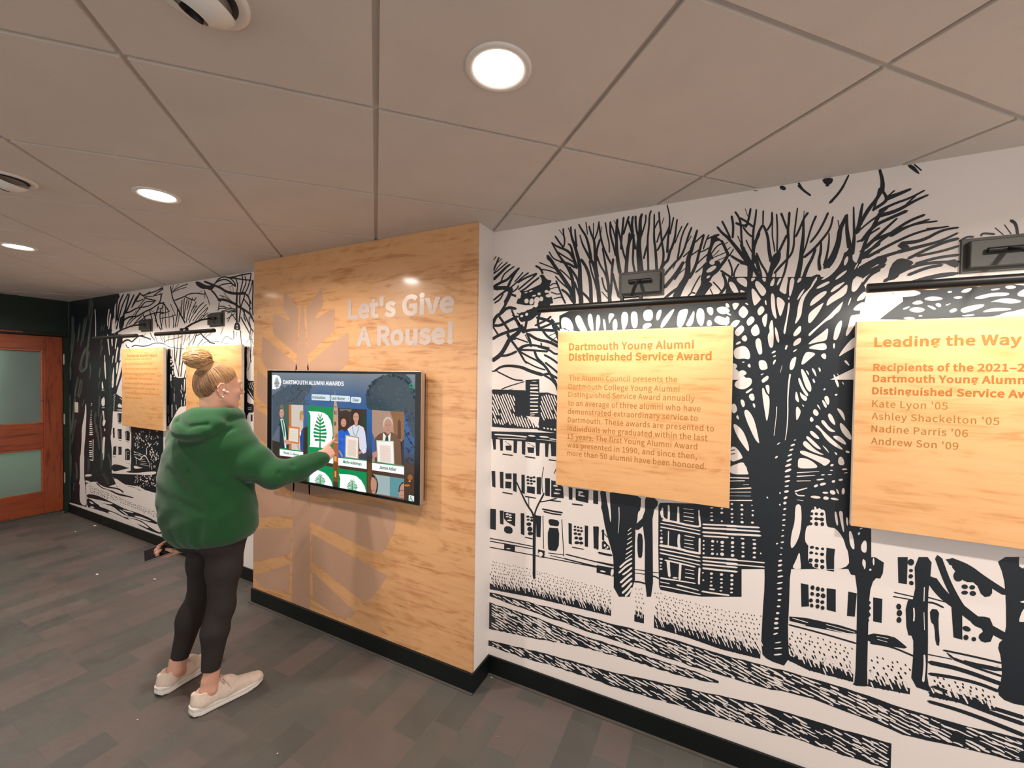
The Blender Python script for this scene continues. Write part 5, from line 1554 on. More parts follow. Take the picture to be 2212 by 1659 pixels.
210-717,1344,-11,-3,-23,0,-12,3,12,4,23,-1
212-1013,1304,3,31,0,3
212-881,1305,3,36,0,3
210-706,1104,-8,-4,-16,0,-7,3,8,4,15,1
210-689,1087,-10,-4,-18,-1,-9,3,9,4,19,1
210-694,1067,-10,-5,-20,-1,-10,4,10,4,20,1
210-572,1089,-9,-4,-15,1,-8,4,9,4,16,0
210-564,1071,-9,-4,-17,1,-8,4,9,4,17,0
210-589,1078,-6,-11,-6,1,1,12,7,12,6,-1
210-988,914,-6,-6,-10,-2,-5,4,5,6,10,1
210-971,912,-5,-6,-10,-2,-5,4,5,6,10,1
210-988,900,-5,-5,-11,-2,-5,3,5,5,11,2
210-969,898,-5,-5,-10,-1,-6,3,5,5,11,1
210-968,882,-9,-5,-17,-3,-8,3,8,5,17,3
210-973,725,-8,-4,-15,-1,-7,2,8,4,15,1
210-785,734,-7,-14,-14,-3,-8,11,7,15,15,3
210-919,1993,-2,-7,-11,-3,-7,4,2,7,11,3
210-891,1993,-9,-5,-9,5,1,10,9,4,8,-5
210-932,2011,-6,-6,-12,1,-6,6,6,6,12,-1
210-793,2029,-3,-12,-16,-8,-13,4,3,13,16,7
210-834,2040,-12,-10,-13,5,-1,16,11,10,13,-5
212-862,1641,4,24,0,4
212-872,1622,10,41,0,10
212-871,1604,10,26,1,10,15,2,10
212-871,1586,11,43,-1,11
212-871,1568,10,44,0,10
212-870,1548,11,41,4,11
212-870,1531,11,41,1,11
212-870,1511,11,41,1,11
212-869,1491,11,41,2,11
212-869,1473,9,41,6,9
212-869,1462,8,22,3,8
212-1093,1431,7,7,-13,7,6,-14,7
212-1099,1473,7,7,-13,7,7,-14,7,6,-13,7,7,-14,7,6,-13,7
212-1100,1506,7,6,-13,7,7,-14,7,7,-13,7,8,-14,7
212-1061,1429,7,6,-14,7,8,-13,7
212-1098,1532,7,6,-14,7,7,-13,7,7,-14,7,8,-13,7,6,-14,7,7,-13,7
212-1044,1427,7,5,-13,7,8,-14,7
212-1100,1567,7,7,-14,7,8,-13,7,7,-14,7,6,-14,7,6,-13,7,7,-14,7
212-1047,1462,7,6,-14,7,8,-13,7,6,-14,7,7,-13,7
212-1083,1564,7,7,-14,7,6,-14,7,7,-13,7,8,-14,7,8,-13,7,5,-14,7,7,-13,7,7,-14,7,7,-13,7,6,-13,7,6,-14,7
212-1068,1564,7,7,-13,7,7,-14,7,6,-14,7,8,-13,7,7,-14,7,7,-13,7,7,-13,7,6,-14,7,5,-13,7,8,-14,7,6,-13,7,7,-13,7
212-1049,1559,7,8,-14,7,4,-13,7,7,-14,7,8,-13,7,5,-14,7,8,-13,7,6,-14,7,6,-13,7,8,-13,7,6,-14,7,7,-13,7
212-1037,1566,7,6,-14,7,6,-13,7,9,-14,7,7,-13,7,5,-14,7,7,-13,7,7,-13,7,6,-14,7,6,-13,7,8,-13,7,6,-14,7,7,-13,7
212-1023,1568,7,6,-13,7,8,-14,7,7,-13,7,5,-14,7,7,-13,7,6,-14,7
212-971,1464,7,6,-13,7,6,-13,7,7,-13,7,7,-14,7
212-1009,1570,7,7,-14,7,7,-13,7,6,-13,7,7,-14,7,6,-13,7,7,-14,7,6,-13,7
212-950,1450,7,6,-14,7,7,-13,6,8,-13,6
212-991,1564,7,7,-14,7,7,-13,7,7,-14,7,6,-13,7
212-932,1444,6,7,-13,6,7,-13,6
212-974,1561,6,7,-13,7,5,-13,7
212-922,1455,6,6,-13,6,6,-13,6,7,-13,6
212-953,1425,7,5,-14,7,7,-13,7
212-945,1439,7,6,-14,7,7,-13,7,6,-13,7
212-935,1448,7,6,-13,7,7,-14,7,7,-13,7,6,-13,7
212-919,1447,7,6,-13,7,6,-13,7,8,-13,7,6,-13,7
212-902,1445,7,6,-13,7,6,-13,7,6,-13,7,7,-13,7
212-886,1443,7,6,-13,7,7,-13,7,6,-13,7
212-874,1447,7,8,-13,7,6,-13,7,6,-13,7,6,-13,7
212-862,1453,7,6,-13,7,7,-13,7,7,-13,7,5,-13,7
212-846,1451,7,6,-13,7,5,-12,7,9,-13,7,5,-13,7
212-809,1479,6,5,-13,6,7,-13,6,7,-13,6
212-813,1515,6,6,-13,6,6,-12,6,7,-13,6,6,-13,6,6,-13,6
212-809,1539,6,6,-13,6,5,-13,6,7,-13,6,7,-13,6,5,-12,6,7,-13,6,6,-13,6
212-806,1563,6,5,-13,6,6,-13,6,8,-13,6,4,-12,6,7,-13,6,6,-13,6,6,-13,6,6,-13,6,6,-12,6
212-794,1567,6,7,-13,6,6,-13,6,6,-13,6,5,-13,6,8,-13,6,4,-12,6,8,-13,6,5,-13,6,5,-13,6
212-782,1573,6,6,-13,6,5,-13,6,7,-12,6,6,-13,6,5,-13,6,7,-13,6
212-735,1474,6,4,-13,6,7,-12,6
212-768,1573,6,6,-13,6,6,-13,6,5,-12,6,7,-13,6,5,-13,6,7,-13,6,6,-12,6,5,-13,6
212-753,1570,6,6,-13,6,7,-12,6,5,-13,6,6,-13,6
212-738,1570,6,5,-13,6,5,-13,6,8,-12,6
210-783,1395,-5,-2,-6,3,-1,5,5,2,6,-3
210-763,1394,-5,-2,-7,3,-1,5,6,2,6,-3
210-744,1393,-5,-3,-6,3,-1,6,5,2,6,-3
210-724,1391,-6,-2,-6,3,-1,5,6,3,6,-3
210-709,1968,33,5,27,-24,14,-48,-26,-2,-27,20,-14,-12
210-623,1979,19,-4,21,-48,19,-35,-38,-2,-34,65
210-565,1982,19,-1,7,-50,4,-34,-16,1,-17,47
210-524,1974,15,2,7,-40,-11,-43,-13,1
210-493,1957,13,-10,7,-52,-12,-1
210-466,1977,19,2,15,-10,-21,-23,-8,-24
210-444,1939,15,15,9,-22,-2,-39,-21,1
210-406,1980,33,2,4,-46,-17,-41,-12,0
210-362,1980,32,1,4,-41,-2,-36,-23,-5
210-296,1985,37,1,1,-52,-37,-2,-9,30
210-300,1921,33,4,6,-17,-27,-11,-17,1
210-235,1981,17,2,-10,-42,-14,-11,-3,29
210-217,1934,37,44,18,6,-23,-45,-26,-39,-16,-2
210-153,1954,10,22,36,6,-5,-30,-19,-55,-24,0
210-121,1902,20,38,15,33,5,-17,-9,-56
210-75,1928,1,49,23,2,10,-26,-4,-49,-14,-5
210-36,1981,25,1,5,-25,-9,-16,-16,17
2103,1978,34,4,25,-23,-29,-15,-24,12
210-1,1932,10,13,49,-24,-5,-21,-33,1,-25,18
210-34,1898,4,27,15,0,5,-25
210577,1980,41,33,59,-23,-33,-13
210650,2004,54,5,26,-5,-26,-7
210671,1968,30,9,34,-13,-37,-7
210641,1954,23,12,14,-14,-23,-5
210631,1930,24,12,31,-13,-24,-13
210617,1935,17,9,7,-3,-17,-10
210618,1901,20,5,21,-8,-24,-3
210682,1945,17,-4,13,-12,-9,-3
210705,1948,14,3,6,-13,-9,-4
210732,1942,19,7,-12,-10
210742,1919,16,12,10,-9,-16,-10
210751,1967,16,5,13,-5,-13,-8
210737,1990,13,1,0,-6,-9,-2
210770,1983,12,12,22,3,-12,-17
210804,2004,19,3,12,-3,-18,-5
210802,1963,49,14,42,-3,-3,-11,-42,1,-27,-9
210843,1943,36,15,41,-12,0,-8,-29,-2,-33,10
210771,1926,32,11,31,2,-3,-10,-31,-14,-22,-5
210822,1910,30,15,48,-5,-5,-6,-36,-2
210878,1996,23,2,9,-9,-20,-5
210908,1968,18,16,19,-2,1,-25,-29,0
210845,1988,21,3,6,-4,-21,-4
210862,1895,27,15,58,1,0,-12
210898,2003,24,6,23,-2,0,-8
210661,1905,8,7,7,-8
210772,1902,31,4,10,-4,-22,-4
210268,925,-3,-4,-8,-3,-4,2,4,4,7,3
210270,909,-4,-4,-9,-4,-5,2,4,4,9,3
210270,886,-4,-5,-9,-5,-6,2,4,5,10,4
210274,863,-6,-6,-11,-5,-6,1,5,6,11,5
210273,837,-5,-6,-11,-5,-7,0,6,6,11,5
210272,812,-5,-5,-10,-5,-6,2,5,5,10,5
210270,787,-4,-5,-8,-2,-4,3,4,4,8,2
210269,763,-3,-5,-8,-3,-4,2,3,5,8,3
210267,735,-4,-5,-7,-2,-4,3,4,5,7,2
210264,707,-4,-6,-7,-2,-3,4,3,5,7,2
210262,683,-4,-6,-8,-2,-4,3,4,6,8,2
210261,665,-4,-8,-8,-3,-5,4,4,7,8,3
210264,645,-5,-6,-10,-4,-6,2,5,6,11,4
210261,623,-4,-6,-9,-6,-6,0,4,6,9,6
210273,589,-6,-6,-13,-6,-6,0,6,5,12,6
210278,566,-8,-7,-16,-6,-9,-1,8,6,17,7
210278,540,-8,-7,-17,-7,-8,0,8,7,16,7
210533,973,-2,-14,-4,-1,-3,14,2,14,4,1
210561,984,-1,-14,-3,-1,-2,14,1,14,3,1
210553,951,-2,-4,-4,-1,-2,3,2,5,4,1
212676,837,4,2,-25,4,-1,-23,4
212703,920,4,0,-50,4
212704,828,3,3,-63,3
212709,673,5,2,-41,6,-3,-57,7
212944,1081,12,-1,-21,12,3,-12,13
210943,932,34,13,1,-11,-33,-8
210942,867,10,46,26,11,1,-47,-34,-18
212309,698,5,50,-4,5
212307,682,5,44,-1,5
212420,703,4,87,-5,4
212421,688,4,86,-1,4
212574,702,3,33,1,3
212576,691,3,28,-2,3
212785,692,7,26,-5,6
212865,691,5,39,0,5
212-6046,2329,22,13,-96,20,2,-95,17,-4,-127,14
212-5715,2310,28,-34,-91,23,-1,-80,16
212-5682,2259,34,-21,-73,26,-20,-79,18
212-5643,2195,26,-7,-91,26
212-5565,2155,28,-13,-54,28
212-5751,2040,34,20,-99,24,26,-112,13
212-5651,2037,34,0,-67,28,6,-43,21
212-5540,2027,32,-26,-78,25,-14,-54,18
212-5521,1906,32,-33,-78,28,-13,-73,23
212-5626,1816,33,-20,-67,15
212-5820,1824,27,6,-105,27
210-5477,1863,26,60,100,27,25,18,-37,-53,-51,-65,-57,-35
210-5426,1988,51,34,86,3,-12,-29,-112,-26
210-5490,1719,51,78,38,23,-13,-89,-38,-36,-51,0
210-3461,2045,-4,-6,-9,1,-5,6,5,6,8,0
210-3456,2025,-6,-4,-12,0,-7,5,6,4,13,0
210-4464,1782,-8,-5,-16,0,-8,5,8,5,16,0
210-4469,1758,-8,-7,-16,0,-8,7,8,6,16,0
210-4439,1736,-8,-6,-16,0,-8,6,8,6,16,0
210-6298,1286,23,14,6,-118,-16,-132,-16,-133,-32,-134,-1,-133,-108,-11,33,137,16,134,1,100,47,102,31,68
210-6121,1300,-8,-8,-17,-1,-8,7,8,8,17,1
210-6131,1280,-6,-4,-13,-1,-7,4,7,4,13,0
210-6127,1222,-10,-4,-20,-1,-10,3,10,3,20,1
210-6128,1199,-9,-4,-20,-1,-10,3,10,4,20,1
210-6130,1176,-12,-5,-23,-1,-11,4,11,5,23,1
210-6134,1149,-11,-5,-23,-1,-11,4,11,5,23,1
210-6133,1128,-14,-5,-26,-2,-13,4,13,5,27,1
210-6126,1109,-16,-6,-33,-2,-16,4,16,6,33,2
210-6115,1090,-19,-6,-40,-3,-20,4,20,6,40,3
210-6115,1073,-21,-8,-43,-3,-21,5,21,8,43,3
210-6114,1053,-23,-7,-46,-4,-23,5,23,8,46,3
210-6105,1031,-26,-9,-53,-4,-26,6,26,8,53,4
210-6106,1010,-24,-7,-50,-3,-24,3,25,7,49,3
210-6100,988,-27,-10,-56,-4,-28,6,28,9,56,4
210-6096,964,-30,-10,-59,-5,-30,6,30,11,59,4
210-6122,885,-23,-10,-46,-4,-23,6,23,10,46,4
210-6119,860,-24,-7,-50,-4,-25,3,25,7,50,4
210-6125,840,-23,-5,-46,-4,-23,1,23,6,46,4
210-6122,818,-23,-6,-46,-5,-24,3,24,6,46,4
210-6113,787,-26,-8,-53,-5,-27,3,27,7,53,5
210-6116,764,-27,-10,-52,-6,-27,6,27,10,53,5
210-6120,741,-24,-9,-50,-4,-25,3,25,8,50,5
210-6123,718,-23,-8,-46,-5,-24,3,24,8,46,5
212-6102,907,20,-8,-104,20,-1,-123,20
210-5834,1768,34,0,6,-93,6,-106,-20,12,-20,94
210-5891,1549,21,0,27,-81,-49,-1
210-5906,1353,83,41,6,-107,-76,-3
210-5893,1271,76,4,0,-6,-76,-7
212-5892,1357,8,55,27,8
212-5892,1457,11,56,2,11
210-5893,1240,69,-9,-1,-88,27,-5,-27,-58,-42,-9,-13,31,27,39,-13,62
210-5826,1061,21,-36,-35,-9
210-5868,958,62,4,-21,-70,-15,-184,-55,-6,14,122
210-5620,1700,13,6,-1,-122,-13,-98,-47,5,21,123
210-5555,1749,52,12,-39,-127,-20,0
210-5477,1767,63,6,-51,-126,-65,-110,-33,-43,7,73,40,91
210-5440,1593,50,24,-13,-60,-31,-12
210-5402,1641,31,12,0,-29
210-5466,1532,32,13,-7,-42,-64,-87,-26,12,39,55
210-5441,1419,63,61,6,-83,-32,-13
212-5480,1387,10,89,-33,10
210-5544,1287,38,45,39,-5,75,-38
210-5551,1266,172,5,0,-9,-172,-5
210-5584,1237,52,2,-13,-98,64,-20,38,33,1,84,69,4,-1,-126,105,-11,0,-42,-86,0,-26,-109,99,8,18,-22,0,-42,-55,-5,-62,-24,-1,-120,-284,-29,14,44,78,2,40,90,102,33,-76,5,-104,-9,-26,35,52,17,-12,127,-39,35,26,26,40,9
212-5257,1112,15,12,-112,15,-7,-119,15
212-5185,858,13,47,-1,13
212-5185,834,5,47,-1,5
212-5126,858,6,117,-12,6
212-5126,840,7,106,-18,7
212-4934,916,16,0,-57,23
212-5055,789,8,81,72,6,68,-56,9
212-5162,807,7,83,-15,7
210-6441,726,115,11,-9,-140,-1,-132,29,-103,15,-90,13,-137,-168,14,-14,99,17,136,-32,-31,33,98,-7,134
210-6122,744,-20,-7,-39,-4,-20,3,20,7,39,4
210-6119,721,-22,-8,-42,-5,-22,5,22,8,43,4
210-6097,675,-30,-7,-50,1,-21,8,30,7,50,-1
212-6103,758,17,-8,-59,17
210-6305,501,163,20,8,-22,-187,-29
210-6321,427,60,11,104,-10,-15,-9,-119,-12
212-5258,839,17,6,-64,17,-7,-60,17
212-5138,810,12,0,-70,12
212-5185,829,7,142,13,7
212-5173,812,7,83,-15,7
212-5079,787,9,105,68,7,90,-71,11
212-5044,799,5,70,7,5
212-5044,782,5,92,3,5
212-5067,747,5,183,3,5
212-5055,760,3,126,8,3
212-4884,784,11,12,-50,11
210-5198,715,60,10,59,-8,93,4,-188,-35
210-5666,726,131,7,277,-6,-1,-21,-225,-4,-182,-4
210-5660,603,150,29,153,36,98,20,-12,-22,-112,-37,268,25,175,32,189,28,0,-25,-133,-30,-231,-19,-268,-29,-257,-25
210-5627,532,52,13,90,-19,127,-26,-76,-10,-102,11
210-5588,476,78,4,152,-4,123,22,108,3,59,-22,184,20,133,1,10,-251,-144,10,-231,3,-244,-3,-152,19,-210,37,-164,20,-170,2,-206,-54,-15,30,-29,69,163,35,116,8,141,-32,191,0,184,-23,202,17,134,1,-61,21,-123,31,-126,7
210-6248,245,148,8,213,12,164,6,107,-3,-134,-23,-193,-7,-201,-4
210-6218,210,74,4,72,-21,-102,-3
210-6189,155,59,13,72,-12,-116,-15
210-5986,203,154,7,163,13,131,-10,39,-25,-52,-2,-145,14,-219,-15
210-5777,162,107,17,158,-11,152,-12,160,-2,142,-17,-12,-20,-167,7,-250,-1,-183,13
210-6145,133,201,3,194,-1,-14,-8,-208,-9
210-5512,232,51,-1,163,-28,-25,-10,-87,16
210-5448,236,63,7,197,7,-12,-10,-160,-11
210-5347,168,135,13,166,-1,161,-30,-23,-13,-161,10,-143,-1
210-5188,218,119,11,116,-4,113,-4,-45,-8,-172,-6,-107,0
210-5058,190,105,6,113,-4,99,-5,76,-43,-44,-8,-154,18,-90,24
210-4865,1083,-8,2,-9,7,-1,5,9,-2,8,-7
210-5149,991,2,5,12,8,10,3,-2,-6,-12,-8
210-4760,1092,2,5,11,7,9,3,-1,-6,-11,-7
210-4791,879,-11,4,-6,11,4,8,10,-4,7,-12
210-4721,886,-8,2,-9,7,0,5,8,-2,8,-7
210-4720,1045,-9,4,-12,10,-3,6,10,-4,12,-10
210-5087,909,-12,3,-13,10,-2,7,12,-3,13,-10
210-4901,956,-9,4,-6,12,2,7,8,-5,7,-11
210-4850,871,-7,3,-5,9,3,5,8,-3,4,-8
210-5074,1033,-1,7,9,13,10,6,1,-7,-9,-13
210-4762,831,-3,7,8,12,12,6,2,-7,-8,-13
210-4862,957,2,5,11,8,10,2,-2,-5,-11,-8
210-5151,977,-2,4,4,7,7,2,2,-3,-4,-7
210-4933,1030,-9,2,-9,7,0,5,10,-2,9,-7
210-5189,1000,0,5,9,5,9,2,0,-5,-9,-5
210-5104,926,-9,5,-7,12,2,8,9,-5,7,-12
210-4993,983,-10,-1,-8,4,1,5,11,1,8,-4
210-4816,925,-11,2,-16,9,-5,6,12,-3,15,-8
210-4927,987,-6,2,-3,6,2,4,6,-2,4,-6
210-4981,969,-7,3,-5,8,3,5,8,-3,4,-8
210-4982,1065,-11,4,-13,10,-2,7,10,-4,13,-10
210-4813,885,-10,3,-4,8,5,5,10,-2,4,-8
210-5007,914,-6,2,-4,6,3,4,6,-2,3,-6
210-4890,939,-2,4,5,6,6,3,2,-4,-4,-6
210-4860,853,-9,1,-3,6,6,4,9,-1,3,-6
210-4889,1028,-3,4,4,6,7,2,3,-3,-4,-7
210-5053,1025,-7,1,-6,6,0,4,8,-2,6,-5
210-4750,821,-4,5,6,9,10,4,4,-5,-6,-9
210-4741,866,-9,1,-3,6,6,4,9,-1,3,-5
210-4838,826,-6,2,-3,6,3,4,6,-2,3,-6
210-5080,995,2,5,12,8,9,2,-2,-5,-12,-8
210-4881,963,-11,0,-12,6,1,6,11,0,11,-6
210-5071,1039,-10,3,-4,8,5,6,10,-2,5,-9
210-4726,972,-4,6,6,8,10,4,4,-5,-6,-9
210-4859,952,-6,2,-4,6,4,4,7,-2,3,-6
210-4774,904,0,4,8,6,8,1,0,-4,-8,-6
210-4950,1022,2,8,17,11,14,3,-3,-7,-16,-11
210-4766,982,4,7,16,10,11,5,-3,-7,-16,-11
210-5021,975,-9,5,-7,11,2,8,9,-5,7,-12
210-5113,1000,-12,0,-12,6,0,6,12,0,12,-6
210-4708,833,-7,2,-5,9,3,5,7,-3,5,-8
210-4881,936,-2,7,8,13,12,6,3,-7,-9,-13
210-5075,956,-9,2,-9,7,0,6,9,-2,10,-7
210-4764,1023,-2,3,4,6,6,3,2,-4,-4,-6
210-5142,922,-6,2,-4,6,3,4,6,-2,4,-6
210-4721,1090,-7,3,-4,8,3,5,7,-3,4,-8
210-5148,916,-10,1,-9,7,0,6,10,-2,9,-7
210-4848,878,0,4,8,5,8,2,0,-4,-8,-6
210-4924,921,-4,5,6,9,10,4,4,-5,-6,-9
210-4818,853,2,5,11,8,10,3,-2,-5,-11,-8
210-5099,1014,-11,4,-14,10,-1,7,11,-3,14,-11
210-4874,1050,-8,1,-6,5,1,4,8,-1,6,-5
210-4731,869,-10,3,-13,10,-1,6,11,-3,12,-10
210-4950,1013,-4,5,6,9,10,4,4,-5,-6,-9
210-4741,865,-5,2,-4,6,3,4,6,-2,3,-6
210-4936,994,-7,3,-4,8,2,5,6,-3,5,-8
210-4826,1033,-10,-1,-8,4,2,5,10,1,8,-4
210-5029,1067,-10,-1,-8,5,2,5,10,1,8,-5
210-5103,993,-6,2,-3,6,2,4,7,-2,3,-6
210-5025,996,-10,1,-11,6,-3,5,9,-2,12,-6
210-4875,1070,-5,4,5,6,9,2,5,-4,-4,-6
210-4849,860,-13,2,-16,8,-4,7,13,-2,16,-9
210-4854,905,-2,5,8,6,10,1,1,-5,-8,-6
210-4802,863,-11,0,-11,6,0,6,11,0,11,-6
210-4961,944,-4,5,6,9,11,4,4,-6,-6,-9
210-5042,1063,-2,5,9,5,10,1,2,-5,-9,-6
210-5122,893,0,7,9,13,10,6,0,-7,-9,-13
210-4854,1010,2,5,12,8,9,2,-3,-5,-11,-7
210-4990,972,-5,4,5,6,9,3,5,-4,-4,-7
210-5073,995,-3,7,9,13,12,6,3,-7,-9,-13
210-4847,882,-14,2,-16,8,-2,7,14,-1,16,-8
210-4824,838,-12,0,-11,6,0,6,12,0,11,-6
210-5067,1000,-11,4,-13,10,-2,6,10,-3,13,-10
210-5099,987,-11,3,-14,11,-1,7,11,-4,13,-10
210-4773,823,-3,4,4,6,7,3,3,-4,-4,-6
210-4703,855,-10,3,-12,10,-2,7,11,-3,12,-10
210-5170,928,-3,7,9,13,12,6,3,-7,-9,-13
210-4836,1006,-11,3,-12,10,-2,7,11,-3,13,-10
210-5090,907,-3,5,7,9,8,5,2,-6,-6,-9
210-5117,961,-9,1,-6,5,1,5,9,-1,6,-5
210-4745,959,4,6,16,11,11,5,-5,-7,-15,-11
210-4897,930,5,6,16,11,11,5,-4,-7,-17,-11
210-4894,950,-1,6,12,8,11,2,0,-6,-11,-8
210-5106,1011,-2,4,5,7,6,2,2,-3,-4,-7
210-4811,1010,1,4,8,5,7,2,-1,-4,-8,-6
210-4914,1005,-3,4,4,6,7,3,3,-4,-4,-6
210-4774,844,-9,2,-8,7,0,5,9,-2,9,-6
210-5137,1037,-8,3,-4,8,3,6,8,-3,4,-9
210-5106,978,-1,4,9,6,8,2,1,-5,-9,-5
210-4811,907,-14,1,-16,8,-2,7,13,-1,16,-8
210-4800,962,2,5,11,8,9,2,-1,-5,-11,-8
210-4713,1033,-10,2,-4,9,5,5,9,-2,5,-8
210-4741,972,-1,5,6,9,7,4,1,-5,-6,-9
210-5018,550,3,7,17,13,13,4,-3,-7,-17,-13
210-5171,546,-4,4,4,10,7,5,4,-5,-3,-9
210-4909,589,-7,3,-5,8,3,6,8,-3,4,-8
210-4930,620,-8,-1,-9,4,0,4,9,1,8,-4
210-5130,591,5,7,18,12,12,5,-5,-7,-17,-12
210-5075,607,4,7,17,12,13,5,-5,-7,-16,-12
210-4952,627,-11,2,-17,8,-4,6,11,-2,17,-8
210-5135,609,2,5,12,8,10,4,-3,-6,-12,-8
210-4850,628,-10,0,-11,5,-2,5,10,0,11,-5
210-4895,630,5,7,16,12,12,4,-5,-6,-16,-12
210-5166,546,-4,4,3,10,8,5,4,-5,-4,-9
210-4905,596,-11,0,-12,6,0,5,11,0,11,-5
210-5068,523,-5,4,3,10,9,5,5,-5,-3,-9
210-5129,506,-4,7,5,13,8,7,3,-6,-4,-14
210-4849,584,0,6,11,8,11,3,-1,-6,-11,-8
210-5122,556,-1,7,10,13,10,7,0,-7,-9,-14
210-5057,586,0,6,12,8,11,3,0,-6,-12,-8
210-4765,651,-7,0,-8,4,-1,3,7,0,8,-4
210-4980,590,-14,-2,-24,2,-10,3,14,2,24,-1
210-4841,650,-11,0,-11,5,-1,6,11,0,11,-6
210-5161,571,1,6,12,8,11,3,-2,-5,-12,-9
210-4934,582,-4,6,4,13,9,7,4,-6,-4,-14
210-4775,570,3,7,16,12,13,4,-3,-7,-16,-12
210-5063,585,-2,7,9,13,11,7,2,-7,-9,-14
210-4973,584,1,5,11,9,11,2,0,-5,-12,-9
210-4872,643,-10,-1,-16,1,-7,3,10,1,16,-1
210-4930,552,-1,5,6,10,7,4,1,-5,-6,-9
210-4985,633,-1,7,9,13,10,7,1,-7,-9,-13
210-4995,534,-4,3,5,7,8,3,4,-4,-4,-6
210-4951,560,-3,4,5,6,7,3,3,-3,-4,-7
210-4798,583,-10,1,-11,5,-2,5,10,-1,11,-5
210-4823,567,-8,4,-7,12,2,7,9,-4,6,-12
210-4952,578,-3,7,4,13,8,7,3,-7,-4,-13
210-5109,627,-8,-2,-13,0,-4,3,8,2,12,-1
210-4911,620,-11,0,-11,5,-1,6,11,0,11,-5
210-5034,596,-9,-1,-8,4,1,5,9,1,8,-4
210-4785,590,-9,-1,-8,4,1,4,9,1,8,-4
210-4868,623,-9,-1,-8,4,1,5,9,0,8,-4
210-4886,547,-1,5,6,9,7,4,1,-5,-6,-9
210-5098,578,-7,3,-5,8,2,6,7,-3,5,-9
210-4784,634,-8,-3,-12,1,-4,3,8,2,12,0
210-5017,633,-6,4,2,6,8,4,6,-3,-3,-7
210-4798,613,-11,2,-16,8,-5,5,12,-2,16,-7
210-4846,645,-4,6,4,13,9,7,4,-6,-4,-13
210-4869,612,-5,5,3,9,8,5,5,-5,-3,-9
210-4893,578,-8,0,-8,3,0,5,8,0,8,-4
210-4754,570,-14,-3,-23,1,-10,4,14,3,23,-1
210-5133,601,-13,2,-17,8,-5,6,13,-2,18,-7
210-4760,758,-4,-3,-10,-1,-5,2,5,4,10,1
210-4788,825,-5,-3,-10,-1,-5,2,5,3,10,1
210-4822,840,-5,-3,-10,-1,-5,2,5,4,10,1
210-4792,757,-5,-3,-10,-1,-5,2,5,3,10,1
210-4812,806,-7,-1,-7,3,0,4,8,1,7,-3
210-4794,865,-7,-1,-7,3,0,4,7,1,7,-3
210-4771,863,-7,-1,-7,3,0,4,7,1,7,-3
210-4824,847,-7,-1,-7,3,0,4,7,0,7,-2
210-4794,791,-7,-1,-7,2,0,4,7,1,7,-3
210-4772,853,-5,-3,-10,-1,-5,2,5,3,10,1
210-4820,858,-5,-3,-10,-1,-5,2,5,3,10,1
210-4757,848,-5,-3,-10,-1,-5,2,5,3,10,1
210-4833,718,-7,-1,-7,3,0,3,7,1,7,-2
210-4745,830,-5,-4,-10,-1,-5,3,5,3,10,1
210-4778,757,-7,-1,-7,3,0,3,8,1,7,-2
210-4751,835,-8,0,-6,2,0,4,7,1,7,-3
210-4839,766,-5,-4,-10,-1,-5,2,5,4,10,1
210-4784,808,-4,-3,-10,-1,-5,2,5,3,10,1
210-4783,750,-5,-4,-9,-1,-5,3,5,3,9,1
210-4799,862,-5,-3,-10,-1,-5,2,5,4,10,1
210-4823,733,-5,-4,-10,-1,-5,3,5,3,10,1
210-4752,818,-5,-4,-9,-1,-5,3,5,3,9,1
210-4764,747,-5,-3,-10,-1,-5,2,5,3,10,1
210-4842,814,-7,-1,-7,3,0,4,8,1,7,-3
210-4746,822,-5,-4,-10,-1,-5,3,5,3,10,1
210-4750,838,-4,-4,-10,-1,-5,3,5,3,10,1
210-4829,746,-7,-1,-7,3,0,4,8,1,7,-3
210-4836,740,-8,-1,-7,3,1,4,7,1,7,-3
210-4838,776,-8,-1,-7,3,0,4,8,1,7,-3
210-4773,761,-8,-1,-7,3,1,4,7,1,7,-3
212-5622,1407,7,46,19,7
212-5614,1386,8,34,19,8
212-5622,1365,8,38,20,8
212-5614,1344,9,26,20,9
212-5622,1323,8,30,20,8
212-5615,1303,10,19,19,10
212-5623,1281,9,23,20,9
212-5615,1261,12,11,19,12
212-5623,1240,11,15,19,11
210-4465,1777,-5,-6,-16,-3,-12,3,5,7,16,3
210-4467,1756,-10,-6,-19,0,-10,6,10,7,19,0
210-4469,1720,-6,-7,-13,0,-7,7,7,8,13,0
210-4443,1726,-5,-8,-9,0,-5,8,5,8,9,0
210-4405,1723,-7,-6,-14,0,-7,6,7,6,14,0
210-4437,1700,-8,-5,-15,0,-8,5,8,5,15,0
210-4402,1700,-8,-7,-15,0,-7,7,7,7,15,0
210-4389,1679,-15,-7,-18,4,-4,10,15,6,18,-3
210-4442,1657,-5,-20,-11,0,-5,19,5,20,11,0
210-4472,1619,-7,-24,-15,0,-7,24,7,24,15,0
210-4383,1653,-10,-5,-17,1,-7,7,11,5,16,-1
210-4371,1637,-7,-7,-15,0,-7,7,7,7,15,0
210-4411,1622,-6,-4,-13,0,-7,4,7,4,13,0
210-4371,1622,-7,-4,-15,0,-8,3,8,4,15,1
210-4467,1590,-10,-6,-19,-1,-10,6,10,6,19,1
212-4429,1463,15,0,-67,10
212-4304,1545,17,8,-38,17
212-4252,1598,17,-4,-60,14,-5,-45,11
212-4315,1497,14,9,-25,14
212-4236,1469,18,-12,-46,18
212-4282,1462,11,-5,-20,11
212-4306,1409,13,-1,-48,13
212-4250,1408,16,-7,-40,16
212-4221,1389,12,-9,-30,12
212-4536,1351,12,2,-73,12
212-4467,1359,19,2,-113,19
212-4397,1362,13,8,-41,13
212-4526,1247,14,5,-56,14
212-3313,1580,7,19,-37,7
212-3294,1583,7,33,-51,7
212-3271,1583,7,26,-35,7
212-3326,1534,7,46,-38,7
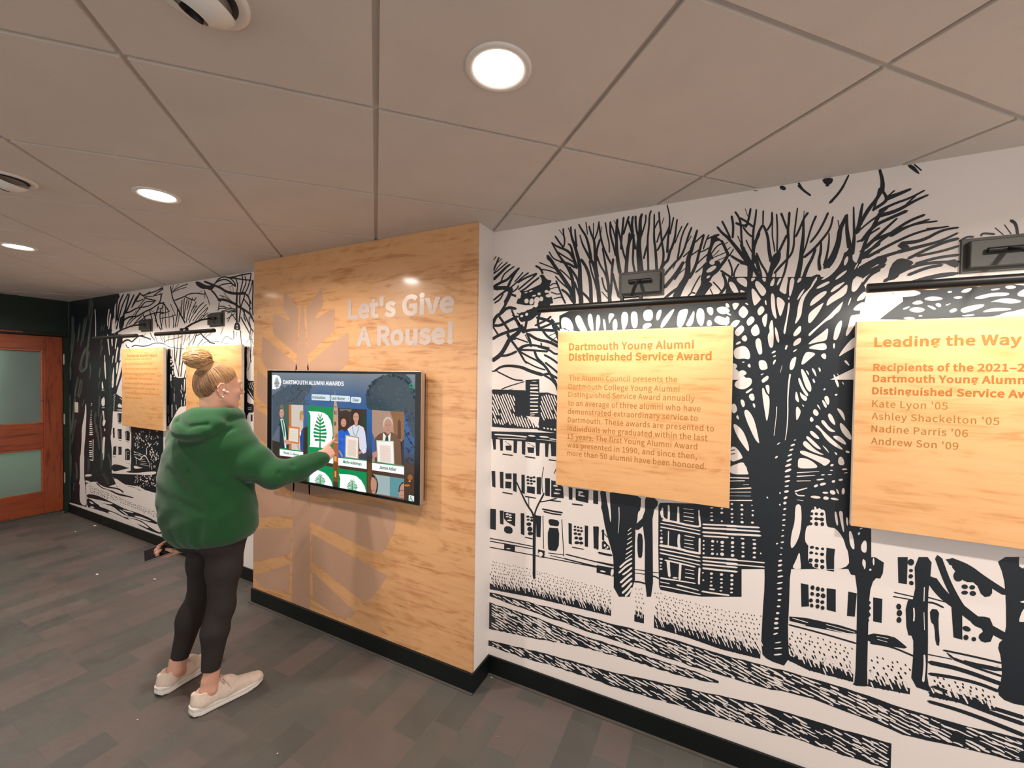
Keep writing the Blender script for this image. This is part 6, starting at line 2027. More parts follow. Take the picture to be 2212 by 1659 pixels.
212-3300,1507,8,46,-42,8
210-3332,1458,52,-26,-52,-6
212-3325,1386,6,45,2,6
212-3319,1374,6,39,1,6
210-3325,1342,81,4,1,-111,-82,-5
222-6154,2451,72,-30,-114,63,-15,-95,49,72,-36,25
222-6110,2422,49,-1,-127,49,-45,-88,48,-45,-191,49,-62,-194,49
222-6303,2247,44,-31,-97,37,-47,-129,30,-32,-85,23
222-6244,2263,34,-45,-115,34,-77,-154,34
222-6628,2270,79,14,-108,67,-33,-134,54,-34,-134,41
222-6583,2093,62,-33,-133,52,-50,-134,41,-33,-108,31
222-6426,2187,39,-31,-98,39,-33,-98,39
222-6202,1951,38,-105,-63,43,-61,-65,52,-62,-105,55
222-6188,1873,43,-60,-83,45,-30,-71,48
222-5872,2150,25,-28,-49,25
222-5846,2037,29,-55,-61,23,-15,-44,16
222-5874,1931,38,-42,-80,28,-15,-32,18
222-5818,2154,19,-41,-60,19
222-6699,1704,58,15,-82,42,-17,-68,25
222-6478,1585,42,-64,-115,43,-33,-102,45
222-6417,1552,42,-47,-100,36,-32,-81,29
222-6371,1553,35,-31,-100,31,-63,-95,26
222-6446,1704,48,46,-66,24,151,67,39,1,65,54
222-6415,1731,24,76,-79,15,60,40,20
222-6175,1731,38,14,-90,33,-30,-65,27
222-5918,1693,39,-35,-76,31,7,-25,22
222-5947,1541,34,-28,-70,18
222-5934,1396,25,-28,-58,28,41,-49,24
222-6703,1364,65,-19,-206,65,14,-204,65,-20,-276,65
222-6575,1341,68,-34,-177,66,-33,-138,61,-66,-107,55
222-6546,1100,43,-65,-139,44,-50,-140,45
222-6327,1337,31,-47,-68,31
222-5934,1364,24,-29,-102,25,-1,-89,25
222-6034,1207,40,-30,-78,43,28,-95,42,42,-80,40
222-6021,1067,42,41,-125,35,27,-125,28
222-5894,1202,38,-42,-97,42,27,-125,42,26,-156,42,-28,-123,40
222-6711,693,82,15,-135,69,-18,-140,56,-18,-139,45,15,-122,33
222-6552,601,47,31,-105,48,-17,-70,45
222-6602,364,31,-17,-84,31
222-5897,778,56,13,-100,41,-28,-66,25
222-5746,786,33,53,-88,34,0,-62,35
222-6229,674,43,29,-62,44,-45,-71,36
222-5884,577,17,54,-63,16,82,-59,15
222-5829,570,14,54,-56,14,54,-49,14
222-5761,553,14,40,-45,14
222-5654,548,13,0,-62,13
222-5216,696,15,0,-36,15
222-5740,1694,9,47,37,9
222-5713,1675,9,47,37,9
222-5686,1657,9,46,37,9
222-5740,1638,9,47,37,9
222-5713,1620,9,47,37,9
222-5687,1602,9,47,37,8
222-5740,1582,9,47,38,9
222-5714,1564,9,47,38,9
222-5687,1546,9,47,38,8
222-5741,1527,9,47,38,9
222-5714,1509,9,47,38,8
222-5687,1491,8,46,38,8
222-5741,1471,9,47,38,9
222-5714,1453,9,46,38,8
222-5688,1435,8,47,38,8
222-5742,1415,9,48,38,8
222-5715,1397,8,47,39,8
222-5688,1380,8,46,38,8
222-5742,1359,9,47,39,8
222-5715,1341,8,47,39,8
222-5689,1324,8,47,39,8
222-5742,1303,8,47,39,8
222-5716,1286,8,47,39,8
222-5689,1268,8,47,40,8
222-5743,1247,8,47,40,8
222-5716,1230,8,47,39,8
222-5689,1213,8,46,39,8
222-5743,1191,8,47,40,8
222-5716,1174,8,47,40,8
222-5690,1157,8,47,40,8
222-5743,1135,8,47,40,8
222-5717,1118,8,47,40,8
222-5690,1101,8,47,40,8
222-5744,1079,8,47,41,8
222-5717,1062,8,47,41,8
222-5690,1046,8,46,40,8
222-5744,1023,8,47,41,8
222-5717,1007,8,47,40,8
222-5691,990,8,47,40,8
222-5745,967,8,48,41,8
222-4487,1574,29,10,-51,29
222-4429,1524,21,10,-30,21
30270,1361,6,17,4,6
30271,1345,6,17,4,6
300368,1135,-3,-7,-6,-1,-3,6,3,7,6,1
300383,1135,-4,-5,-6,2,-2,6,5,5,6,-2
300402,1139,-3,-7,-7,-1,-3,6,3,7,7,2
300366,1116,-3,-7,-6,-1,-3,6,3,7,6,1
300385,1118,-3,-7,-8,-1,-4,5,4,7,7,1
300403,1118,-3,-8,-8,-1,-4,7,4,8,8,1
300367,1094,-4,-6,-7,-2,-3,6,3,7,7,1
300384,1100,0,-9,-7,-4,-5,5,0,10,7,4
300404,1100,-3,-9,-7,-1,-3,7,3,9,7,1
300394,1118,-4,-4,-7,-1,-3,3,3,5,7,1
300374,1003,-3,-7,-8,-3,-5,4,3,7,8,3
300390,998,-5,-5,-7,1,-2,6,4,5,7,-1
300406,1002,-2,-6,-6,-1,-3,5,2,5,6,2
300372,979,-4,-6,-7,-2,-4,5,3,7,8,1
300387,976,-4,-4,-6,1,-1,6,4,4,5,-1
300407,979,-5,-7,-7,0,-3,7,5,6,7,0
300371,950,-4,-8,-8,-1,-4,6,4,7,8,2
300389,951,-3,-8,-7,-1,-3,7,3,8,6,1
300408,952,-5,-6,-7,1,-3,7,5,5,7,0
300370,928,-3,-7,-7,-1,-3,5,3,8,7,1
300389,930,-3,-8,-8,-1,-3,6,3,7,7,2
300408,932,-3,-7,-7,-1,-4,5,3,6,8,2
301413,1008,27,0,-2,-32,1,-47,-24,-6,-3,47
301331,1020,23,-14,0,-88,-8,-10,-14,-3,-3,73
300-868,1131,-5,-6,-10,-1,-5,5,5,7,10,1
300-850,1130,-5,-7,-10,-1,-5,5,5,7,10,1
300-834,1134,-4,-6,-10,-1,-5,5,5,6,9,2
300-868,1115,-5,-7,-10,-1,-5,5,5,7,10,1
300-849,1114,-5,-7,-10,-1,-5,5,5,7,10,1
300-832,1113,-5,-6,-9,-1,-5,5,4,6,10,1
300-867,1098,-5,-6,-9,-1,-4,5,4,6,9,1
300-848,1099,-5,-6,-9,-1,-4,5,4,6,9,1
300-863,920,-6,-6,-11,-2,-6,5,5,6,12,2
300-843,919,-5,-6,-10,-2,-5,5,5,6,10,1
300-863,904,-5,-6,-10,-2,-5,4,5,6,10,2
300-840,904,-5,-7,-12,-2,-6,5,6,8,11,2
300-852,882,-8,-11,-16,-2,-9,7,8,11,17,3
300-846,856,-8,-14,-17,-3,-8,11,8,15,16,3
300-841,834,-9,-11,-18,-3,-9,7,9,11,18,3
300-607,912,-3,-6,-8,-1,-3,4,3,6,8,1
300-590,911,-4,-5,-7,-1,-4,4,4,5,7,2
300-574,911,-4,-5,-7,-2,-4,5,4,5,7,1
300-605,896,-4,-6,-9,-2,-5,5,5,6,9,2
300-587,895,-4,-6,-9,-1,-5,4,5,7,8,1
300-570,896,-5,-6,-8,-2,-5,5,5,6,8,2
300-601,878,-5,-8,-10,-1,-6,5,5,7,11,2
300-579,879,-6,-8,-11,-2,-6,5,6,7,11,3
300-595,856,-5,-8,-12,-2,-6,6,6,9,11,2
300-572,858,-6,-10,-11,-2,-6,7,5,10,12,2
300-588,834,-7,-9,-15,-3,-7,6,7,9,14,3
300-568,836,-6,-8,-12,-3,-6,7,6,8,12,2
300369,947,-3,-9,-8,-1,-3,7,3,8,7,2
300390,951,-4,-9,-7,-1,-4,7,3,9,8,1
300408,953,-3,-8,-8,-2,-3,7,3,8,7,2
300370,930,-3,-8,-7,-2,-4,7,3,8,7,1
300389,932,-3,-9,-8,-1,-3,7,3,8,7,2
300409,929,-4,-8,-7,-2,-4,7,4,8,7,2
300379,841,-3,-10,-8,-2,-4,8,4,10,7,2
300396,840,-3,-10,-8,-2,-3,8,3,10,7,2
300411,840,-3,-8,-7,-2,-3,7,3,9,6,1
300378,815,-3,-8,-7,-2,-4,7,3,8,7,2
300397,816,-4,-9,-7,-2,-4,7,4,9,7,2
300415,816,-4,-10,-8,-2,-5,8,4,11,8,2
300375,788,-4,-9,-7,-2,-4,7,4,9,7,2
300396,791,-3,-9,-7,-2,-4,8,4,10,6,1
300412,791,-4,-9,-7,-2,-4,7,4,8,7,2
300377,767,-3,-8,-6,-2,-4,7,3,9,7,1
300397,770,-4,-10,-7,-2,-4,8,4,9,7,2
300413,768,-3,-9,-7,-2,-4,7,3,9,7,2
300674,1006,-5,-13,-10,-2,-5,11,5,13,10,2
300671,975,-3,-7,-6,-1,-3,5,3,7,6,1
300672,954,-4,-9,-7,-2,-3,7,3,9,7,2
300674,929,-3,-9,-7,-1,-4,7,3,9,7,1
300642,833,-4,-12,-7,-2,-5,10,4,12,8,2
300645,810,-4,-13,-9,-2,-4,10,4,13,9,3
300644,784,-4,-12,-8,-2,-4,9,4,12,7,3
300817,950,-4,-9,-9,-2,-5,7,4,9,9,2
300835,952,-4,-8,-8,-2,-4,6,4,9,8,2
300818,930,-5,-9,-9,-2,-5,6,5,8,9,2
300838,932,-4,-10,-9,-2,-5,7,4,10,9,2
300805,985,-6,-20,-15,-4,-7,18,6,21,15,3
300823,771,-4,-10,-7,-2,-4,8,4,11,7,2
300842,772,-3,-9,-7,-2,-3,7,3,8,6,2
300828,798,-8,-7,-11,2,-4,10,8,8,11,-3
302-5831,1224,22,-8,-82,22
301-5532,1227,90,5,-7,-97,-71,2
301-5533,1063,90,6,-1,-103,-77,0
301-5637,1068,39,3,0,-105,-33,-2
301-5368,1050,62,11,37,-15,-7,-84,-80,0
301-5625,872,65,12,-7,-93,-72,-7
301-5521,881,77,7,-1,-85,-77,-7
301-5369,871,62,11,43,-14,-7,-101,-98,-10
302-5520,1128,9,64,-5,9
302-5508,952,9,51,-5,9
302-5344,951,9,50,-5,9
302-5639,769,9,65,-3,9
300-6172,379,-11,1,-9,5,2,6,11,-1,9,-6
300-6114,382,-11,-3,-17,1,-6,3,11,3,17,0
300-6048,372,-9,-3,-14,1,-4,3,9,3,14,0
300-6014,377,-9,-3,-13,0,-5,4,10,3,13,-1
300-5959,367,-12,-3,-20,0,-7,4,12,3,19,-1
300-5896,371,-11,-3,-16,1,-6,3,11,3,16,0
300-5855,363,-10,-3,-15,2,-4,4,11,2,14,-1
300-5804,362,-10,-1,-12,4,-2,4,11,1,12,-4
300-5773,363,-8,-3,-13,0,-4,4,8,3,13,-1
300-5724,363,-11,-3,-19,0,-7,4,12,3,18,-1
300-5666,352,-9,1,-8,5,1,5,10,0,8,-6
300-5625,354,-9,-2,-9,3,0,5,9,1,9,-3
300-5583,350,-9,-3,-11,2,-3,4,9,2,11,-2
300-5549,346,-9,0,-8,5,1,5,10,0,8,-5
300-5480,349,-11,-1,-13,5,-2,5,11,0,13,-4
300-5456,338,-10,1,-9,6,1,5,10,-1,9,-6
300-5398,347,-11,-3,-17,1,-7,3,11,3,17,-1
300-5350,345,-9,-3,-14,2,-3,4,10,2,13,-2
300-5304,335,-9,0,-11,3,-1,5,10,1,10,-4
300-5281,331,-9,1,-7,5,1,5,9,-1,7,-5
300-5237,340,-7,-3,-12,0,-4,3,8,3,12,0
300-5177,331,-8,-3,-11,0,-4,3,8,3,11,0
300-5149,324,-9,1,-9,6,1,5,9,-1,9,-6
300-5087,327,-10,-2,-15,2,-5,4,11,1,15,-2
300-5061,333,-9,-3,-13,1,-5,3,9,2,13,0
300-5026,329,-8,-2,-11,0,-3,3,7,3,11,0
300-4976,324,-9,-1,-10,4,-1,4,9,1,10,-3
300-4939,321,-8,-2,-13,1,-3,4,9,2,12,-2
300-4900,325,-8,-3,-9,2,-3,3,8,2,10,-1
300-4870,323,-8,-1,-8,3,0,4,8,1,8,-3
300-4815,315,-10,-1,-11,4,-2,5,9,1,12,-4
300-4779,321,-10,-2,-15,0,-6,3,10,3,15,0
300-6171,359,-10,-2,-11,4,0,4,11,1,10,-3
300-6111,357,-12,-1,-12,4,-2,5,12,1,12,-4
300-6055,361,-11,-3,-17,0,-6,4,11,3,17,-1
300-6022,353,-9,0,-7,4,2,5,10,0,7,-5
300-5947,355,-9,-3,-14,0,-4,3,9,3,14,0
300-5905,343,-11,-2,-15,1,-4,5,11,2,15,-2
300-5864,349,-10,-2,-9,3,-1,5,10,1,10,-3
300-5811,343,-11,-2,-19,0,-7,3,11,3,19,0
300-5749,343,-12,-3,-19,0,-7,4,12,3,19,-1
300-5720,341,-10,-2,-15,2,-4,4,11,2,14,-2
300-5659,337,-11,-1,-14,5,-2,5,11,0,14,-4
300-5636,334,-9,-3,-12,0,-4,3,8,3,13,0
300-5579,335,-9,0,-6,4,2,5,9,0,6,-4
300-5531,327,-10,-1,-12,4,-1,5,10,1,12,-4
300-5481,333,-9,-3,-11,2,-2,3,8,3,12,-2
300-5443,327,-10,0,-7,6,1,4,9,0,8,-5
300-5392,324,-8,-1,-9,3,-1,4,9,1,9,-3
300-5353,321,-9,1,-9,6,0,5,10,0,9,-7
300-5301,322,-9,-2,-10,2,-3,3,9,3,10,-2
300-5258,325,-11,-3,-16,0,-7,4,11,3,16,-1
300-5221,322,-9,-3,-13,2,-4,4,10,2,13,-2
300-5176,317,-8,-2,-11,0,-4,3,8,3,11,0
300-5138,309,-9,0,-6,4,3,4,8,0,6,-4
300-5106,307,-9,0,-7,5,1,5,9,0,7,-5
300-5063,312,-9,-2,-13,1,-3,4,9,2,12,-2
300-5031,302,-9,1,-7,5,1,5,9,-1,7,-5
300-4977,306,-9,-2,-13,1,-3,4,9,2,12,-1
300-4929,303,-10,-3,-16,0,-6,3,10,3,16,0
300-4890,303,-8,-2,-8,3,-1,4,8,1,8,-2
300-4860,303,-9,0,-12,4,-2,4,10,1,11,-4
300-4822,298,-8,-2,-12,1,-3,4,8,2,12,-2
300-4774,304,-9,-2,-11,1,-4,4,9,2,12,-2
300-4744,293,-8,1,-8,6,0,5,9,-1,8,-6
300-6165,341,-10,-2,-11,3,0,5,10,1,11,-3
300-6090,335,-13,-2,-18,2,-6,5,13,2,19,-3
300-6051,339,-11,-3,-16,0,-6,3,10,3,17,0
300-6000,329,-11,0,-8,6,1,5,11,-1,9,-5
300-5955,335,-12,-3,-20,0,-7,4,12,3,19,-1
300-5894,330,-11,-2,-15,1,-4,4,11,3,15,-2
300-5855,322,-12,0,-15,4,-2,5,12,1,14,-4
300-5818,322,-9,-3,-13,0,-4,4,9,3,13,-1
300-5765,316,-10,0,-6,5,2,4,9,0,7,-4
300-5675,322,-8,-3,-13,0,-4,4,9,3,12,-1
300-5610,315,-11,-2,-17,2,-5,5,12,2,16,-2
300-5572,311,-9,-2,-10,3,0,5,9,1,10,-3
300-5456,305,-9,-2,-9,3,0,5,9,1,9,-3
300-5393,303,-11,0,-13,4,-2,5,11,0,13,-4
300-5355,299,-9,0,-8,6,1,4,9,0,8,-5
300-5303,305,-9,-1,-11,3,-1,5,10,1,10,-4
300-5276,301,-9,1,-8,5,2,5,9,-1,7,-5
300-5214,302,-9,-2,-14,0,-5,3,9,3,14,0
300-5188,301,-8,-2,-11,0,-4,3,8,3,11,0
300-5144,298,-10,-3,-16,1,-6,3,10,3,16,-1
300-5104,295,-8,-1,-9,3,0,4,8,1,9,-3
300-5053,295,-10,-2,-16,0,-6,3,10,3,16,-1
300-5015,295,-7,-3,-11,1,-4,3,8,3,11,-1
300-4976,289,-9,-2,-13,1,-3,4,9,2,12,-2
300-4947,289,-8,-1,-10,4,-1,4,8,1,10,-3
300-4883,291,-10,-3,-15,0,-6,3,10,3,15,0
300-4871,287,-8,-1,-8,2,0,4,8,1,8,-2
300-4830,287,-7,-3,-10,1,-4,3,7,2,11,0
300-4791,276,-8,-1,-10,4,-1,4,9,1,9,-3
300-4738,279,-7,-2,-10,1,-2,4,7,2,10,-1
300-6156,314,-12,1,-10,7,1,6,11,-1,11,-7
300-6116,315,-11,-3,-16,2,-4,4,11,3,16,-2
300-6066,315,-11,1,-9,6,2,5,11,-1,9,-5
300-6004,317,-11,-3,-16,0,-6,4,11,3,16,-1
300-5967,318,-9,-3,-14,0,-4,4,9,3,14,-1
300-5899,314,-10,-2,-12,1,-3,4,10,3,12,-2
300-5872,304,-10,-2,-10,3,0,5,9,1,10,-3
300-5818,309,-12,-1,-14,5,-3,5,12,0,14,-4
300-5757,299,-11,1,-10,7,1,5,11,-1,10,-6
300-4968,277,-10,-2,-15,2,-4,3,10,2,14,-1
300-4788,268,-9,-2,-12,1,-3,4,9,2,11,-2
301-3286,1336,23,1,0,-56,-23,-1
412-5506,1216,10,-1,-66,10
412-5507,1046,10,6,-66,10
412-5343,1040,10,0,-65,10
412-5344,849,10,0,-84,10
412-5319,851,4,31,0,4
412-5319,821,4,30,3,4
412-5508,864,8,-1,-55,8
412-5970,432,5,140,-19,5,189,13,4,104,1,4
412-5831,394,4,136,12,4,106,2,4'''
INK = mat('mural_ink', (22, 30, 38), 0.42, vary=0.10, scale=5, spec=0.5)
PAPER = mat('mural_paper', (236, 226, 221), 0.5, vary=0.015, scale=3, bump=0.04, bscale=300)
DIMHATCH = mat('mural_dim_hatch', (74, 84, 78), 0.5, vary=0.45, scale=14, stretch=(1, 1, 0.3))  # grey paints fine hatching and the darkness over it as one colour
def chaikin(P, closed, it):
    for _ in range(it):
        Q = []; n = len(P)
        if not closed: Q.append(P[0])
        for i in range(n if closed else n - 1):
            a, b = P[i], P[(i + 1) % n]
            Q.append(tuple(x * .75 + y * .25 for x, y in zip(a, b))); Q.append(tuple(x * .25 + y * .75 for x, y in zip(a, b)))
        if not closed: Q.append(P[-1])
        P = Q
    return P
def build_mural():
    mb = MB(); M = (INK, PAPER, DIMHATCH)
    mb.box((XL, 0.0, 0), (XR, 0.12, H + .03), PAPER)
    nput = [0]
    cl = lambda P: clip_poly(P, XL + .001, XR, BB - .01, H - .0005)
    def put(P, y, m):
        a = sum(P[i - 1][0] * P[i][1] - P[i][0] * P[i - 1][1] for i in range(len(P)))
        P = cl(P if a > 0 else P[::-1])
        nput[0] += 1; y -= 2.4e-6 * (nput[0] % 120)       # no two shapes share a plane
        if len(P) > 2: mb.face([(x, y, z) for x, z in P], m)
    def stroke(P, y, m):
        if len(P) > 2: P = chaikin(P, False, 2)
        L, Rr = [], []
        for i, p in enumerate(P):
            a, b = P[max(0, i - 1)], P[min(len(P) - 1, i + 1)]
            tx, tz = b[0] - a[0], b[1] - a[1]; l = math.hypot(tx, tz) or 1; w = p[2] / 2
            if i in (0, len(P) - 1): w *= .62
            L.append((p[0] - tz / l * w, p[1] + tx / l * w)); Rr.append((p[0] + tz / l * w, p[1] - tx / l * w))
        a, b = P[0], P[1]; l = math.hypot(b[0] - a[0], b[1] - a[1]) or 1
        s = (a[0] - (b[0] - a[0]) / l * a[2] * .4, a[1] - (b[1] - a[1]) / l * a[2] * .4)
        a, b = P[-1], P[-2]; l = math.hypot(b[0] - a[0], b[1] - a[1]) or 1
        e = (a[0] - (b[0] - a[0]) / l * a[2] * .4, a[1] - (b[1] - a[1]) / l * a[2] * .4)
        for i in range(len(L) - 1):
            put([L[i], L[i + 1], Rr[i + 1], Rr[i]], y - 1e-6 * (i % 2), m)
        put([s, L[0], Rr[0]], y, m); put([e, Rr[-1], L[-1]], y, m)
    for ln in MURAL.split('\n'):
        lay, m, kind = int(ln[0]), M[int(ln[1])], int(ln[2]); d = [int(q) for q in ln[3:].split(',')]
        st = 3 if kind == 2 else 2; P = []; px = pz = 0
        for i in range(0, len(d), st):
            px += d[i]; pz += d[i + 1]; P.append((px / 1000, pz / 1000) + ((d[i + 2] / 1000,) if st == 3 else ()))
        y = -0.00035 * lay
        if kind == 0: put(chaikin(P, True, 2 if m is PAPER else 1), y, m)
        elif kind == 1: put(P, y, m)
        else: stroke(P, y, m)
    # streaked path bands and stippled grass, between traced edges
    def edge_at(E, x):
        P = [(E[i] / 1000, E[i + 1] / 1000) for i in range(0, len(E), 2)]
        for (a, za), (b, zb) in zip(P, P[1:]):
            if a <= x <= b: return za + (zb - za) * (x - a) / (b - a)
        return P[0][1] if x < P[0][0] else P[-1][1]
    Y1, Y2 = -0.00035, -0.0007
    for n, (T, Bo, dens) in enumerate(BANDS):
        R = random.Random(n + 1); x0, x1 = max(T[0], Bo[0]) / 1000, min(T[-2], Bo[-2]) / 1000
        xs = [x0 + (x1 - x0) * k / 60 for k in range(61)]
        up = [edge_at(T, x) + R.uniform(-.002, .002) for x in xs]; lo = [edge_at(Bo, x) + R.uniform(-.003, .003) for x in xs]
        for k in range(60): put([(xs[k], up[k]), (xs[k + 1], up[k + 1]), (xs[k + 1], lo[k + 1]), (xs[k], lo[k])], Y1 - 1e-6 * (k % 2), INK)
        x = x0 - .01
        while x < x1:
            a, b = edge_at(T, x), edge_at(Bo, x); z = a - R.uniform(.004, .013)
            while z > b + .005:
                if R.random() < .85 * dens:
                    L = R.uniform(.022, .058); w = R.uniform(.0042, .0082); sl = -.25 + R.uniform(-.06, .04); P = []
                    for t in (0, .25, .5, .75, 1):
                        q = (x + L * t, z + L * t * sl + R.uniform(-.0022, .0022), w * (1.0 if 0 < t < 1 else .6))
                        if q[0] < x0 + .002 or q[0] > x1 - .004 or q[1] > edge_at(T, q[0]) - .004 or q[1] < edge_at(Bo, q[0]) + .0045: break
                        P.append(q)
                    if len(P) > 1: stroke(P, Y2, PAPER)
                z -= .0125 + R.uniform(0, .005)
            x += .027 + R.uniform(-.004, .008)
    for n, (T, Bo, size, rows) in enumerate(GRASS):
        R = random.Random(n + 20); x0, x1 = max(T[0], Bo[0]) / 1000, min(T[-2], Bo[-2]) / 1000; step = .0155 * size; solid = .74
        N = max(8, int((x1 - x0) / .02)); xs = [x0 + (x1 - x0) * k / N for k in range(N + 1)]
        for k in range(N):
            f = lambda x, t: edge_at(T, x) * (1 - t) + edge_at(Bo, x) * t
            s0 = solid + R.uniform(-.05, .07)
            put([(xs[k], f(xs[k], s0)), (xs[k + 1], f(xs[k + 1], s0 + .03)), (xs[k + 1], f(xs[k + 1], 1)), (xs[k], f(xs[k], 1))], Y1 - 1e-6 * (k % 2), INK)
        for r in range(rows):
            t = (r + .5) / rows; x = x0 + (r % 2) * step / 2
            while x < x1:
                u = x + R.uniform(-.35, .35) * step; a, b = edge_at(T, u), edge_at(Bo, u); z = a + (b - a) * t + R.uniform(-.004, .004)
                L = (.005 + .036 * max(0, t - .35) ** 1.2) * size; w = (.0032 + .0042 * t) * size
                e = min(L, z - b)
                if e > .002 and x0 < u < x1 - L * .5: stroke([(u, z, w * .7), (u + .22 * e, z - e * .5, w), (u + .45 * e, z - e, w * .8)], Y1 - 2e-6, INK)
                if t > .5 and R.random() < .85:
                    h = R.uniform(.012, .026) * size
                    if z + h * .5 < a and z - h * .5 > b + .002 and u + .45 * h < x1: stroke([(u + step * .5, z + h * .5, .0034 * size), (u + step * .5 + .22 * h, z, .0042 * size), (u + step * .5 + .42 * h, z - h * .5, .003 * size)], Y2, PAPER)
                x += step
    return struct(mb.build('wall_back'))
build_mural()

# ------------------------------------------------------------------ wall-mounted touch screen
SCOL = [(70, 84, 96), (44, 64, 76), (44, 86, 128), (60, 74, 70), (26, 40, 60), (40, 82, 128), (34, 66, 110), (58, 68, 72), (60, 88, 118), (90, 98, 102), (24, 30, 36), (22, 28, 34), (30, 34, 38), (52, 40, 34), (72, 48, 34), (96, 62, 36), (64, 42, 28), (220, 140, 60), (190, 110, 40), (150, 90, 40), (128, 74, 38), (198, 156, 126), (168, 100, 52), (120, 72, 40), (228, 168, 90), (228, 150, 70), (120, 92, 74), (108, 80, 64), (214, 190, 168), (150, 120, 96), (150, 110, 84), (250, 250, 250), (56, 70, 72), (0, 168, 100), (216, 226, 236), (16, 104, 66), (90, 110, 130), (70, 92, 82), (196, 112, 56), (206, 196, 184), (205, 152, 130), (120, 108, 98), (38, 44, 58), (196, 222, 208), (40, 120, 84), (120, 70, 60), (80, 60, 50), (186, 140, 72), (28, 74, 150), (255, 240, 230), (224, 112, 40), (226, 218, 200), (170, 164, 150), (0, 140, 78), (62, 50, 46), (120, 108, 96), (40, 60, 44), (66, 44, 36), (170, 60, 60), (50, 30, 26), (22, 98, 204), (190, 138, 114), (12, 70, 160), (58, 40, 36), (60, 50, 50), (200, 90, 90), (216, 216, 232), (52, 150, 90), (66, 64, 80), (176, 150, 124), (240, 232, 222), (226, 208, 192), (190, 172, 158), (172, 138, 122), (138, 92, 50), (84, 50, 28), (108, 72, 46), (204, 186, 168), (232, 234, 230), (24, 72, 48), (140, 90, 76), (70, 50, 44), (150, 104, 84), (60, 92, 160), (30, 40, 56), (196, 206, 200), (244, 238, 230), (232, 212, 200), (196, 174, 162), (156, 176, 178), (88, 144, 152), (30, 28, 28), (40, 30, 30), (40, 38, 42), (40, 60, 80), (150, 90, 84), (120, 90, 70), (206, 204, 216), (236, 232, 230), (0, 150, 86)]
SCR_TXT = [('DARTMOUTH ALUMNI AWARDS', 31, -2.5287, 1.5966, -1.9743, 1.596, 0.0237, 0.03, 6), ('Graduation', 35, -2.2486, 1.5106, -2.1328, 1.5111, 0.0163, 0.03, 6), ('Last Name', 35, -2.0776, 1.5119, -1.966, 1.5113, 0.0159, 0.03, 6), ('Clear', 35, -1.9016, 1.5084, -1.8491, 1.5076, 0.0142, 0.03, 6), ('Roger S. Aaron', 35, -2.5215, 1.1382, -2.373, 1.137, 0.0145, 0.035, 6), ('ss', 35, -2.1206, 1.1342, -2.0924, 1.134, 0.0136, 0.035, 6), ('Merle Adelman', 35, -1.9757, 1.1348, -1.8268, 1.136, 0.0162, 0.035, 6), ('James Adler', 35, -1.6888, 1.1333, -1.5641, 1.1334, 0.0165, 0.035, 6)]
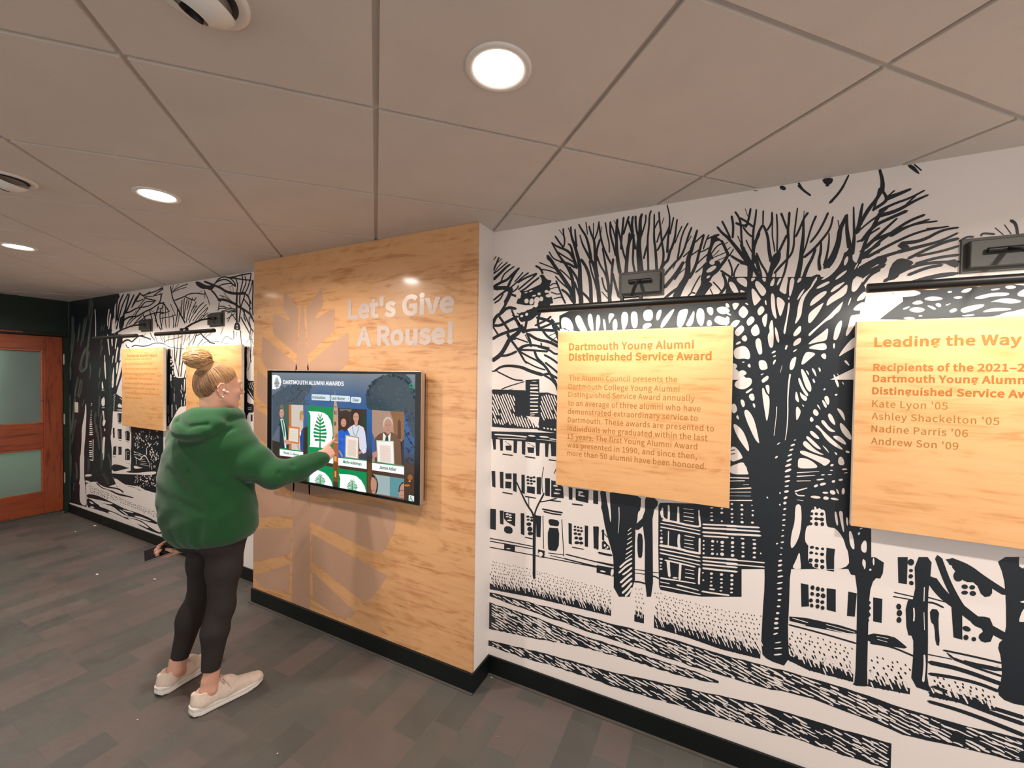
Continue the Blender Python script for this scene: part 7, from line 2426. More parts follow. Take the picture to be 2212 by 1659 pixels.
SCR_POLY = '''0;1;0;-6428,2190,-5477,2618,-4673,2802,-3506,2926,-2612,2914,-2702,2502,-3215,2168,-3023,1731,-3686,1445,-4365,1219,-5060,855,-5667,289,-6410,-701
1;1;1;2038,2236,2111,2644,2416,3170,2947,3522,3764,3689,5616,3708,5663,43,5299,558,4939,1411,4867,1605,2511,1610,2082,1716
2;2;0;3178,2164,3139,2141,3064,2142,3010,2167,3018,2197,3081,2209,3152,2195
2;2;0;2334,1610,2283,1618,2262,1653,2289,1687,2342,1696,2381,1673,2378,1634
3;2;0;4979,2325,4976,2371,5023,2407,5085,2405,5115,2368,5090,2323,5029,2303
3;2;0;4032,1841,3979,1867,3976,1911,4024,1941,4088,1934,4119,1895,4094,1854
3;2;0;3188,2976,3200,3032,3284,3082,3376,3087,3408,3045,3355,2986,3257,2956
2;2;0;4572,1602,4597,1635,4672,1665,4742,1671,4752,1647,4697,1613,4616,1593
2;2;0;5181,2923,5135,2927,5114,2958,5133,2991,5178,3001,5216,2982,5217,2947
2;2;0;4360,2564,4338,2586,4341,2629,4367,2662,4396,2658,4407,2622,4391,2580
3;2;0;4070,1606,4126,1665,4272,1703,4398,1693,4410,1641,4299,1587,4148,1572
3;2;0;4489,2700,4435,2758,4439,2877,4498,2968,4568,2962,4595,2864,4561,2748
3;2;0;4777,2751,4722,2727,4612,2733,4530,2764,4538,2797,4629,2807,4736,2787
2;2;0;5194,1518,5150,1508,5073,1527,5022,1560,5036,1583,5103,1577,5173,1548
3;2;0;3350,1809,3319,1769,3262,1762,3222,1793,3230,1838,3279,1864,3332,1851
3;2;0;4486,2549,4547,2596,4697,2627,4823,2619,4831,2579,4715,2537,4562,2523
2;2;0;3339,2921,3312,2925,3294,2947,3300,2970,3324,2978,3349,2963,3355,2938
2;2;0;4216,2822,4247,2850,4330,2874,4403,2877,4411,2856,4348,2827,4261,2812
2;2;0;5214,2462,5186,2489,5191,2538,5224,2574,5261,2569,5273,2527,5252,2480
3;2;0;4092,2011,4079,2059,4127,2133,4200,2176,4242,2157,4222,2089,4155,2024
3;2;0;3216,2575,3166,2535,3055,2525,2967,2551,2969,2595,3059,2623,3169,2614
2;2;0;3771,2130,3733,2106,3660,2107,3606,2131,3612,2161,3675,2174,3745,2160
3;2;0;4316,2283,4294,2332,4335,2394,4407,2422,4457,2395,4446,2334,4384,2284
3;2;0;2382,2810,2327,2857,2282,2975,2282,3076,2327,3084,2382,2993,2407,2871
2;2;0;4250,2534,4228,2555,4232,2595,4259,2624,4288,2620,4298,2586,4281,2548
3;2;0;3262,2416,3233,2453,3254,2492,3309,2504,3356,2479,3360,2437,3319,2409
3;2;0;3353,2644,3309,2661,3279,2715,3287,2766,3326,2775,3367,2735,3379,2677
2;2;0;4613,2894,4568,2903,4545,2939,4561,2976,4604,2986,4641,2961,4645,2920
2;2;0;5115,2781,5069,2798,5043,2850,5057,2899,5101,2908,5141,2870,5147,2814
2;2;0;2997,2845,2988,2879,3019,2906,3065,2905,3092,2878,3080,2844,3038,2829
3;2;0;2978,2512,2896,2521,2817,2594,2803,2675,2863,2704,2952,2658,3003,2573
3;2;0;2749,2509,2695,2523,2658,2578,2666,2633,2712,2646,2763,2608,2779,2546
3;2;0;3622,2395,3642,2424,3703,2447,3761,2447,3771,2424,3726,2396,3660,2383
2;2;0;5274,1507,5217,1498,5138,1532,5098,1583,5126,1613,5201,1599,5267,1552
3;2;0;4827,1694,4770,1706,4707,1768,4686,1833,4722,1852,4789,1811,4836,1741
2;2;0;3108,2952,3080,2923,3027,2919,2989,2944,2995,2978,3040,2997,3090,2985
3;2;0;5232,1891,5181,1945,5187,2057,5246,2143,5313,2137,5337,2045,5302,1935
2;2;0;2323,1759,2284,1776,2275,1816,2301,1849,2343,1851,2370,1820,2361,1779
3;2;0;3600,1507,3612,1548,3682,1594,3756,1609,3779,1582,3734,1534,3654,1500
2;2;0;3854,1791,3849,1819,3877,1847,3919,1853,3942,1833,3929,1802,3890,1783
3;2;0;3040,1760,2975,1710,2830,1694,2714,1724,2715,1777,2833,1814,2977,1806
2;2;0;4389,1668,4364,1684,4358,1721,4375,1752,4402,1753,4419,1723,4413,1686
3;2;0;3765,2299,3733,2282,3684,2289,3654,2315,3666,2340,3712,2345,3755,2327
3;2;0;2709,2815,2671,2862,2651,2974,2666,3066,2703,3069,2735,2980,2737,2867
2;2;0;3393,2501,3347,2510,3303,2557,3294,2606,3328,2621,3378,2590,3407,2537
2;2;0;2964,2467,2915,2475,2876,2519,2876,2567,2916,2581,2964,2552,2986,2501
2;2;0;2582,2701,2530,2710,2488,2757,2489,2807,2530,2822,2582,2791,2605,2738
2;2;0;4902,2076,4888,2104,4909,2144,4949,2166,4978,2154,4974,2116,4940,2082
2;2;0;3678,1914,3660,1940,3676,1976,3715,1994,3746,1982,3748,1948,3717,1918
2;2;0;2569,2276,2509,2287,2457,2346,2452,2408,2498,2426,2560,2387,2592,2320
2;2;0;5188,1829,5195,1855,5237,1890,5281,1908,5295,1896,5268,1862,5220,1833
3;2;0;4482,1567,4431,1611,4431,1706,4481,1779,4543,1776,4571,1699,4544,1606
2;2;0;2682,2080,2658,2051,2614,2046,2584,2069,2589,2103,2627,2122,2668,2112
3;2;0;2514,2855,2522,2888,2576,2925,2636,2939,2656,2919,2622,2879,2558,2851
3;2;0;2671,1529,2613,1584,2619,1696,2686,1782,2762,1776,2791,1683,2750,1573
3;2;0;5030,3025,4970,2994,4869,3007,4802,3054,4821,3099,4910,3109,5003,3076
2;2;0;4728,1585,4726,1616,4761,1647,4807,1655,4829,1634,4811,1600,4765,1578
2;2;0;3133,2713,3084,2724,3045,2772,3048,2822,3088,2836,3137,2803,3157,2749
2;2;0;3530,2378,3508,2396,3498,2441,3508,2479,3530,2481,3547,2446,3547,2400
3;2;0;5419,2426,5396,2469,5426,2515,5486,2529,5532,2501,5528,2452,5478,2418
2;2;0;4605,2247,4558,2227,4488,2242,4447,2280,4467,2313,4532,2316,4594,2287
3;2;0;2537,1729,2523,1780,2575,1857,2652,1903,2697,1883,2676,1812,2605,1744
1;2;0;2490,2971,2431,2968,2347,3009,2302,3062,2330,3088,2410,3066,2481,3014
1;2;0;4852,3368,4868,3414,4947,3465,5031,3484,5055,3455,5003,3401,4912,3362
1;2;0;4330,3572,4283,3569,4257,3593,4272,3624,4316,3640,4357,3629,4363,3598
1;2;0;2237,2937,2285,2968,2402,2991,2500,2990,2506,2965,2415,2935,2296,2922
1;2;0;3809,3500,3754,3544,3750,3636,3800,3707,3867,3702,3900,3627,3874,3536
1;2;0;3769,3537,3787,3586,3857,3612,3927,3596,3944,3550,3895,3509,3817,3503
1;2;0;3556,3606,3588,3656,3689,3688,3783,3679,3799,3635,3726,3590,3617,3576
1;2;0;5326,2906,5313,2936,5337,2979,5379,3004,5407,2991,5401,2951,5364,2913
1;2;0;5540,2831,5491,2860,5448,2944,5442,3019,5479,3029,5530,2966,5557,2878
1;2;0;5004,3262,4949,3283,4885,3358,4861,3429,4895,3444,4961,3391,5009,3310
1;2;0;4380,3574,4335,3594,4316,3645,4338,3691,4385,3695,4420,3656,4418,3602
1;2;0;2635,2985,2585,2958,2506,2968,2458,3008,2477,3047,2549,3056,2619,3029
1;2;0;2959,3295,2885,3258,2756,3272,2669,3326,2689,3380,2803,3393,2923,3355
1;2;0;5478,2463,5467,2507,5505,2586,5562,2639,5596,2627,5581,2559,5529,2486
1;2;0;4704,3409,4666,3464,4697,3546,4775,3592,4839,3569,4843,3494,4783,3423
1;2;0;3990,3542,3954,3583,3973,3637,4033,3664,4088,3643,4097,3591,4053,3546
1;2;0;4097,3521,4122,3557,4205,3598,4285,3612,4301,3589,4241,3546,4150,3516
1;2;0;4598,3369,4579,3399,4599,3435,4642,3450,4676,3433,4676,3397,4641,3368
1;2;0;4517,3497,4468,3486,4394,3511,4350,3552,4370,3579,4439,3572,4504,3535
1;2;0;2296,2414,2223,2418,2163,2474,2163,2540,2221,2565,2295,2531,2329,2464
1;2;0;2754,3170,2707,3152,2667,3166,2664,3202,2700,3232,2747,3234,2771,3206
1;2;0;5080,3162,5068,3204,5109,3253,5171,3272,5209,3246,5193,3195,5135,3158
1;2;0;3283,3494,3247,3480,3183,3491,3139,3517,3149,3540,3205,3541,3265,3521
1;2;0;5206,3164,5189,3197,5213,3235,5261,3249,5296,3229,5292,3189,5252,3160
1;2;0;5410,3011,5371,2994,5325,3007,5306,3041,5330,3070,5377,3072,5413,3046
1;2;0;4145,3640,4113,3597,4051,3589,4005,3623,4010,3672,4063,3700,4123,3686
1;2;0;5339,2964,5300,2994,5300,3051,5341,3091,5391,3085,5412,3037,5389,2984
1;2;0;4706,3421,4643,3436,4620,3485,4655,3529,4721,3536,4769,3500,4762,3449
1;2;0;4501,3514,4444,3547,4420,3631,4447,3703,4504,3707,4549,3642,4547,3556
1;2;0;4038,3565,4011,3594,3998,3662,4009,3717,4036,3719,4058,3666,4059,3597
1;2;0;4788,3429,4712,3401,4588,3428,4510,3489,4537,3538,4648,3539,4760,3490
1;2;0;5346,3166,5309,3147,5240,3152,5191,3178,5199,3205,5258,3213,5323,3196
1;2;0;4338,3583,4268,3560,4151,3586,4075,3641,4098,3683,4202,3681,4309,3637
1;2;0;5504,2765,5435,2772,5371,2834,5360,2903,5410,2929,5484,2891,5526,2818
1;2;0;5382,2960,5325,2980,5302,3038,5331,3089,5391,3096,5436,3053,5432,2992
1;2;0;2162,2691,2128,2708,2115,2752,2133,2790,2168,2793,2195,2759,2192,2714
1;2;0;4927,3297,4885,3325,4858,3398,4868,3461,4906,3467,4944,3411,4954,3336
1;2;0;5171,3169,5099,3186,5032,3264,5020,3344,5072,3366,5149,3313,5193,3226
1;2;0;3293,3447,3258,3444,3205,3467,3175,3498,3190,3514,3239,3503,3285,3474
1;2;0;5201,3129,5165,3117,5114,3131,5087,3162,5103,3185,5151,3184,5194,3159
1;2;0;3334,3560,3300,3574,3287,3610,3305,3642,3339,3645,3365,3617,3362,3580
1;2;0;2177,2479,2132,2439,2048,2434,1988,2470,1997,2518,2069,2543,2149,2525
1;2;0;3526,3572,3459,3560,3327,3581,3229,3619,3239,3647,3350,3642,3477,3609
1;2;0;3790,3575,3754,3557,3682,3559,3628,3580,3633,3604,3693,3613,3763,3600
1;2;0;5030,3210,4959,3200,4897,3240,4891,3300,4945,3335,5019,3318,5057,3263
1;2;0;2744,3132,2689,3111,2586,3123,2513,3159,2525,3192,2613,3196,2711,3170
1;2;0;4959,3393,4938,3379,4902,3381,4878,3399,4885,3418,4917,3425,4950,3414
1;2;0;2407,2935,2329,2912,2230,2945,2185,3009,2227,3056,2325,3051,2405,2997
1;2;0;5715,2415,5656,2368,5536,2362,5444,2400,5451,2454,5550,2483,5668,2466
1;2;0;2886,3266,2882,3299,2916,3325,2962,3325,2986,3300,2969,3267,2925,3253
1;2;0;2357,2688,2280,2659,2175,2686,2121,2749,2159,2799,2260,2800,2348,2750
1;2;0;5156,3160,5083,3163,5028,3217,5033,3281,5094,3307,5165,3275,5192,3210
1;2;0;3488,3480,3438,3469,3358,3494,3309,3535,3328,3562,3401,3554,3472,3517
1;2;0;5084,3268,5037,3248,4967,3264,4928,3305,4949,3338,5014,3340,5074,3309
1;2;0;4975,3324,4915,3295,4808,3308,4734,3353,4750,3396,4843,3405,4943,3373
1;2;0;2735,3030,2658,3059,2612,3151,2633,3234,2704,3248,2772,3181,2785,3084
1;2;0;5571,2722,5537,2737,5506,2785,5501,2830,5526,2839,5562,2804,5582,2752
1;2;0;5473,2481,5457,2502,5467,2538,5496,2560,5522,2553,5525,2522,5503,2490
1;2;0;2667,3215,2619,3176,2513,3168,2428,3195,2430,3238,2516,3265,2622,3254
1;2;0;2619,3113,2617,3159,2677,3218,2752,3245,2788,3220,2756,3162,2681,3114
1;2;0;4578,3530,4548,3511,4493,3514,4456,3538,4463,3563,4510,3571,4561,3556
1;2;0;5132,3018,5169,3060,5277,3112,5376,3134,5391,3111,5311,3059,5196,3018
1;2;0;2158,2524,2126,2577,2157,2669,2227,2733,2283,2719,2284,2638,2228,2552
1;2;0;5315,3209,5263,3188,5173,3202,5112,3241,5127,3275,5206,3279,5289,3249
1;2;0;5397,2890,5349,2901,5328,2941,5350,2979,5399,2987,5437,2959,5436,2916
1;2;0;4925,3248,4903,3278,4903,3341,4926,3392,4953,3390,4966,3338,4953,3275
1;2;0;5085,3192,5037,3207,4984,3266,4965,3325,4995,3339,5051,3298,5091,3233
1;2;0;5597,2364,5566,2349,5525,2358,5505,2385,5521,2409,5561,2412,5595,2392
1;2;0;4106,3428,4034,3464,4002,3558,4034,3639,4106,3646,4164,3575,4164,3478
1;2;0;5029,3072,5069,3113,5180,3153,5280,3163,5293,3135,5209,3090,5092,3062
1;2;0;2330,2888,2294,2922,2306,2974,2357,3006,2408,2993,2422,2946,2387,2899
1;2;0;2160,2373,2150,2414,2194,2470,2257,2499,2294,2480,2275,2426,2216,2379
1;2;0;5119,3293,5082,3268,5018,3270,4974,3300,4984,3334,5040,3346,5100,3328
1;2;0;2268,2771,2287,2841,2401,2907,2523,2920,2563,2869,2489,2794,2358,2750
1;2;0;3161,3443,3114,3473,3106,3537,3143,3588,3196,3586,3226,3534,3211,3470
1;2;0;3171,3450,3156,3506,3208,3558,3289,3567,3337,3527,3316,3468,3242,3433
1;2;0;2821,3255,2792,3268,2785,3298,2806,3322,2839,3322,2859,3298,2852,3268
1;2;0;4047,3610,3986,3620,3961,3661,3992,3701,4055,3710,4103,3682,4099,3637
1;2;0;2195,2436,2151,2409,2065,2408,2001,2434,2008,2468,2080,2483,2163,2469
1;2;0;4098,3568,4033,3573,4000,3614,4023,3659,4085,3676,4139,3650,4145,3603
1;2;0;2507,3200,2527,3253,2617,3294,2709,3294,2734,3251,2673,3199,2572,3176
1;2;0;5250,3017,5192,3051,5172,3133,5206,3202,5268,3206,5311,3141,5303,3057
1;2;0;5344,2979,5331,3001,5343,3040,5371,3067,5395,3060,5395,3026,5373,2990
1;2;0;5488,2704,5481,2763,5544,2823,5630,2839,5674,2799,5643,2733,5560,2691
1;2;0;4404,3501,4388,3527,4405,3567,4443,3588,4473,3577,4473,3540,4442,3506
1;2;0;3213,3383,3150,3348,3067,3364,3027,3418,3061,3470,3142,3480,3210,3441
1;2;0;2821,3348,2852,3407,2964,3452,3073,3449,3098,3400,3019,3342,2896,3319
1;2;0;4476,3463,4417,3462,4348,3507,4322,3564,4358,3590,4429,3565,4482,3509
1;2;0;5025,3313,4986,3346,4973,3423,4996,3486,5038,3487,5067,3426,5062,3349
1;2;0;2623,3008,2551,3000,2492,3039,2490,3097,2547,3129,2620,3111,2654,3058
1;2;0;2914,3156,2861,3151,2806,3185,2789,3231,2824,3255,2884,3239,2924,3195
1;2;0;2296,2688,2259,2674,2214,2687,2196,2718,2218,2743,2264,2743,2298,2718
1;2;0;2098,2458,2106,2516,2196,2587,2299,2617,2338,2583,2284,2511,2177,2456
1;2;0;2115,2145,2075,2156,2060,2189,2081,2220,2122,2225,2153,2201,2150,2165
1;2;0;2825,3292,2771,3253,2707,3260,2681,3308,2712,3361,2778,3379,2828,3348
1;2;0;5554,2626,5495,2603,5401,2623,5343,2671,5365,2711,5450,2713,5535,2675
1;2;0;2175,2480,2165,2531,2209,2565,2272,2555,2308,2510,2289,2464,2230,2450
1;2;0;2312,2372,2271,2386,2233,2438,2226,2487,2256,2497,2300,2461,2325,2405
1;2;0;5569,2414,5535,2418,5505,2447,5502,2481,5528,2493,5563,2475,5582,2440
1;2;0;5301,2701,5340,2760,5457,2795,5562,2779,5576,2725,5490,2672,5368,2661
1;2;0;2692,3062,2622,3059,2558,3105,2547,3166,2598,3195,2673,3171,2715,3111
1;2;0;2152,2180,2090,2210,2055,2296,2072,2373,2129,2383,2183,2318,2193,2228
1;2;0;4076,3490,4055,3534,4071,3625,4112,3693,4147,3688,4149,3613,4117,3525
1;2;0;2533,3242,2565,3294,2680,3355,2792,3380,2816,3349,2735,3286,2609,3239
1;2;0;2094,2558,2055,2618,2096,2707,2186,2757,2258,2731,2257,2649,2184,2572
1;2;0;4196,3626,4142,3609,4057,3630,4003,3673,4023,3706,4101,3704,4178,3668
1;2;0;4444,3490,4397,3498,4354,3543,4348,3592,4383,3608,4433,3578,4461,3526
1;2;0;4631,3411,4551,3410,4462,3472,4429,3548,4479,3582,4573,3548,4640,3472
1;2;0;5586,2434,5522,2434,5468,2482,5464,2541,5514,2566,5579,2540,5611,2481
1;2;0;4613,3348,4570,3376,4561,3438,4592,3487,4640,3487,4669,3437,4657,3376
1;2;0;5637,2826,5595,2794,5518,2795,5465,2829,5476,2870,5542,2888,5613,2868
1;2;0;3605,3494,3540,3488,3508,3513,3533,3550,3596,3573,3650,3563,3654,3528
1;2;0;5584,2391,5516,2405,5478,2466,5498,2527,5561,2544,5620,2503,5630,2435
0;2;0;-3069,2720,-3109,2746,-3124,2809,-3102,2861,-3061,2863,-3030,2814,-3034,2751
0;2;0;-4806,2740,-4865,2787,-4858,2879,-4790,2946,-4712,2938,-4683,2862,-4725,2774
0;2;0;-5625,2883,-5691,2859,-5792,2876,-5852,2920,-5825,2959,-5733,2963,-5644,2929
0;2;0;-5992,2808,-6016,2835,-6019,2894,-5998,2941,-5969,2941,-5954,2893,-5964,2834
0;2;0;-3021,2799,-3009,2860,-2904,2927,-2787,2950,-2745,2912,-2809,2841,-2932,2791
0;2;0;-3055,2845,-3016,2882,-2902,2932,-2799,2958,-2784,2940,-2868,2892,-2989,2849
0;2;0;-4684,2742,-4769,2746,-4919,2797,-5020,2858,-4997,2883,-4866,2852,-4727,2790
0;2;0;-3196,2786,-3230,2793,-3264,2824,-3274,2857,-3251,2867,-3213,2845,-3189,2809
0;2;0;-6238,2635,-6289,2644,-6330,2688,-6330,2732,-6289,2744,-6238,2715,-6215,2667
0;2;0;-4317,2722,-4389,2748,-4438,2830,-4427,2905,-4365,2918,-4297,2858,-4276,2771
0;2;0;-5882,2523,-5926,2559,-5970,2650,-5981,2727,-5949,2733,-5900,2663,-5870,2569
0;2;0;-3470,2627,-3496,2641,-3509,2678,-3500,2710,-3475,2713,-3453,2684,-3451,2646
0;2;0;-4629,2538,-4691,2572,-4752,2670,-4765,2756,-4722,2766,-4654,2693,-4613,2591
0;2;0;-4010,2660,-4053,2637,-4130,2641,-4181,2670,-4168,2701,-4102,2711,-4031,2693
0;2;0;-3916,2861,-3954,2915,-3942,3030,-3887,3118,-3832,3113,-3817,3019,-3855,2907
0;2;0;-5979,2821,-6050,2855,-6063,2932,-6008,2992,-5927,2992,-5881,2930,-5904,2854
0;2;0;-5068,2568,-5150,2561,-5274,2603,-5347,2663,-5314,2695,-5199,2676,-5090,2619
0;2;0;-5176,2604,-5219,2633,-5212,2678,-5161,2708,-5104,2698,-5085,2657,-5117,2616
0;2;0;-5064,2592,-5075,2660,-4985,2760,-4862,2817,-4800,2788,-4844,2695,-4961,2608
0;2;0;-5407,2925,-5471,2919,-5570,2951,-5629,2997,-5604,3023,-5513,3008,-5426,2965
0;2;0;-2894,2933,-2982,2902,-3131,2924,-3229,2982,-3202,3032,-3070,3036,-2934,2992
0;2;0;-2827,2911,-2863,2891,-2938,2890,-2995,2908,-2991,2932,-2929,2943,-2856,2934
0;2;0;-4217,2821,-4299,2783,-4463,2787,-4585,2829,-4572,2879,-4435,2898,-4277,2872
0;2;0;-4706,2801,-4756,2798,-4815,2827,-4839,2866,-4810,2886,-4749,2871,-4703,2833
0;2;0;-3676,2844,-3716,2856,-3740,2895,-3729,2932,-3693,2939,-3657,2911,-3650,2869
0;2;0;-4235,2798,-4239,2846,-4187,2934,-4117,2997,-4083,2987,-4109,2912,-4177,2828
0;2;0;-4009,2818,-4050,2863,-4054,2961,-4019,3040,-3971,3039,-3946,2960,-3963,2862
0;2;0;-4133,2707,-4117,2742,-4045,2797,-3972,2831,-3952,2818,-4000,2768,-4080,2719
0;2;0;-3233,2827,-3200,2866,-3094,2909,-2996,2924,-2979,2900,-3055,2855,-3169,2823
0;2;0;-3631,2830,-3730,2842,-3826,2923,-3846,3012,-3774,3041,-3666,2989,-3603,2895
0;2;0;-2584,2855,-2650,2851,-2699,2884,-2695,2931,-2640,2955,-2576,2939,-2552,2894
0;2;0;-3618,2784,-3623,2822,-3578,2853,-3517,2854,-3486,2824,-3508,2785,-3566,2768
0;2;0;-4464,2655,-4519,2699,-4546,2806,-4527,2896,-4474,2900,-4429,2816,-4425,2707
0;2;0;-4155,2648,-4154,2677,-4110,2720,-4056,2743,-4032,2731,-4057,2691,-4112,2654
0;2;0;-4218,2746,-4285,2796,-4294,2908,-4239,2996,-4161,2995,-4119,2905,-4145,2795
0;2;0;-2485,2776,-2549,2751,-2690,2744,-2802,2761,-2801,2789,-2687,2806,-2547,2801
0;2;0;-3763,2673,-3805,2704,-3805,2768,-3763,2816,-3710,2812,-3687,2760,-3711,2698
0;2;0;-5195,2704,-5263,2686,-5389,2703,-5477,2742,-5461,2774,-5353,2774,-5235,2743
0;2;0;-4138,2768,-4192,2798,-4255,2884,-4279,2960,-4246,2970,-4181,2905,-4133,2815
0;2;0;-5391,2828,-5454,2814,-5585,2820,-5686,2842,-5680,2863,-5573,2868,-5444,2852
0;2;0;-4335,2881,-4395,2870,-4509,2886,-4593,2916,-4582,2939,-4486,2937,-4376,2911
0;2;0;-4189,2532,-4264,2562,-4337,2658,-4354,2748,-4302,2763,-4220,2692,-4170,2589
0;2;0;-5940,2872,-6007,2833,-6105,2841,-6160,2890,-6130,2942,-6039,2960,-5954,2928
0;2;0;-2910,2871,-2875,2903,-2779,2928,-2694,2928,-2684,2902,-2756,2871,-2857,2857
0;2;0;-5469,2726,-5533,2728,-5635,2770,-5698,2821,-5674,2841,-5581,2816,-5490,2765
0;2;0;-2505,2762,-2583,2729,-2721,2742,-2815,2792,-2794,2841,-2673,2853,-2545,2817
0;2;0;-3749,2731,-3726,2767,-3652,2788,-3584,2778,-3573,2744,-3626,2713,-3705,2707
0;2;0;-4987,2667,-5053,2653,-5115,2680,-5126,2726,-5077,2757,-5006,2750,-4966,2710
0;2;0;-4357,2714,-4425,2759,-4451,2867,-4416,2957,-4346,2961,-4294,2876,-4299,2767
0;2;0;-3729,2738,-3761,2785,-3762,2887,-3730,2969,-3690,2968,-3672,2886,-3689,2783
0;2;0;-4110,2812,-4131,2834,-4120,2871,-4084,2894,-4051,2887,-4045,2854,-4071,2821
0;2;0;-5604,2656,-5603,2717,-5514,2774,-5403,2783,-5355,2738,-5405,2673,-5516,2636
0;2;0;-3614,2853,-3640,2886,-3617,2921,-3562,2930,-3517,2907,-3515,2870,-3558,2845
0;2;0;-2936,2942,-2976,2987,-2950,3031,-2877,3041,-2813,3010,-2806,2961,-2861,2930
0;2;0;-4492,2660,-4527,2692,-4510,2738,-4453,2763,-4400,2748,-4391,2705,-4432,2666
0;2;0;-4092,2912,-4092,2955,-4039,2985,-3974,2980,-3944,2945,-3973,2904,-4039,2890
0;2;0;-5739,2948,-5813,2946,-5854,2979,-5830,3022,-5761,3042,-5697,3025,-5688,2983
0;2;0;-4643,2527,-4645,2573,-4587,2653,-4511,2706,-4475,2693,-4506,2624,-4580,2550
0;2;0;-6120,2889,-6190,2869,-6342,2870,-6462,2890,-6458,2915,-6334,2925,-6184,2913
0;2;0;-4491,2764,-4452,2814,-4324,2900,-4205,2956,-4184,2941,-4276,2866,-4413,2787
4;2;0;5186,-607,5116,-558,5125,-476,5207,-423,5299,-437,5333,-509,5283,-585
5;2;0;5256,1119,5201,1121,5171,1158,5189,1201,5242,1218,5289,1196,5295,1152
6;2;0;5043,897,4975,853,4933,858,4948,909,5009,967,5071,989,5086,958
6;2;0;5005,599,4960,621,4956,665,4994,699,5047,697,5074,661,5055,617
6;2;0;5195,-419,5115,-479,5053,-474,5055,-407,5120,-330,5199,-300,5232,-340
5;2;0;5345,-45,5278,-34,5262,-2,5309,29,5382,34,5428,10,5411,-25
6;2;0;5187,-943,5118,-973,5079,-960,5099,-913,5163,-869,5222,-860,5233,-893
6;2;0;5298,1104,5252,1136,5233,1217,5255,1286,5301,1292,5337,1229,5335,1146
4;2;0;5250,1108,5221,1124,5222,1149,5252,1164,5288,1158,5304,1135,5287,1112
4;2;0;4941,260,4927,303,4962,379,5019,430,5055,419,5044,354,4993,283
4;2;0;5217,403,5119,376,5046,416,5054,492,5137,547,5232,540,5268,476
6;2;0;5354,660,5285,591,5244,585,5261,646,5323,728,5384,769,5398,739
6;2;0;5112,-377,5041,-435,4952,-431,4912,-368,4951,-294,5039,-265,5111,-302
4;2;0;5160,-984,5129,-1070,5060,-1097,5005,-1044,5006,-951,5062,-888,5131,-903
5;2;0;4997,-209,4913,-187,4897,-138,4963,-98,5059,-99,5114,-138,5087,-187
6;2;0;5227,398,5164,423,5136,498,5164,567,5227,578,5277,523,5277,443
6;2;0;5362,-488,5314,-459,5318,-418,5371,-397,5432,-410,5456,-449,5425,-483
4;2;0;5438,-1018,5362,-980,5360,-910,5433,-860,5527,-868,5570,-927,5531,-994
5;2;0;5486,-1092,5431,-1118,5360,-1103,5325,-1058,5354,-1017,5424,-1011,5483,-1044
6;2;0;5029,1269,4958,1271,4922,1313,4950,1364,5019,1385,5078,1361,5083,1309
5;2;0;5355,711,5259,695,5215,727,5258,783,5354,820,5431,812,5432,763
6;2;0;5589,711,5545,685,5500,693,5488,731,5518,769,5567,779,5599,753
6;2;0;5399,-97,5311,-96,5258,-37,5281,35,5362,67,5439,33,5456,-40
6;2;0;5297,332,5243,334,5208,374,5219,421,5268,440,5317,417,5331,369
5;2;0;5349,-263,5295,-199,5311,-160,5384,-175,5459,-233,5480,-290,5431,-304
5;2;0;5507,-1018,5458,-1068,5397,-1072,5368,-1026,5394,-964,5456,-934,5505,-958
4;2;0;5037,1157,4987,1168,4955,1217,4965,1268,5010,1281,5056,1248,5068,1193
6;2;0;5656,1354,5580,1346,5514,1394,5506,1461,5563,1497,5642,1474,5683,1411
4;2;0;5306,-925,5223,-944,5170,-909,5185,-846,5258,-804,5334,-813,5355,-867
5;2;0;5254,1212,5256,1248,5296,1275,5345,1274,5365,1245,5342,1210,5292,1195
4;2;0;5135,1168,5038,1133,4991,1151,5029,1208,5124,1261,5203,1271,5208,1229
6;2;0;5197,1225,5177,1155,5132,1135,5095,1181,5095,1258,5131,1308,5176,1294
5;2;0;5299,-597,5276,-522,5339,-453,5440,-441,5503,-496,5481,-576,5390,-621
5;2;0;5040,1085,4986,1056,4935,1068,4926,1113,4965,1156,5023,1166,5056,1134
5;2;0;5088,-53,5037,-33,5025,17,5062,60,5120,63,5155,25,5141,-27
6;2;0;5249,126,5155,83,5108,96,5143,154,5234,215,5312,232,5319,193
4;2;0;5309,1497,5267,1567,5308,1629,5400,1637,5475,1585,5475,1512,5402,1473
6;2;0;5045,-392,5055,-355,5114,-314,5177,-302,5197,-326,5158,-369,5091,-399
4;2;0;5159,1330,5073,1354,5059,1383,5127,1395,5226,1380,5281,1351,5251,1329
6;2;0;4970,-829,4935,-781,4958,-740,5022,-737,5078,-773,5085,-823,5037,-847
4;2;0;5268,-423,5180,-454,5146,-445,5193,-401,5283,-357,5351,-345,5344,-374
6;2;0;5515,1022,5446,1024,5423,1055,5463,1091,5536,1104,5587,1086,5578,1049
6;2;0;5420,-328,5345,-314,5328,-272,5381,-235,5464,-229,5515,-261,5495,-305
4;2;0;4993,1619,4939,1542,4888,1531,4880,1595,4919,1686,4977,1735,5010,1705
4;2;0;5573,1367,5549,1319,5497,1305,5455,1335,5455,1387,5497,1422,5550,1413
5;2;0;5146,788,5093,805,5040,873,5027,941,5064,957,5123,909,5159,834
7;2;0;-5824,1685,-5870,1654,-5972,1643,-6053,1663,-6052,1697,-5969,1720,-5868,1715
8;2;0;-4770,2128,-4733,2162,-4626,2206,-4529,2228,-4515,2211,-4595,2167,-4709,2131
9;2;0;-5902,2614,-5947,2579,-6040,2573,-6110,2600,-6105,2641,-6028,2663,-5938,2652
9;2;0;-5600,1708,-5638,1747,-5613,1791,-5543,1807,-5482,1782,-5475,1736,-5527,1703
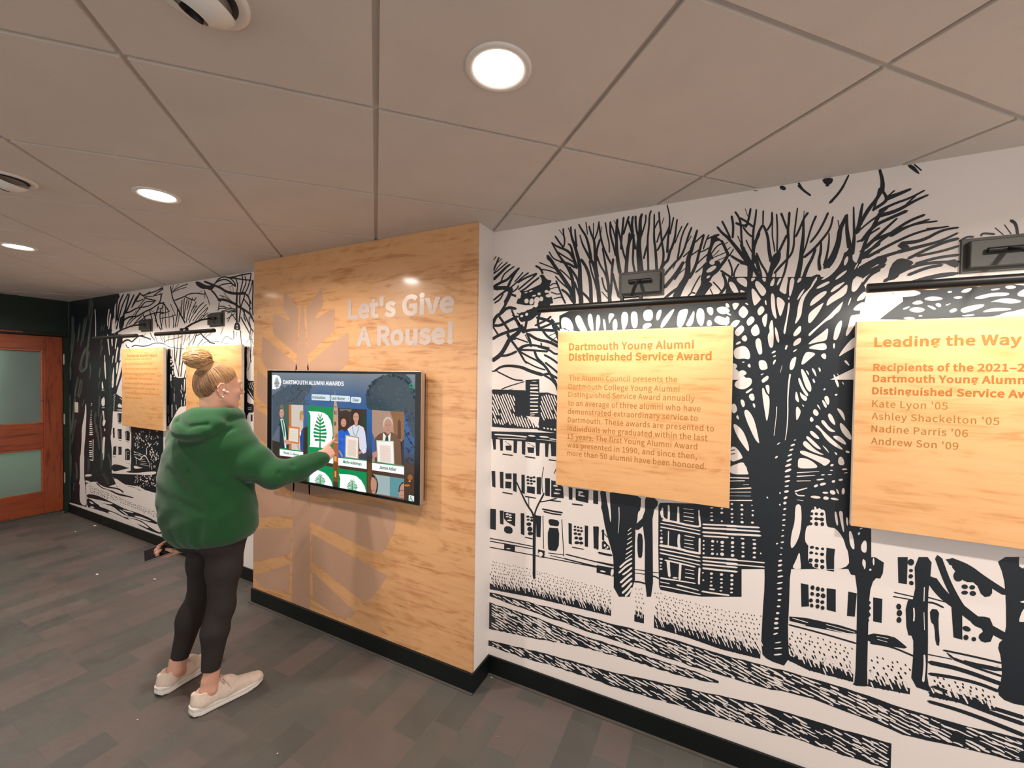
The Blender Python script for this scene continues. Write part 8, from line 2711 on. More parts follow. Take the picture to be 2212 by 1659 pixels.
8;2;0;-5234,2121,-5205,2154,-5118,2180,-5040,2179,-5028,2152,-5092,2120,-5183,2106
8;2;0;-3261,1730,-3278,1784,-3254,1900,-3207,1990,-3172,1987,-3176,1893,-3215,1778
7;2;0;-5839,1465,-5891,1493,-5922,1571,-5908,1638,-5859,1645,-5813,1586,-5804,1506
7;2;0;-3915,1468,-3993,1478,-4124,1537,-4208,1602,-4182,1623,-4066,1585,-3947,1516
7;2;0;-5902,1431,-5849,1474,-5703,1529,-5573,1555,-5556,1532,-5666,1478,-5820,1433
7;2;0;-4255,2291,-4344,2298,-4451,2367,-4497,2445,-4447,2474,-4338,2431,-4253,2350
8;2;0;-6178,1412,-6148,1449,-6058,1475,-5976,1471,-5964,1439,-6030,1404,-6125,1392
9;2;0;-4548,1566,-4532,1608,-4458,1684,-4382,1738,-4361,1729,-4411,1663,-4494,1591
8;2;0;-4744,2608,-4785,2647,-4773,2721,-4716,2774,-4657,2767,-4642,2704,-4680,2634
8;2;0;-4180,2017,-4187,2075,-4109,2161,-4005,2211,-3953,2186,-3993,2106,-4094,2031
9;2;0;-3241,1344,-3275,1387,-3300,1491,-3298,1576,-3269,1580,-3237,1499,-3224,1394
9;2;0;-4889,1753,-4832,1804,-4676,1847,-4538,1850,-4522,1811,-4639,1759,-4802,1733
9;2;0;-2915,2377,-3004,2381,-3139,2445,-3219,2519,-3183,2548,-3058,2510,-2940,2434
7;2;0;-3942,2530,-3971,2583,-3927,2670,-3843,2725,-3784,2708,-3792,2631,-3863,2552
7;2;0;-6402,2010,-6448,2060,-6418,2149,-6336,2208,-6263,2194,-6254,2117,-6316,2035
7;2;0;-3619,2502,-3597,2548,-3498,2601,-3398,2622,-3371,2595,-3438,2540,-3548,2499
9;2;0;-4508,2276,-4490,2302,-4426,2332,-4364,2343,-4350,2328,-4396,2297,-4466,2274
9;2;0;-6002,1574,-6035,1558,-6093,1561,-6132,1581,-6122,1604,-6071,1611,-6018,1598
9;2;0;-3259,1940,-3302,1972,-3309,2046,-3274,2105,-3225,2106,-3197,2047,-3212,1973
8;2;0;-6158,1857,-6239,1883,-6373,1969,-6459,2051,-6433,2066,-6313,2004,-6191,1911
7;2;0;-5365,1461,-5412,1490,-5457,1568,-5466,1638,-5433,1645,-5383,1586,-5352,1504
7;2;0;-3874,2602,-3895,2664,-3830,2763,-3727,2824,-3665,2801,-3690,2712,-3782,2624
7;2;0;-3946,1465,-3993,1437,-4098,1428,-4181,1443,-4180,1473,-4096,1493,-3991,1490
7;2;0;-3014,1691,-2978,1737,-2859,1794,-2747,1820,-2726,1795,-2811,1738,-2939,1692
7;2;0;-3543,1835,-3584,1838,-3616,1866,-3615,1899,-3581,1912,-3540,1895,-3523,1861
7;2;0;-4836,1743,-4862,1802,-4802,1896,-4703,1953,-4639,1932,-4657,1847,-4745,1764
8;2;0;-5120,1936,-5118,1996,-5039,2105,-4944,2181,-4904,2168,-4948,2075,-5045,1972
7;2;0;-5347,2410,-5341,2462,-5284,2569,-5219,2651,-5194,2645,-5229,2557,-5297,2452
8;2;0;-4678,2403,-4682,2470,-4587,2564,-4464,2614,-4406,2583,-4456,2494,-4577,2414
7;2;0;-4544,1567,-4504,1616,-4376,1693,-4257,1741,-4236,1724,-4329,1655,-4466,1585
8;2;0;-3355,1401,-3368,1435,-3339,1500,-3289,1546,-3257,1539,-3266,1484,-3310,1422
8;2;0;-5468,1644,-5543,1633,-5627,1669,-5656,1725,-5608,1759,-5519,1745,-5457,1694
8;2;0;-3259,1794,-3316,1812,-3353,1871,-3343,1927,-3292,1939,-3240,1896,-3225,1832
7;2;0;-4032,1948,-4050,2005,-4019,2123,-3961,2213,-3920,2208,-3928,2112,-3977,1996
9;2;0;-3501,1716,-3533,1769,-3493,1863,-3412,1927,-3352,1913,-3356,1831,-3423,1744
8;2;0;-5474,1704,-5546,1689,-5618,1717,-5633,1768,-5581,1804,-5501,1797,-5454,1752
9;2;0;-5449,1357,-5467,1412,-5448,1534,-5408,1630,-5375,1629,-5376,1530,-5409,1409
8;2;0;-3043,1911,-3017,1959,-2925,1991,-2837,1982,-2819,1940,-2884,1896,-2984,1883
7;2;0;-3399,2012,-3406,2048,-3359,2101,-3295,2130,-3262,2113,-3284,2064,-3345,2019
9;2;0;-5972,1365,-5962,1421,-5866,1512,-5756,1569,-5716,1549,-5775,1468,-5889,1385
9;2;0;-5031,1961,-5023,2014,-4932,2090,-4827,2130,-4787,2106,-4841,2035,-4950,1970
7;2;0;-4562,2467,-4614,2477,-4632,2510,-4603,2540,-4548,2546,-4510,2522,-4516,2487
9;2;0;-6255,2070,-6233,2116,-6132,2183,-6028,2219,-5999,2198,-6067,2136,-6181,2079
7;2;0;-4852,1461,-4939,1459,-5085,1507,-5180,1568,-5153,1597,-5023,1572,-4889,1511
8;2;0;-3912,2169,-3913,2206,-3865,2237,-3805,2239,-3776,2210,-3802,2172,-3862,2154
8;2;0;-4230,2189,-4256,2242,-4220,2346,-4149,2422,-4097,2412,-4103,2325,-4162,2225
10;2;0;4851,625,5136,207,5192,233,4907,651
10;2;0;5138,205,5593,-302,5645,-271,5190,236
10;2;0;4915,1841,5200,1418,5237,1435,4953,1858
10;2;0;5202,1415,5551,1109,5582,1132,5234,1438
11;2;0;-4685,1280,-5184,861,-5137,838,-4639,1258
11;2;0;-5187,858,-5795,158,-5742,141,-5135,841
12;2;0;-3523,2614,-3905,2218,-3865,2201,-3483,2598
12;2;0;-3899,2222,-4681,1804,-4651,1779,-3870,2197
13;1;0;-6409,-836,-5638,-906,-5631,-1971,-2899,-1949,-2917,339,-3332,184,-3282,-1348,-2882,-3987,-6387,-4481
14;1;0;-6403,-1847,5679,-1204,5706,-3322,-6387,-4481
15;2;0;2195,-1410,2545,-1430,2564,-3220,2214,-3153
16;2;0;4907,-1674,5685,-1692,5706,-3322,4927,-3219
17;3;0;5381,-2100,5373,-2120,5350,-2138,5317,-2151,5280,-2156,5246,-2152,5223,-2139,5214,-2121,5222,-2101,5245,-2083,5279,-2070,5316,-2066,5349,-2070,5372,-2082
18;3;0;5335,-2336,5315,-2362,5257,-2389,5174,-2411,5081,-2423,4996,-2424,4938,-2412,4916,-2391,4937,-2364,4995,-2337,5079,-2316,5173,-2304,5256,-2303,5314,-2315
19;3;0;5509,-1877,5492,-1950,5443,-2013,5372,-2053,5292,-2063,5219,-2041,5168,-1990,5149,-1921,5166,-1847,5216,-1784,5288,-1743,5368,-1734,5440,-1757,5490,-1808
20;2;0;2312,-1397,2382,-2143,2357,-2726,2295,-2734,2271,-1982
21;3;0;-606,1590,-575,1926,-507,2081,-496,2749,-456,2083,-369,2025,-333,1845,-263,1606,-183,400,-175,-447,-604,-422,-650,734
22;3;0;-618,126,-180,67,-129,-1686,-644,-1710
23;3;0;-662,-1712,-43,-1707,-117,-2868,-590,-2867
24;4;0;-518,-1330,-320,-1323,-317,-1615,-515,-1605
25;4;0;-484,-2212,-329,-2213,-342,-2592,-480,-2584
26;4;0;-365,661,-375,602,-406,554,-450,525,-500,522,-545,545,-577,589,-588,647,-578,705,-547,754,-503,783,-453,786,-408,763,-376,718
27;4;0;-570,1439,-484,1438,-482,1201,-568,1202
27;4;0;-441,1434,-355,1432,-353,1202,-439,1203
28;4;0;-604,-422,-175,-447,-174,-496,-604,-471
29;4;0;-573,1713,-315,1713,-297,1629,-589,1627
30;4;0;-419,-11,-273,-19,-271,-152,-417,-151
31;5;0;-6436,3519,-6018,3544,-5708,3461,-5543,3265,-5501,3080,-5581,2827,-5785,2663,-6043,2583,-6430,2580
32;6;0;-5976,3346,-6020,3440,-6025,3405,-6022,3384,-5975,3307
32;6;0;-5934,3347,-5891,3440,-5885,3405,-5889,3384,-5934,3307
32;6;0;-5975,3271,-6063,3351,-6072,3316,-6066,3296,-5975,3232
32;6;0;-5934,3272,-5847,3351,-5838,3317,-5843,3296,-5933,3232
32;6;0;-5975,3196,-6109,3263,-6122,3228,-6114,3207,-5974,3157
32;6;0;-5933,3197,-5800,3264,-5787,3229,-5795,3208,-5933,3157
32;6;0;-5974,3121,-6155,3174,-6172,3139,-6161,3118,-5974,3082
32;6;0;-5933,3122,-5754,3176,-5736,3141,-5747,3120,-5933,3083
32;6;0;-5974,3046,-6191,3086,-6211,3050,-6198,3030,-5973,3007
32;6;0;-5932,3047,-5717,3088,-5697,3054,-5709,3032,-5932,3008
32;6;0;-5973,2972,-6211,2997,-6233,2962,-6219,2941,-5973,2932
32;6;0;-5932,2972,-5696,3000,-5674,2966,-5688,2945,-5932,2933
32;6;0;-5973,2897,-6198,2909,-6219,2873,-6205,2852,-5972,2857
32;6;0;-5931,2898,-5709,2912,-5687,2878,-5700,2857,-5931,2858
32;6;0;-5972,2822,-6153,2820,-6170,2785,-6159,2764,-5972,2782
32;6;0;-5931,2823,-5752,2824,-5734,2789,-5745,2768,-5931,2783
32;6;0;-5955,3407,-5938,3252,-5923,2773,-5922,2593,-5984,2592,-5979,2772,-5971,3251
33;5;0;5480,3090,5473,3047,5427,3061,5432,3088
33;5;0;5473,3047,5450,3009,5413,3036,5427,3061
33;5;0;5450,3009,5416,2980,5392,3017,5413,3036
33;5;0;5416,2980,5374,2964,5365,3007,5392,3017
33;5;0;5374,2964,5328,2963,5336,3006,5365,3007
33;5;0;5328,2963,5285,2977,5309,3015,5336,3006
33;5;0;5285,2977,5250,3004,5287,3033,5309,3015
33;5;0;5250,3004,5227,3041,5272,3057,5287,3033
33;5;0;5227,3041,5218,3084,5267,3085,5272,3057
33;5;0;5218,3084,5226,3127,5271,3113,5267,3085
33;5;0;5226,3127,5248,3165,5285,3138,5271,3113
33;5;0;5248,3165,5283,3193,5307,3156,5285,3138
33;5;0;5283,3193,5325,3209,5334,3166,5307,3156
33;5;0;5325,3209,5371,3210,5363,3167,5334,3166
33;5;0;5371,3210,5413,3196,5390,3158,5363,3167
33;5;0;5413,3196,5448,3169,5412,3140,5390,3158
33;5;0;5448,3169,5472,3132,5427,3116,5412,3140
33;5;0;5472,3132,5480,3090,5432,3088,5427,3116
33;5;0;5413,2986,5503,2913,5543,2943,5453,3017
34;5;0;-2525,2381,-961,2376,-926,2340,-923,2053,-975,2014,-2522,2004,-2559,2040,-2561,2342
36;6;0;-1065,2213,-994,2191,-1064,2164
34;5;0;-821,2368,735,2366,769,2331,771,2058,722,2021,-818,2020,-853,2055,-856,2330
36;6;0;621,2219,688,2198,622,2171
34;5;0;900,2324,1578,2324,1674,2257,1661,2047,1566,1978,920,1981,821,2048,827,2262
37;4;0;-5655,1619,-3343,1653,-3320,-1262,-5636,-1292
38;5;0;-4745,1625,-4487,1629,-4446,-1276,-4684,-1259
39;5;0;-4487,1629,-3343,1653,-3320,-1262,-4446,-1276
40;6;0;-5223,1031,-5244,898,-5305,789,-5394,725,-5494,719,-5585,773,-5648,876,-5671,1007,-5650,1141,-5588,1250,-5498,1313,-5398,1318,-5308,1264,-5246,1161
41;7;0;-5643,1354,-5634,1520,-5450,1614,-5246,1504,-5214,1176,-5306,1370,-5520,1386
42;6;0;-5648,556,-5261,685,-5036,330,-4832,-182,-4728,-764,-4744,-1251,-5636,-1279
43;7;0;-5587,640,-5281,684,-5096,194,-4970,-455,-4965,-1245,-5126,-1246,-5253,-477
44;8;0;-5443,595,-5321,589,-5155,59,-5090,-596,-5213,-408
45;7;0;-5550,844,-5346,829,-5340,849,-5544,864
46;7;0;-5487,1070,-5490,1061,-5499,1054,-5511,1049,-5525,1048,-5537,1052,-5546,1058,-5549,1066,-5546,1075,-5537,1083,-5525,1087,-5511,1088,-5499,1085,-5490,1078
46;7;0;-5335,1064,-5337,1056,-5346,1048,-5358,1044,-5372,1043,-5384,1046,-5392,1053,-5396,1061,-5393,1070,-5384,1077,-5372,1082,-5358,1082,-5346,1079,-5338,1073
40;6;0;-3290,877,-3305,743,-3349,633,-3413,570,-3485,566,-3551,621,-3597,726,-3614,858,-3599,993,-3555,1102,-3490,1165,-3418,1169,-3352,1113,-3307,1009
47;7;0;-3682,932,-3646,1191,-3493,1301,-3341,1283,-3339,1047,-3510,967,-3584,616,-3661,676
48;6;0;-3673,-226,-3332,235,-3320,-1262,-3588,-1249
31;7;0;-3655,-96,-3521,-35,-3557,-281,-3634,-339
49;7;0;-3553,657,-3361,618,-3347,642,-3539,682
50;7;0;-4755,217,-3667,212,-3707,-886,-4807,-823
51;8;0;-4654,119,-3791,101,-3823,-767,-4708,-723
52;9;0;-4594,-105,-3927,-109,-3924,-96,-4592,-92
52;9;0;-4593,-223,-3926,-225,-3923,-212,-4591,-210
52;9;0;-4592,-341,-3925,-342,-3923,-329,-4590,-328
52;9;0;-4592,-458,-3924,-458,-3922,-445,-4589,-445
52;9;0;-4591,-576,-3923,-574,-3921,-561,-4589,-563
40;8;0;-5190,-736,-4649,-653,-4429,-883,-4846,-984,-5149,-918
40;8;0;-3939,-925,-3745,-941,-3627,-1252,-3742,-1295
53;6;0;-5636,-1285,-3320,-1269,-3320,-1352,-5635,-1372
31;6;0;-5635,-1359,-3320,-1339,-3317,-1749,-5633,-1778
53;4;0;-2928,1646,-632,1637,-604,-1376,-2904,-1363
31;5;0;-2888,1293,-1912,1304,-1463,1265,-1107,1112,-860,844,-699,426,-660,-60,-761,-435,-968,-698,-1354,-905,-2757,-943,-2665,-815,-2661,988,-2738,1205
53;6;0;-1801,971,-1926,1217,-1938,1126,-1930,1072,-1800,869
53;6;0;-1765,973,-1644,1213,-1631,1123,-1639,1069,-1764,871
53;6;0;-1799,777,-2021,989,-2041,897,-2027,843,-1798,674
53;6;0;-1763,779,-1547,983,-1526,895,-1538,840,-1762,677
53;6;0;-1797,583,-2121,759,-2150,666,-2131,613,-1797,480
53;6;0;-1761,585,-1445,754,-1415,666,-1432,611,-1761,482
53;6;0;-1796,388,-2222,529,-2260,435,-2236,382,-1795,285
53;6;0;-1760,390,-1342,526,-1304,439,-1327,384,-1759,288
53;6;0;-1794,193,-2301,298,-2346,204,-2317,151,-1793,91
53;6;0;-1758,196,-1263,299,-1218,213,-1245,157,-1757,93
53;6;0;-1792,-1,-2345,66,-2394,-29,-2362,-81,-1792,-104
53;6;0;-1756,2,-1216,72,-1168,-14,-1197,-70,-1755,-101
53;6;0;-1791,-196,-2314,-165,-2361,-260,-2331,-312,-1790,-298
53;6;0;-1755,-193,-1242,-155,-1196,-241,-1224,-297,-1754,-296
53;6;0;-1789,-390,-2214,-395,-2253,-490,-2228,-542,-1788,-493
53;6;0;-1753,-388,-1334,-384,-1296,-470,-1319,-526,-1752,-490
53;6;0;-1784,1130,-1744,728,-1709,-514,-1705,-925,-1840,-937,-1831,-524,-1817,724
31;5;0;-2903,-1389,-604,-1400,-600,-1785,-2900,-1783
54;4;0;-203,1621,2107,1642,2138,-1276,-175,-1333
55;5;0;-75,1585,924,1591,802,1418,429,1519,-74,1434
56;5;0;1653,1228,2108,1485,2118,558,1818,654
57;5;0;-151,644,-138,1008,30,1210,348,1287,633,1112,735,761,673,399,-63,288
40;6;0;478,768,457,658,396,567,306,512,205,505,114,548,50,632,26,740,48,851,110,943,200,997,301,1003,392,960,455,876
58;7;0;152,613,370,615,373,645,155,643
59;7;0;202,799,199,791,190,784,176,780,161,779,148,782,139,787,135,795,138,803,148,810,161,814,176,815,190,812,199,807
59;7;0;370,798,367,790,357,783,344,778,329,777,316,780,306,786,303,793,306,801,315,808,329,813,344,813,357,811,366,805
60;6;0;-189,188,123,361,359,197,524,329,840,102,463,-202,391,-1300,-175,-1333
61;7;0;-178,-963,-51,-921,239,-1255,122,-1315
62;7;0;-71,-137,36,-733,61,-728,-46,-133
62;7;0;231,7,287,-529,312,-526,256,10
63;5;0;882,889,893,1364,1087,1587,1369,1612,1587,1459,1673,879,1629,525,854,412
40;6;0;1503,1149,1481,1026,1417,924,1324,864,1220,858,1126,906,1059,1001,1035,1123,1057,1247,1121,1349,1215,1409,1319,1414,1413,1365,1478,1270
64;7;0;1057,1148,1493,1149,1496,1173,1060,1172
65;7;0;1157,950,1399,953,1401,982,1159,979
40;6;0;1134,904,1417,910,1388,626,1178,612
66;6;0;574,392,811,558,1128,703,1275,589,1499,703,1866,587,1996,317,2130,-486,2087,-839,1836,-968,1562,-654,1507,-12,816,41
67;7;0;963,565,1082,129,1122,138,1003,573
67;7;0;1089,121,1268,28,1294,53,1114,146
67;7;0;1497,625,1364,275,1403,270,1535,620
67;7;0;1364,276,1262,44,1300,37,1402,269
68;6;0;1554,-654,1915,-972,2134,-834,2138,-1276,1504,-1294
69;7;0;411,57,1507,-1,1504,-1306,374,-1314
70;8;0;478,-21,1427,-66,1424,-1255,457,-1257
71;9;0;613,-190,1316,-228,1310,-1184,589,-1161
72;10;0;695,-332,1219,-354,1222,-342,698,-320
72;10;0;696,-452,1220,-472,1223,-460,699,-440
72;10;0;698,-571,1221,-590,1224,-578,700,-559
72;10;0;699,-690,1223,-708,1225,-696,702,-678
72;10;0;700,-809,1224,-826,1227,-814,703,-797
72;10;0;701,-929,1225,-944,1228,-932,704,-916
72;10;0;703,-1048,1226,-1062,1229,-1050,705,-1036
61;8;0;1396,-904,1715,-786,1819,-894,1517,-1011
53;6;0;-175,-1320,2138,-1276,2139,-1346,-174,-1393
31;6;0;-174,-1387,2139,-1340,2144,-1805,-170,-1836
73;4;0;2526,1633,4867,1621,4903,-1332,2559,-1359
74;5;0;3862,1620,4867,1621,4887,-22,4168,364,4087,1140
75;6;0;4430,162,4419,1049,4531,1233,4647,1063,4673,126
76;6;0;2743,27,3060,281,3404,420,4022,465,4457,275,4746,-34,4790,-1301,2759,-1350
77;6;0;4074,944,4041,772,3944,629,3801,543,3640,532,3494,598,3391,728,3353,898,3387,1072,3487,1216,3631,1300,3792,1309,3936,1242,4037,1111
61;7;0;4040,791,4013,604,3931,451,3812,359,3678,349,3555,423,3469,566,3437,751,3465,939,3548,1093,3668,1183,3802,1191,3923,1116,4008,973
78;7;0;3374,395,3659,157,3935,425,3896,-38,3350,-83
79;8;0;3570,195,3747,209,3779,-48,3513,-70
80;8;0;3623,546,3873,541,3877,569,3627,574
81;8;0;3658,844,3655,834,3645,826,3630,820,3613,819,3599,823,3588,830,3584,839,3588,849,3598,858,3613,863,3629,864,3644,861,3654,854
81;8;0;3893,848,3890,838,3880,830,3865,825,3849,824,3834,827,3824,834,3820,844,3824,854,3834,862,3848,867,3865,868,3879,865,3890,858
82;8;0;3740,809,3756,681,3785,685,3769,813
83;6;0;2540,357,2697,81,2826,-482,2694,-1069,2557,-1152
61;8;0;2576,-821,2995,-638,3074,-974,2618,-1105
84;6;0;4640,-43,4885,154,4903,-1332,4747,-1272
85;8;0;2867,-77,4144,-18,4217,-1307,2957,-1306
86;9;0;2928,-129,4087,-78,4159,-1269,3017,-1265
87;10;0;3127,-318,3929,-305,3999,-1252,3183,-1259
88;11;0;3248,-473,3828,-465,3829,-454,3250,-461
88;11;0;3250,-586,3829,-578,3830,-567,3251,-575
88;11;0;3251,-700,3830,-690,3832,-679,3253,-688
88;11;0;3252,-814,3831,-803,3833,-791,3254,-802
88;11;0;3254,-927,3833,-915,3834,-904,3255,-916
88;11;0;3255,-1041,3834,-1028,3836,-1016,3256,-1030
88;11;0;3256,-1155,3835,-1140,3837,-1129,3258,-1143
53;6;0;2559,-1342,4903,-1321,4904,-1377,2560,-1400
31;6;0;2560,-1400,4904,-1371,4909,-1801,2564,-1815
53;4;0;-5631,-1985,-3315,-1954,-3307,-3019,-5624,-3038
53;4;0;-2899,-2000,-598,-1999,-587,-3216,-2888,-3254
31;5;0;-2858,-2377,-1881,-2342,-1341,-2435,-985,-2640,-755,-2888,-630,-3216,-2738,-3254,-2705,-2754
53;6;0;-1761,-2615,-1851,-2525,-1861,-2561,-1854,-2581,-1760,-2655
53;6;0;-1724,-2611,-1636,-2514,-1626,-2548,-1632,-2570,-1724,-2651
53;6;0;-1760,-2690,-1924,-2617,-1940,-2654,-1930,-2674,-1760,-2730
53;6;0;-1724,-2686,-1562,-2599,-1546,-2631,-1555,-2654,-1723,-2725
53;6;0;-1759,-2765,-2002,-2710,-2024,-2748,-2010,-2767,-1759,-2805
53;6;0;-1723,-2761,-1484,-2683,-1461,-2715,-1475,-2737,-1723,-2800
53;6;0;-1759,-2840,-2080,-2803,-2109,-2842,-2090,-2861,-1758,-2880
53;6;0;-1723,-2836,-1406,-2766,-1377,-2797,-1395,-2820,-1722,-2875
53;6;0;-1758,-2915,-2140,-2895,-2175,-2935,-2153,-2953,-1758,-2955
53;6;0;-1722,-2911,-1346,-2851,-1311,-2881,-1333,-2904,-1722,-2950
53;6;0;-1757,-2990,-2174,-2986,-2212,-3026,-2188,-3044,-1757,-3030
53;6;0;-1721,-2986,-1311,-2936,-1274,-2966,-1297,-2990,-1721,-3025
53;6;0;-1757,-3065,-2152,-3074,-2188,-3114,-2165,-3132,-1756,-3105
53;6;0;-1721,-3061,-1331,-3025,-1296,-3055,-1318,-3079,-1720,-3100
53;6;0;-1756,-3140,-2077,-3159,-2106,-3197,-2087,-3216,-1756,-3180
53;6;0;-1720,-3135,-1403,-3117,-1374,-3148,-1392,-3171,-1720,-3175
53;6;0;-1743,-2552,-1714,-2705,-1691,-3182,-1690,-3257,-1793,-3270,-1784,-3194,-1770,-2712
53;4;0;-168,-2012,2146,-2002,2159,-3172,-157,-3208
31;5;0;-105,-2351,799,-2285,1330,-2317,1725,-2515,1998,-2832,2128,-3170,-29,-3203,16,-2609
53;6;0;983,-2621,897,-2532,888,-2568,894,-2588,984,-2661
53;6;0;1016,-2617,1100,-2521,1109,-2555,1104,-2576,1016,-2656
53;6;0;984,-2696,828,-2624,814,-2660,823,-2680,984,-2735
53;6;0;1017,-2692,1170,-2605,1185,-2638,1176,-2659,1017,-2731
53;6;0;985,-2770,755,-2716,734,-2753,748,-2772,985,-2809
53;6;0;1017,-2766,1243,-2688,1264,-2720,1251,-2742,1018,-2805
53;6;0;985,-2844,682,-2808,655,-2846,672,-2865,986,-2884
53;6;0;1018,-2840,1316,-2771,1344,-2802,1327,-2825,1018,-2879
53;6;0;986,-2919,626,-2899,593,-2938,614,-2957,987,-2958
53;6;0;1019,-2914,1373,-2855,1406,-2885,1386,-2908,1019,-2954
53;6;0;987,-2993,594,-2990,558,-3029,581,-3047,987,-3032
53;6;0;1020,-2989,1406,-2940,1442,-2970,1420,-2993,1020,-3028
53;6;0;988,-3067,615,-3077,581,-3116,603,-3134,988,-3107
53;6;0;1020,-3063,1387,-3028,1421,-3058,1400,-3081,1021,-3102
53;6;0;988,-3142,686,-3160,658,-3199,676,-3217,989,-3181
53;6;0;1021,-3137,1320,-3120,1348,-3150,1331,-3173,1022,-3177
53;6;0;999,-2559,1027,-2710,1049,-3183,1050,-3231,953,-3244,961,-3195,974,-2717
89;4;0;2567,-2040,4912,-2021,4926,-3174,2580,-3194
90;5;0;3891,-2029,4912,-2021,4926,-3174,3904,-3178
91;6;0;2567,-2028,2783,-2095,2953,-2304,3032,-2581,2990,-2930,2856,-3202,2760,-2846,2568,-2178
61;7;0;2926,-2594,2906,-2826,2844,-3019,2753,-3134,2651,-3148,2557,-3058,2491,-2882,2465,-2654,2486,-2420,2548,-2228,2639,-2114,2742,-2102,2835,-2192,2900,-2368
91;8;0;2567,-2040,2783,-2152,2893,-2426,2707,-2219,2569,-2225
92;8;0;2599,-2973,2723,-3003,2740,-2975,2616,-2945
61;6;0;4538,-2830,4605,-2487,4774,-2288,4914,-2225,4926,-3174,4614,-3165
93;7;0;4509,-2779,4577,-2463,4745,-2258,4914,-2192,4915,-2259,4718,-2373,4621,-2574,4595,-2822
94;8;0;4596,-2716,4724,-2688,4719,-2655,4591,-2684
94;8;0;4716,-2688,4900,-2707,4912,-2674,4728,-2655
95;8;0;4694,-2989,4864,-2987,4870,-2959,4700,-2961
96;7;0;2579,-3131,4925,-3097,4926,-3208,2580,-3229
97;8;0;-3578,-3336,-34,-3258,-24,-3208,-3567,-3283
97;8;0;-34,-3258,2404,-3242,2415,-3195,-23,-3208
97;8;0;2404,-3242,3914,-3255,3925,-3209,2415,-3195
97;8;0;3913,-3255,5617,-3313,5629,-3268,3926,-3209
98;9;0;5286,-2864,5618,-2877,5639,-2906,5629,-3224,5595,-3251,5277,-3244,5249,-3215,5252,-2896
99;10;0;5440,-2935,5436,-2952,5424,-2967,5408,-2977,5389,-2980,5373,-2975,5361,-2963,5357,-2947,5361,-2930,5372,-2915,5389,-2905,5407,-2902,5424,-2907,5435,-2919
99;10;0;5368,-2990,5376,-3099,5438,-3087,5430,-2979
99;10;0;5394,-3117,5484,-3137,5510,-3088,5420,-3069
99;10;0;5470,-3128,5526,-3207,5581,-3177,5525,-3098
99;10;0;5435,-3190,5401,-3201,5409,-3227,5443,-3216
99;10;0;5409,-3200,5374,-3201,5370,-3229,5405,-3227
99;10;0;5382,-3202,5350,-3194,5335,-3221,5366,-3229
99;10;0;5356,-3197,5330,-3180,5306,-3203,5332,-3220
99;10;0;5335,-3184,5318,-3161,5287,-3177,5304,-3201
99;10;0;5320,-3166,5314,-3138,5280,-3147,5286,-3175
99;10;0;5314,-3143,5319,-3113,5284,-3115,5280,-3145
99;10;0;5317,-3119,5332,-3090,5301,-3083,5285,-3112
99;10;0;5328,-3096,5353,-3071,5327,-3056,5303,-3081
99;10;0;5347,-3076,5378,-3058,5361,-3037,5330,-3054
99;10;0;5370,-3061,5405,-3052,5400,-3026,5365,-3035
99;10;0;5397,-3053,5432,-3053,5438,-3026,5403,-3025
99;10;0;5395,-3045,5477,-3049,5487,-3016,5404,-3012'''
TX0, TX1, TZ0, TZ1, TY = -2.697, -1.400, 0.962, 1.686, -0.250
SX0, SX1, SZ0, SZ1 = -2.650, -1.438, 0.982, 1.669
def screen_mat(i, rgb, strength=0.92):
    n = 'screen_colour' if i == 0 else 'screen_colour_%d' % i
    m = bpy.data.materials.new(n); m.use_nodes = True; b = m.node_tree.nodes['Principled BSDF']
    b.inputs['Base Color'].default_value = (0.01, 0.01, 0.01, 1); b.inputs['Roughness'].default_value = 0.22
    b.inputs['Emission Color'].default_value = srgb(*rgb); b.inputs['Emission Strength'].default_value = strength
    return m
def screen_sky():
    m = bpy.data.materials.new('screen_sky'); m.use_nodes = True; nt = m.node_tree; b = nt.nodes['Principled BSDF']; L = nt.links
    b.inputs['Base Color'].default_value = (0.01, 0.01, 0.01, 1); b.inputs['Roughness'].default_value = 0.22
    geo = nt.nodes.new('ShaderNodeNewGeometry'); sp = nt.nodes.new('ShaderNodeSeparateXYZ'); L.new(geo.outputs['Position'], sp.inputs[0])
    mr = nt.nodes.new('ShaderNodeMapRange'); mr.inputs[1].default_value = SZ0; mr.inputs[2].default_value = SZ1; L.new(sp.outputs[2], mr.inputs[0])
    r = nt.nodes.new('ShaderNodeValToRGB'); e = r.color_ramp.elements
    e[0].position = 0.0; e[0].color = srgb(66, 44, 34); e[1].position = 1.0; e[1].color = srgb(120, 132, 142)
    for p, c in ((0.3, (60, 48, 46)), (0.42, (44, 80, 124)), (0.62, (40, 96, 158)), (0.8, (62, 96, 138))):
        k = e.new(p); k.color = srgb(*c)
    L.new(mr.outputs[0], r.inputs[0])
    # paler towards the left-hand side of the displayed sky
    mx = nt.nodes.new('ShaderNodeMapRange'); mx.inputs[1].default_value = SX0; mx.inputs[2].default_value = SX0 + .5; mx.inputs[3].default_value = 0.6; mx.inputs[4].default_value = 0.0; L.new(sp.outputs[0], mx.inputs[0])
    mm = nt.nodes.new('ShaderNodeMix'); mm.data_type = 'RGBA'; mm.inputs[7].default_value = srgb(118, 126, 132); L.new(mx.outputs[0], mm.inputs[0]); L.new(r.outputs[0], mm.inputs[6])
    L.new(mm.outputs[2], b.inputs['Emission Color']); b.inputs['Emission Strength'].default_value = 0.9
    return m
tv = thing('touch_screen', 'wall mounted touch screen with black bezel showing an alumni awards page', 'touch screen', ((TX0 + TX1) / 2, 0, TZ0))
tvo = Vector(tv.location)
BEZ = mat('bezel_black', (9, 10, 12), 0.28, vary=0.05, coat=0.3)
SIL = mat('brushed_aluminium', (196, 184, 176), 0.34, metallic=0.85, vary=0.06, scale=30, stretch=(1, 1, 8))
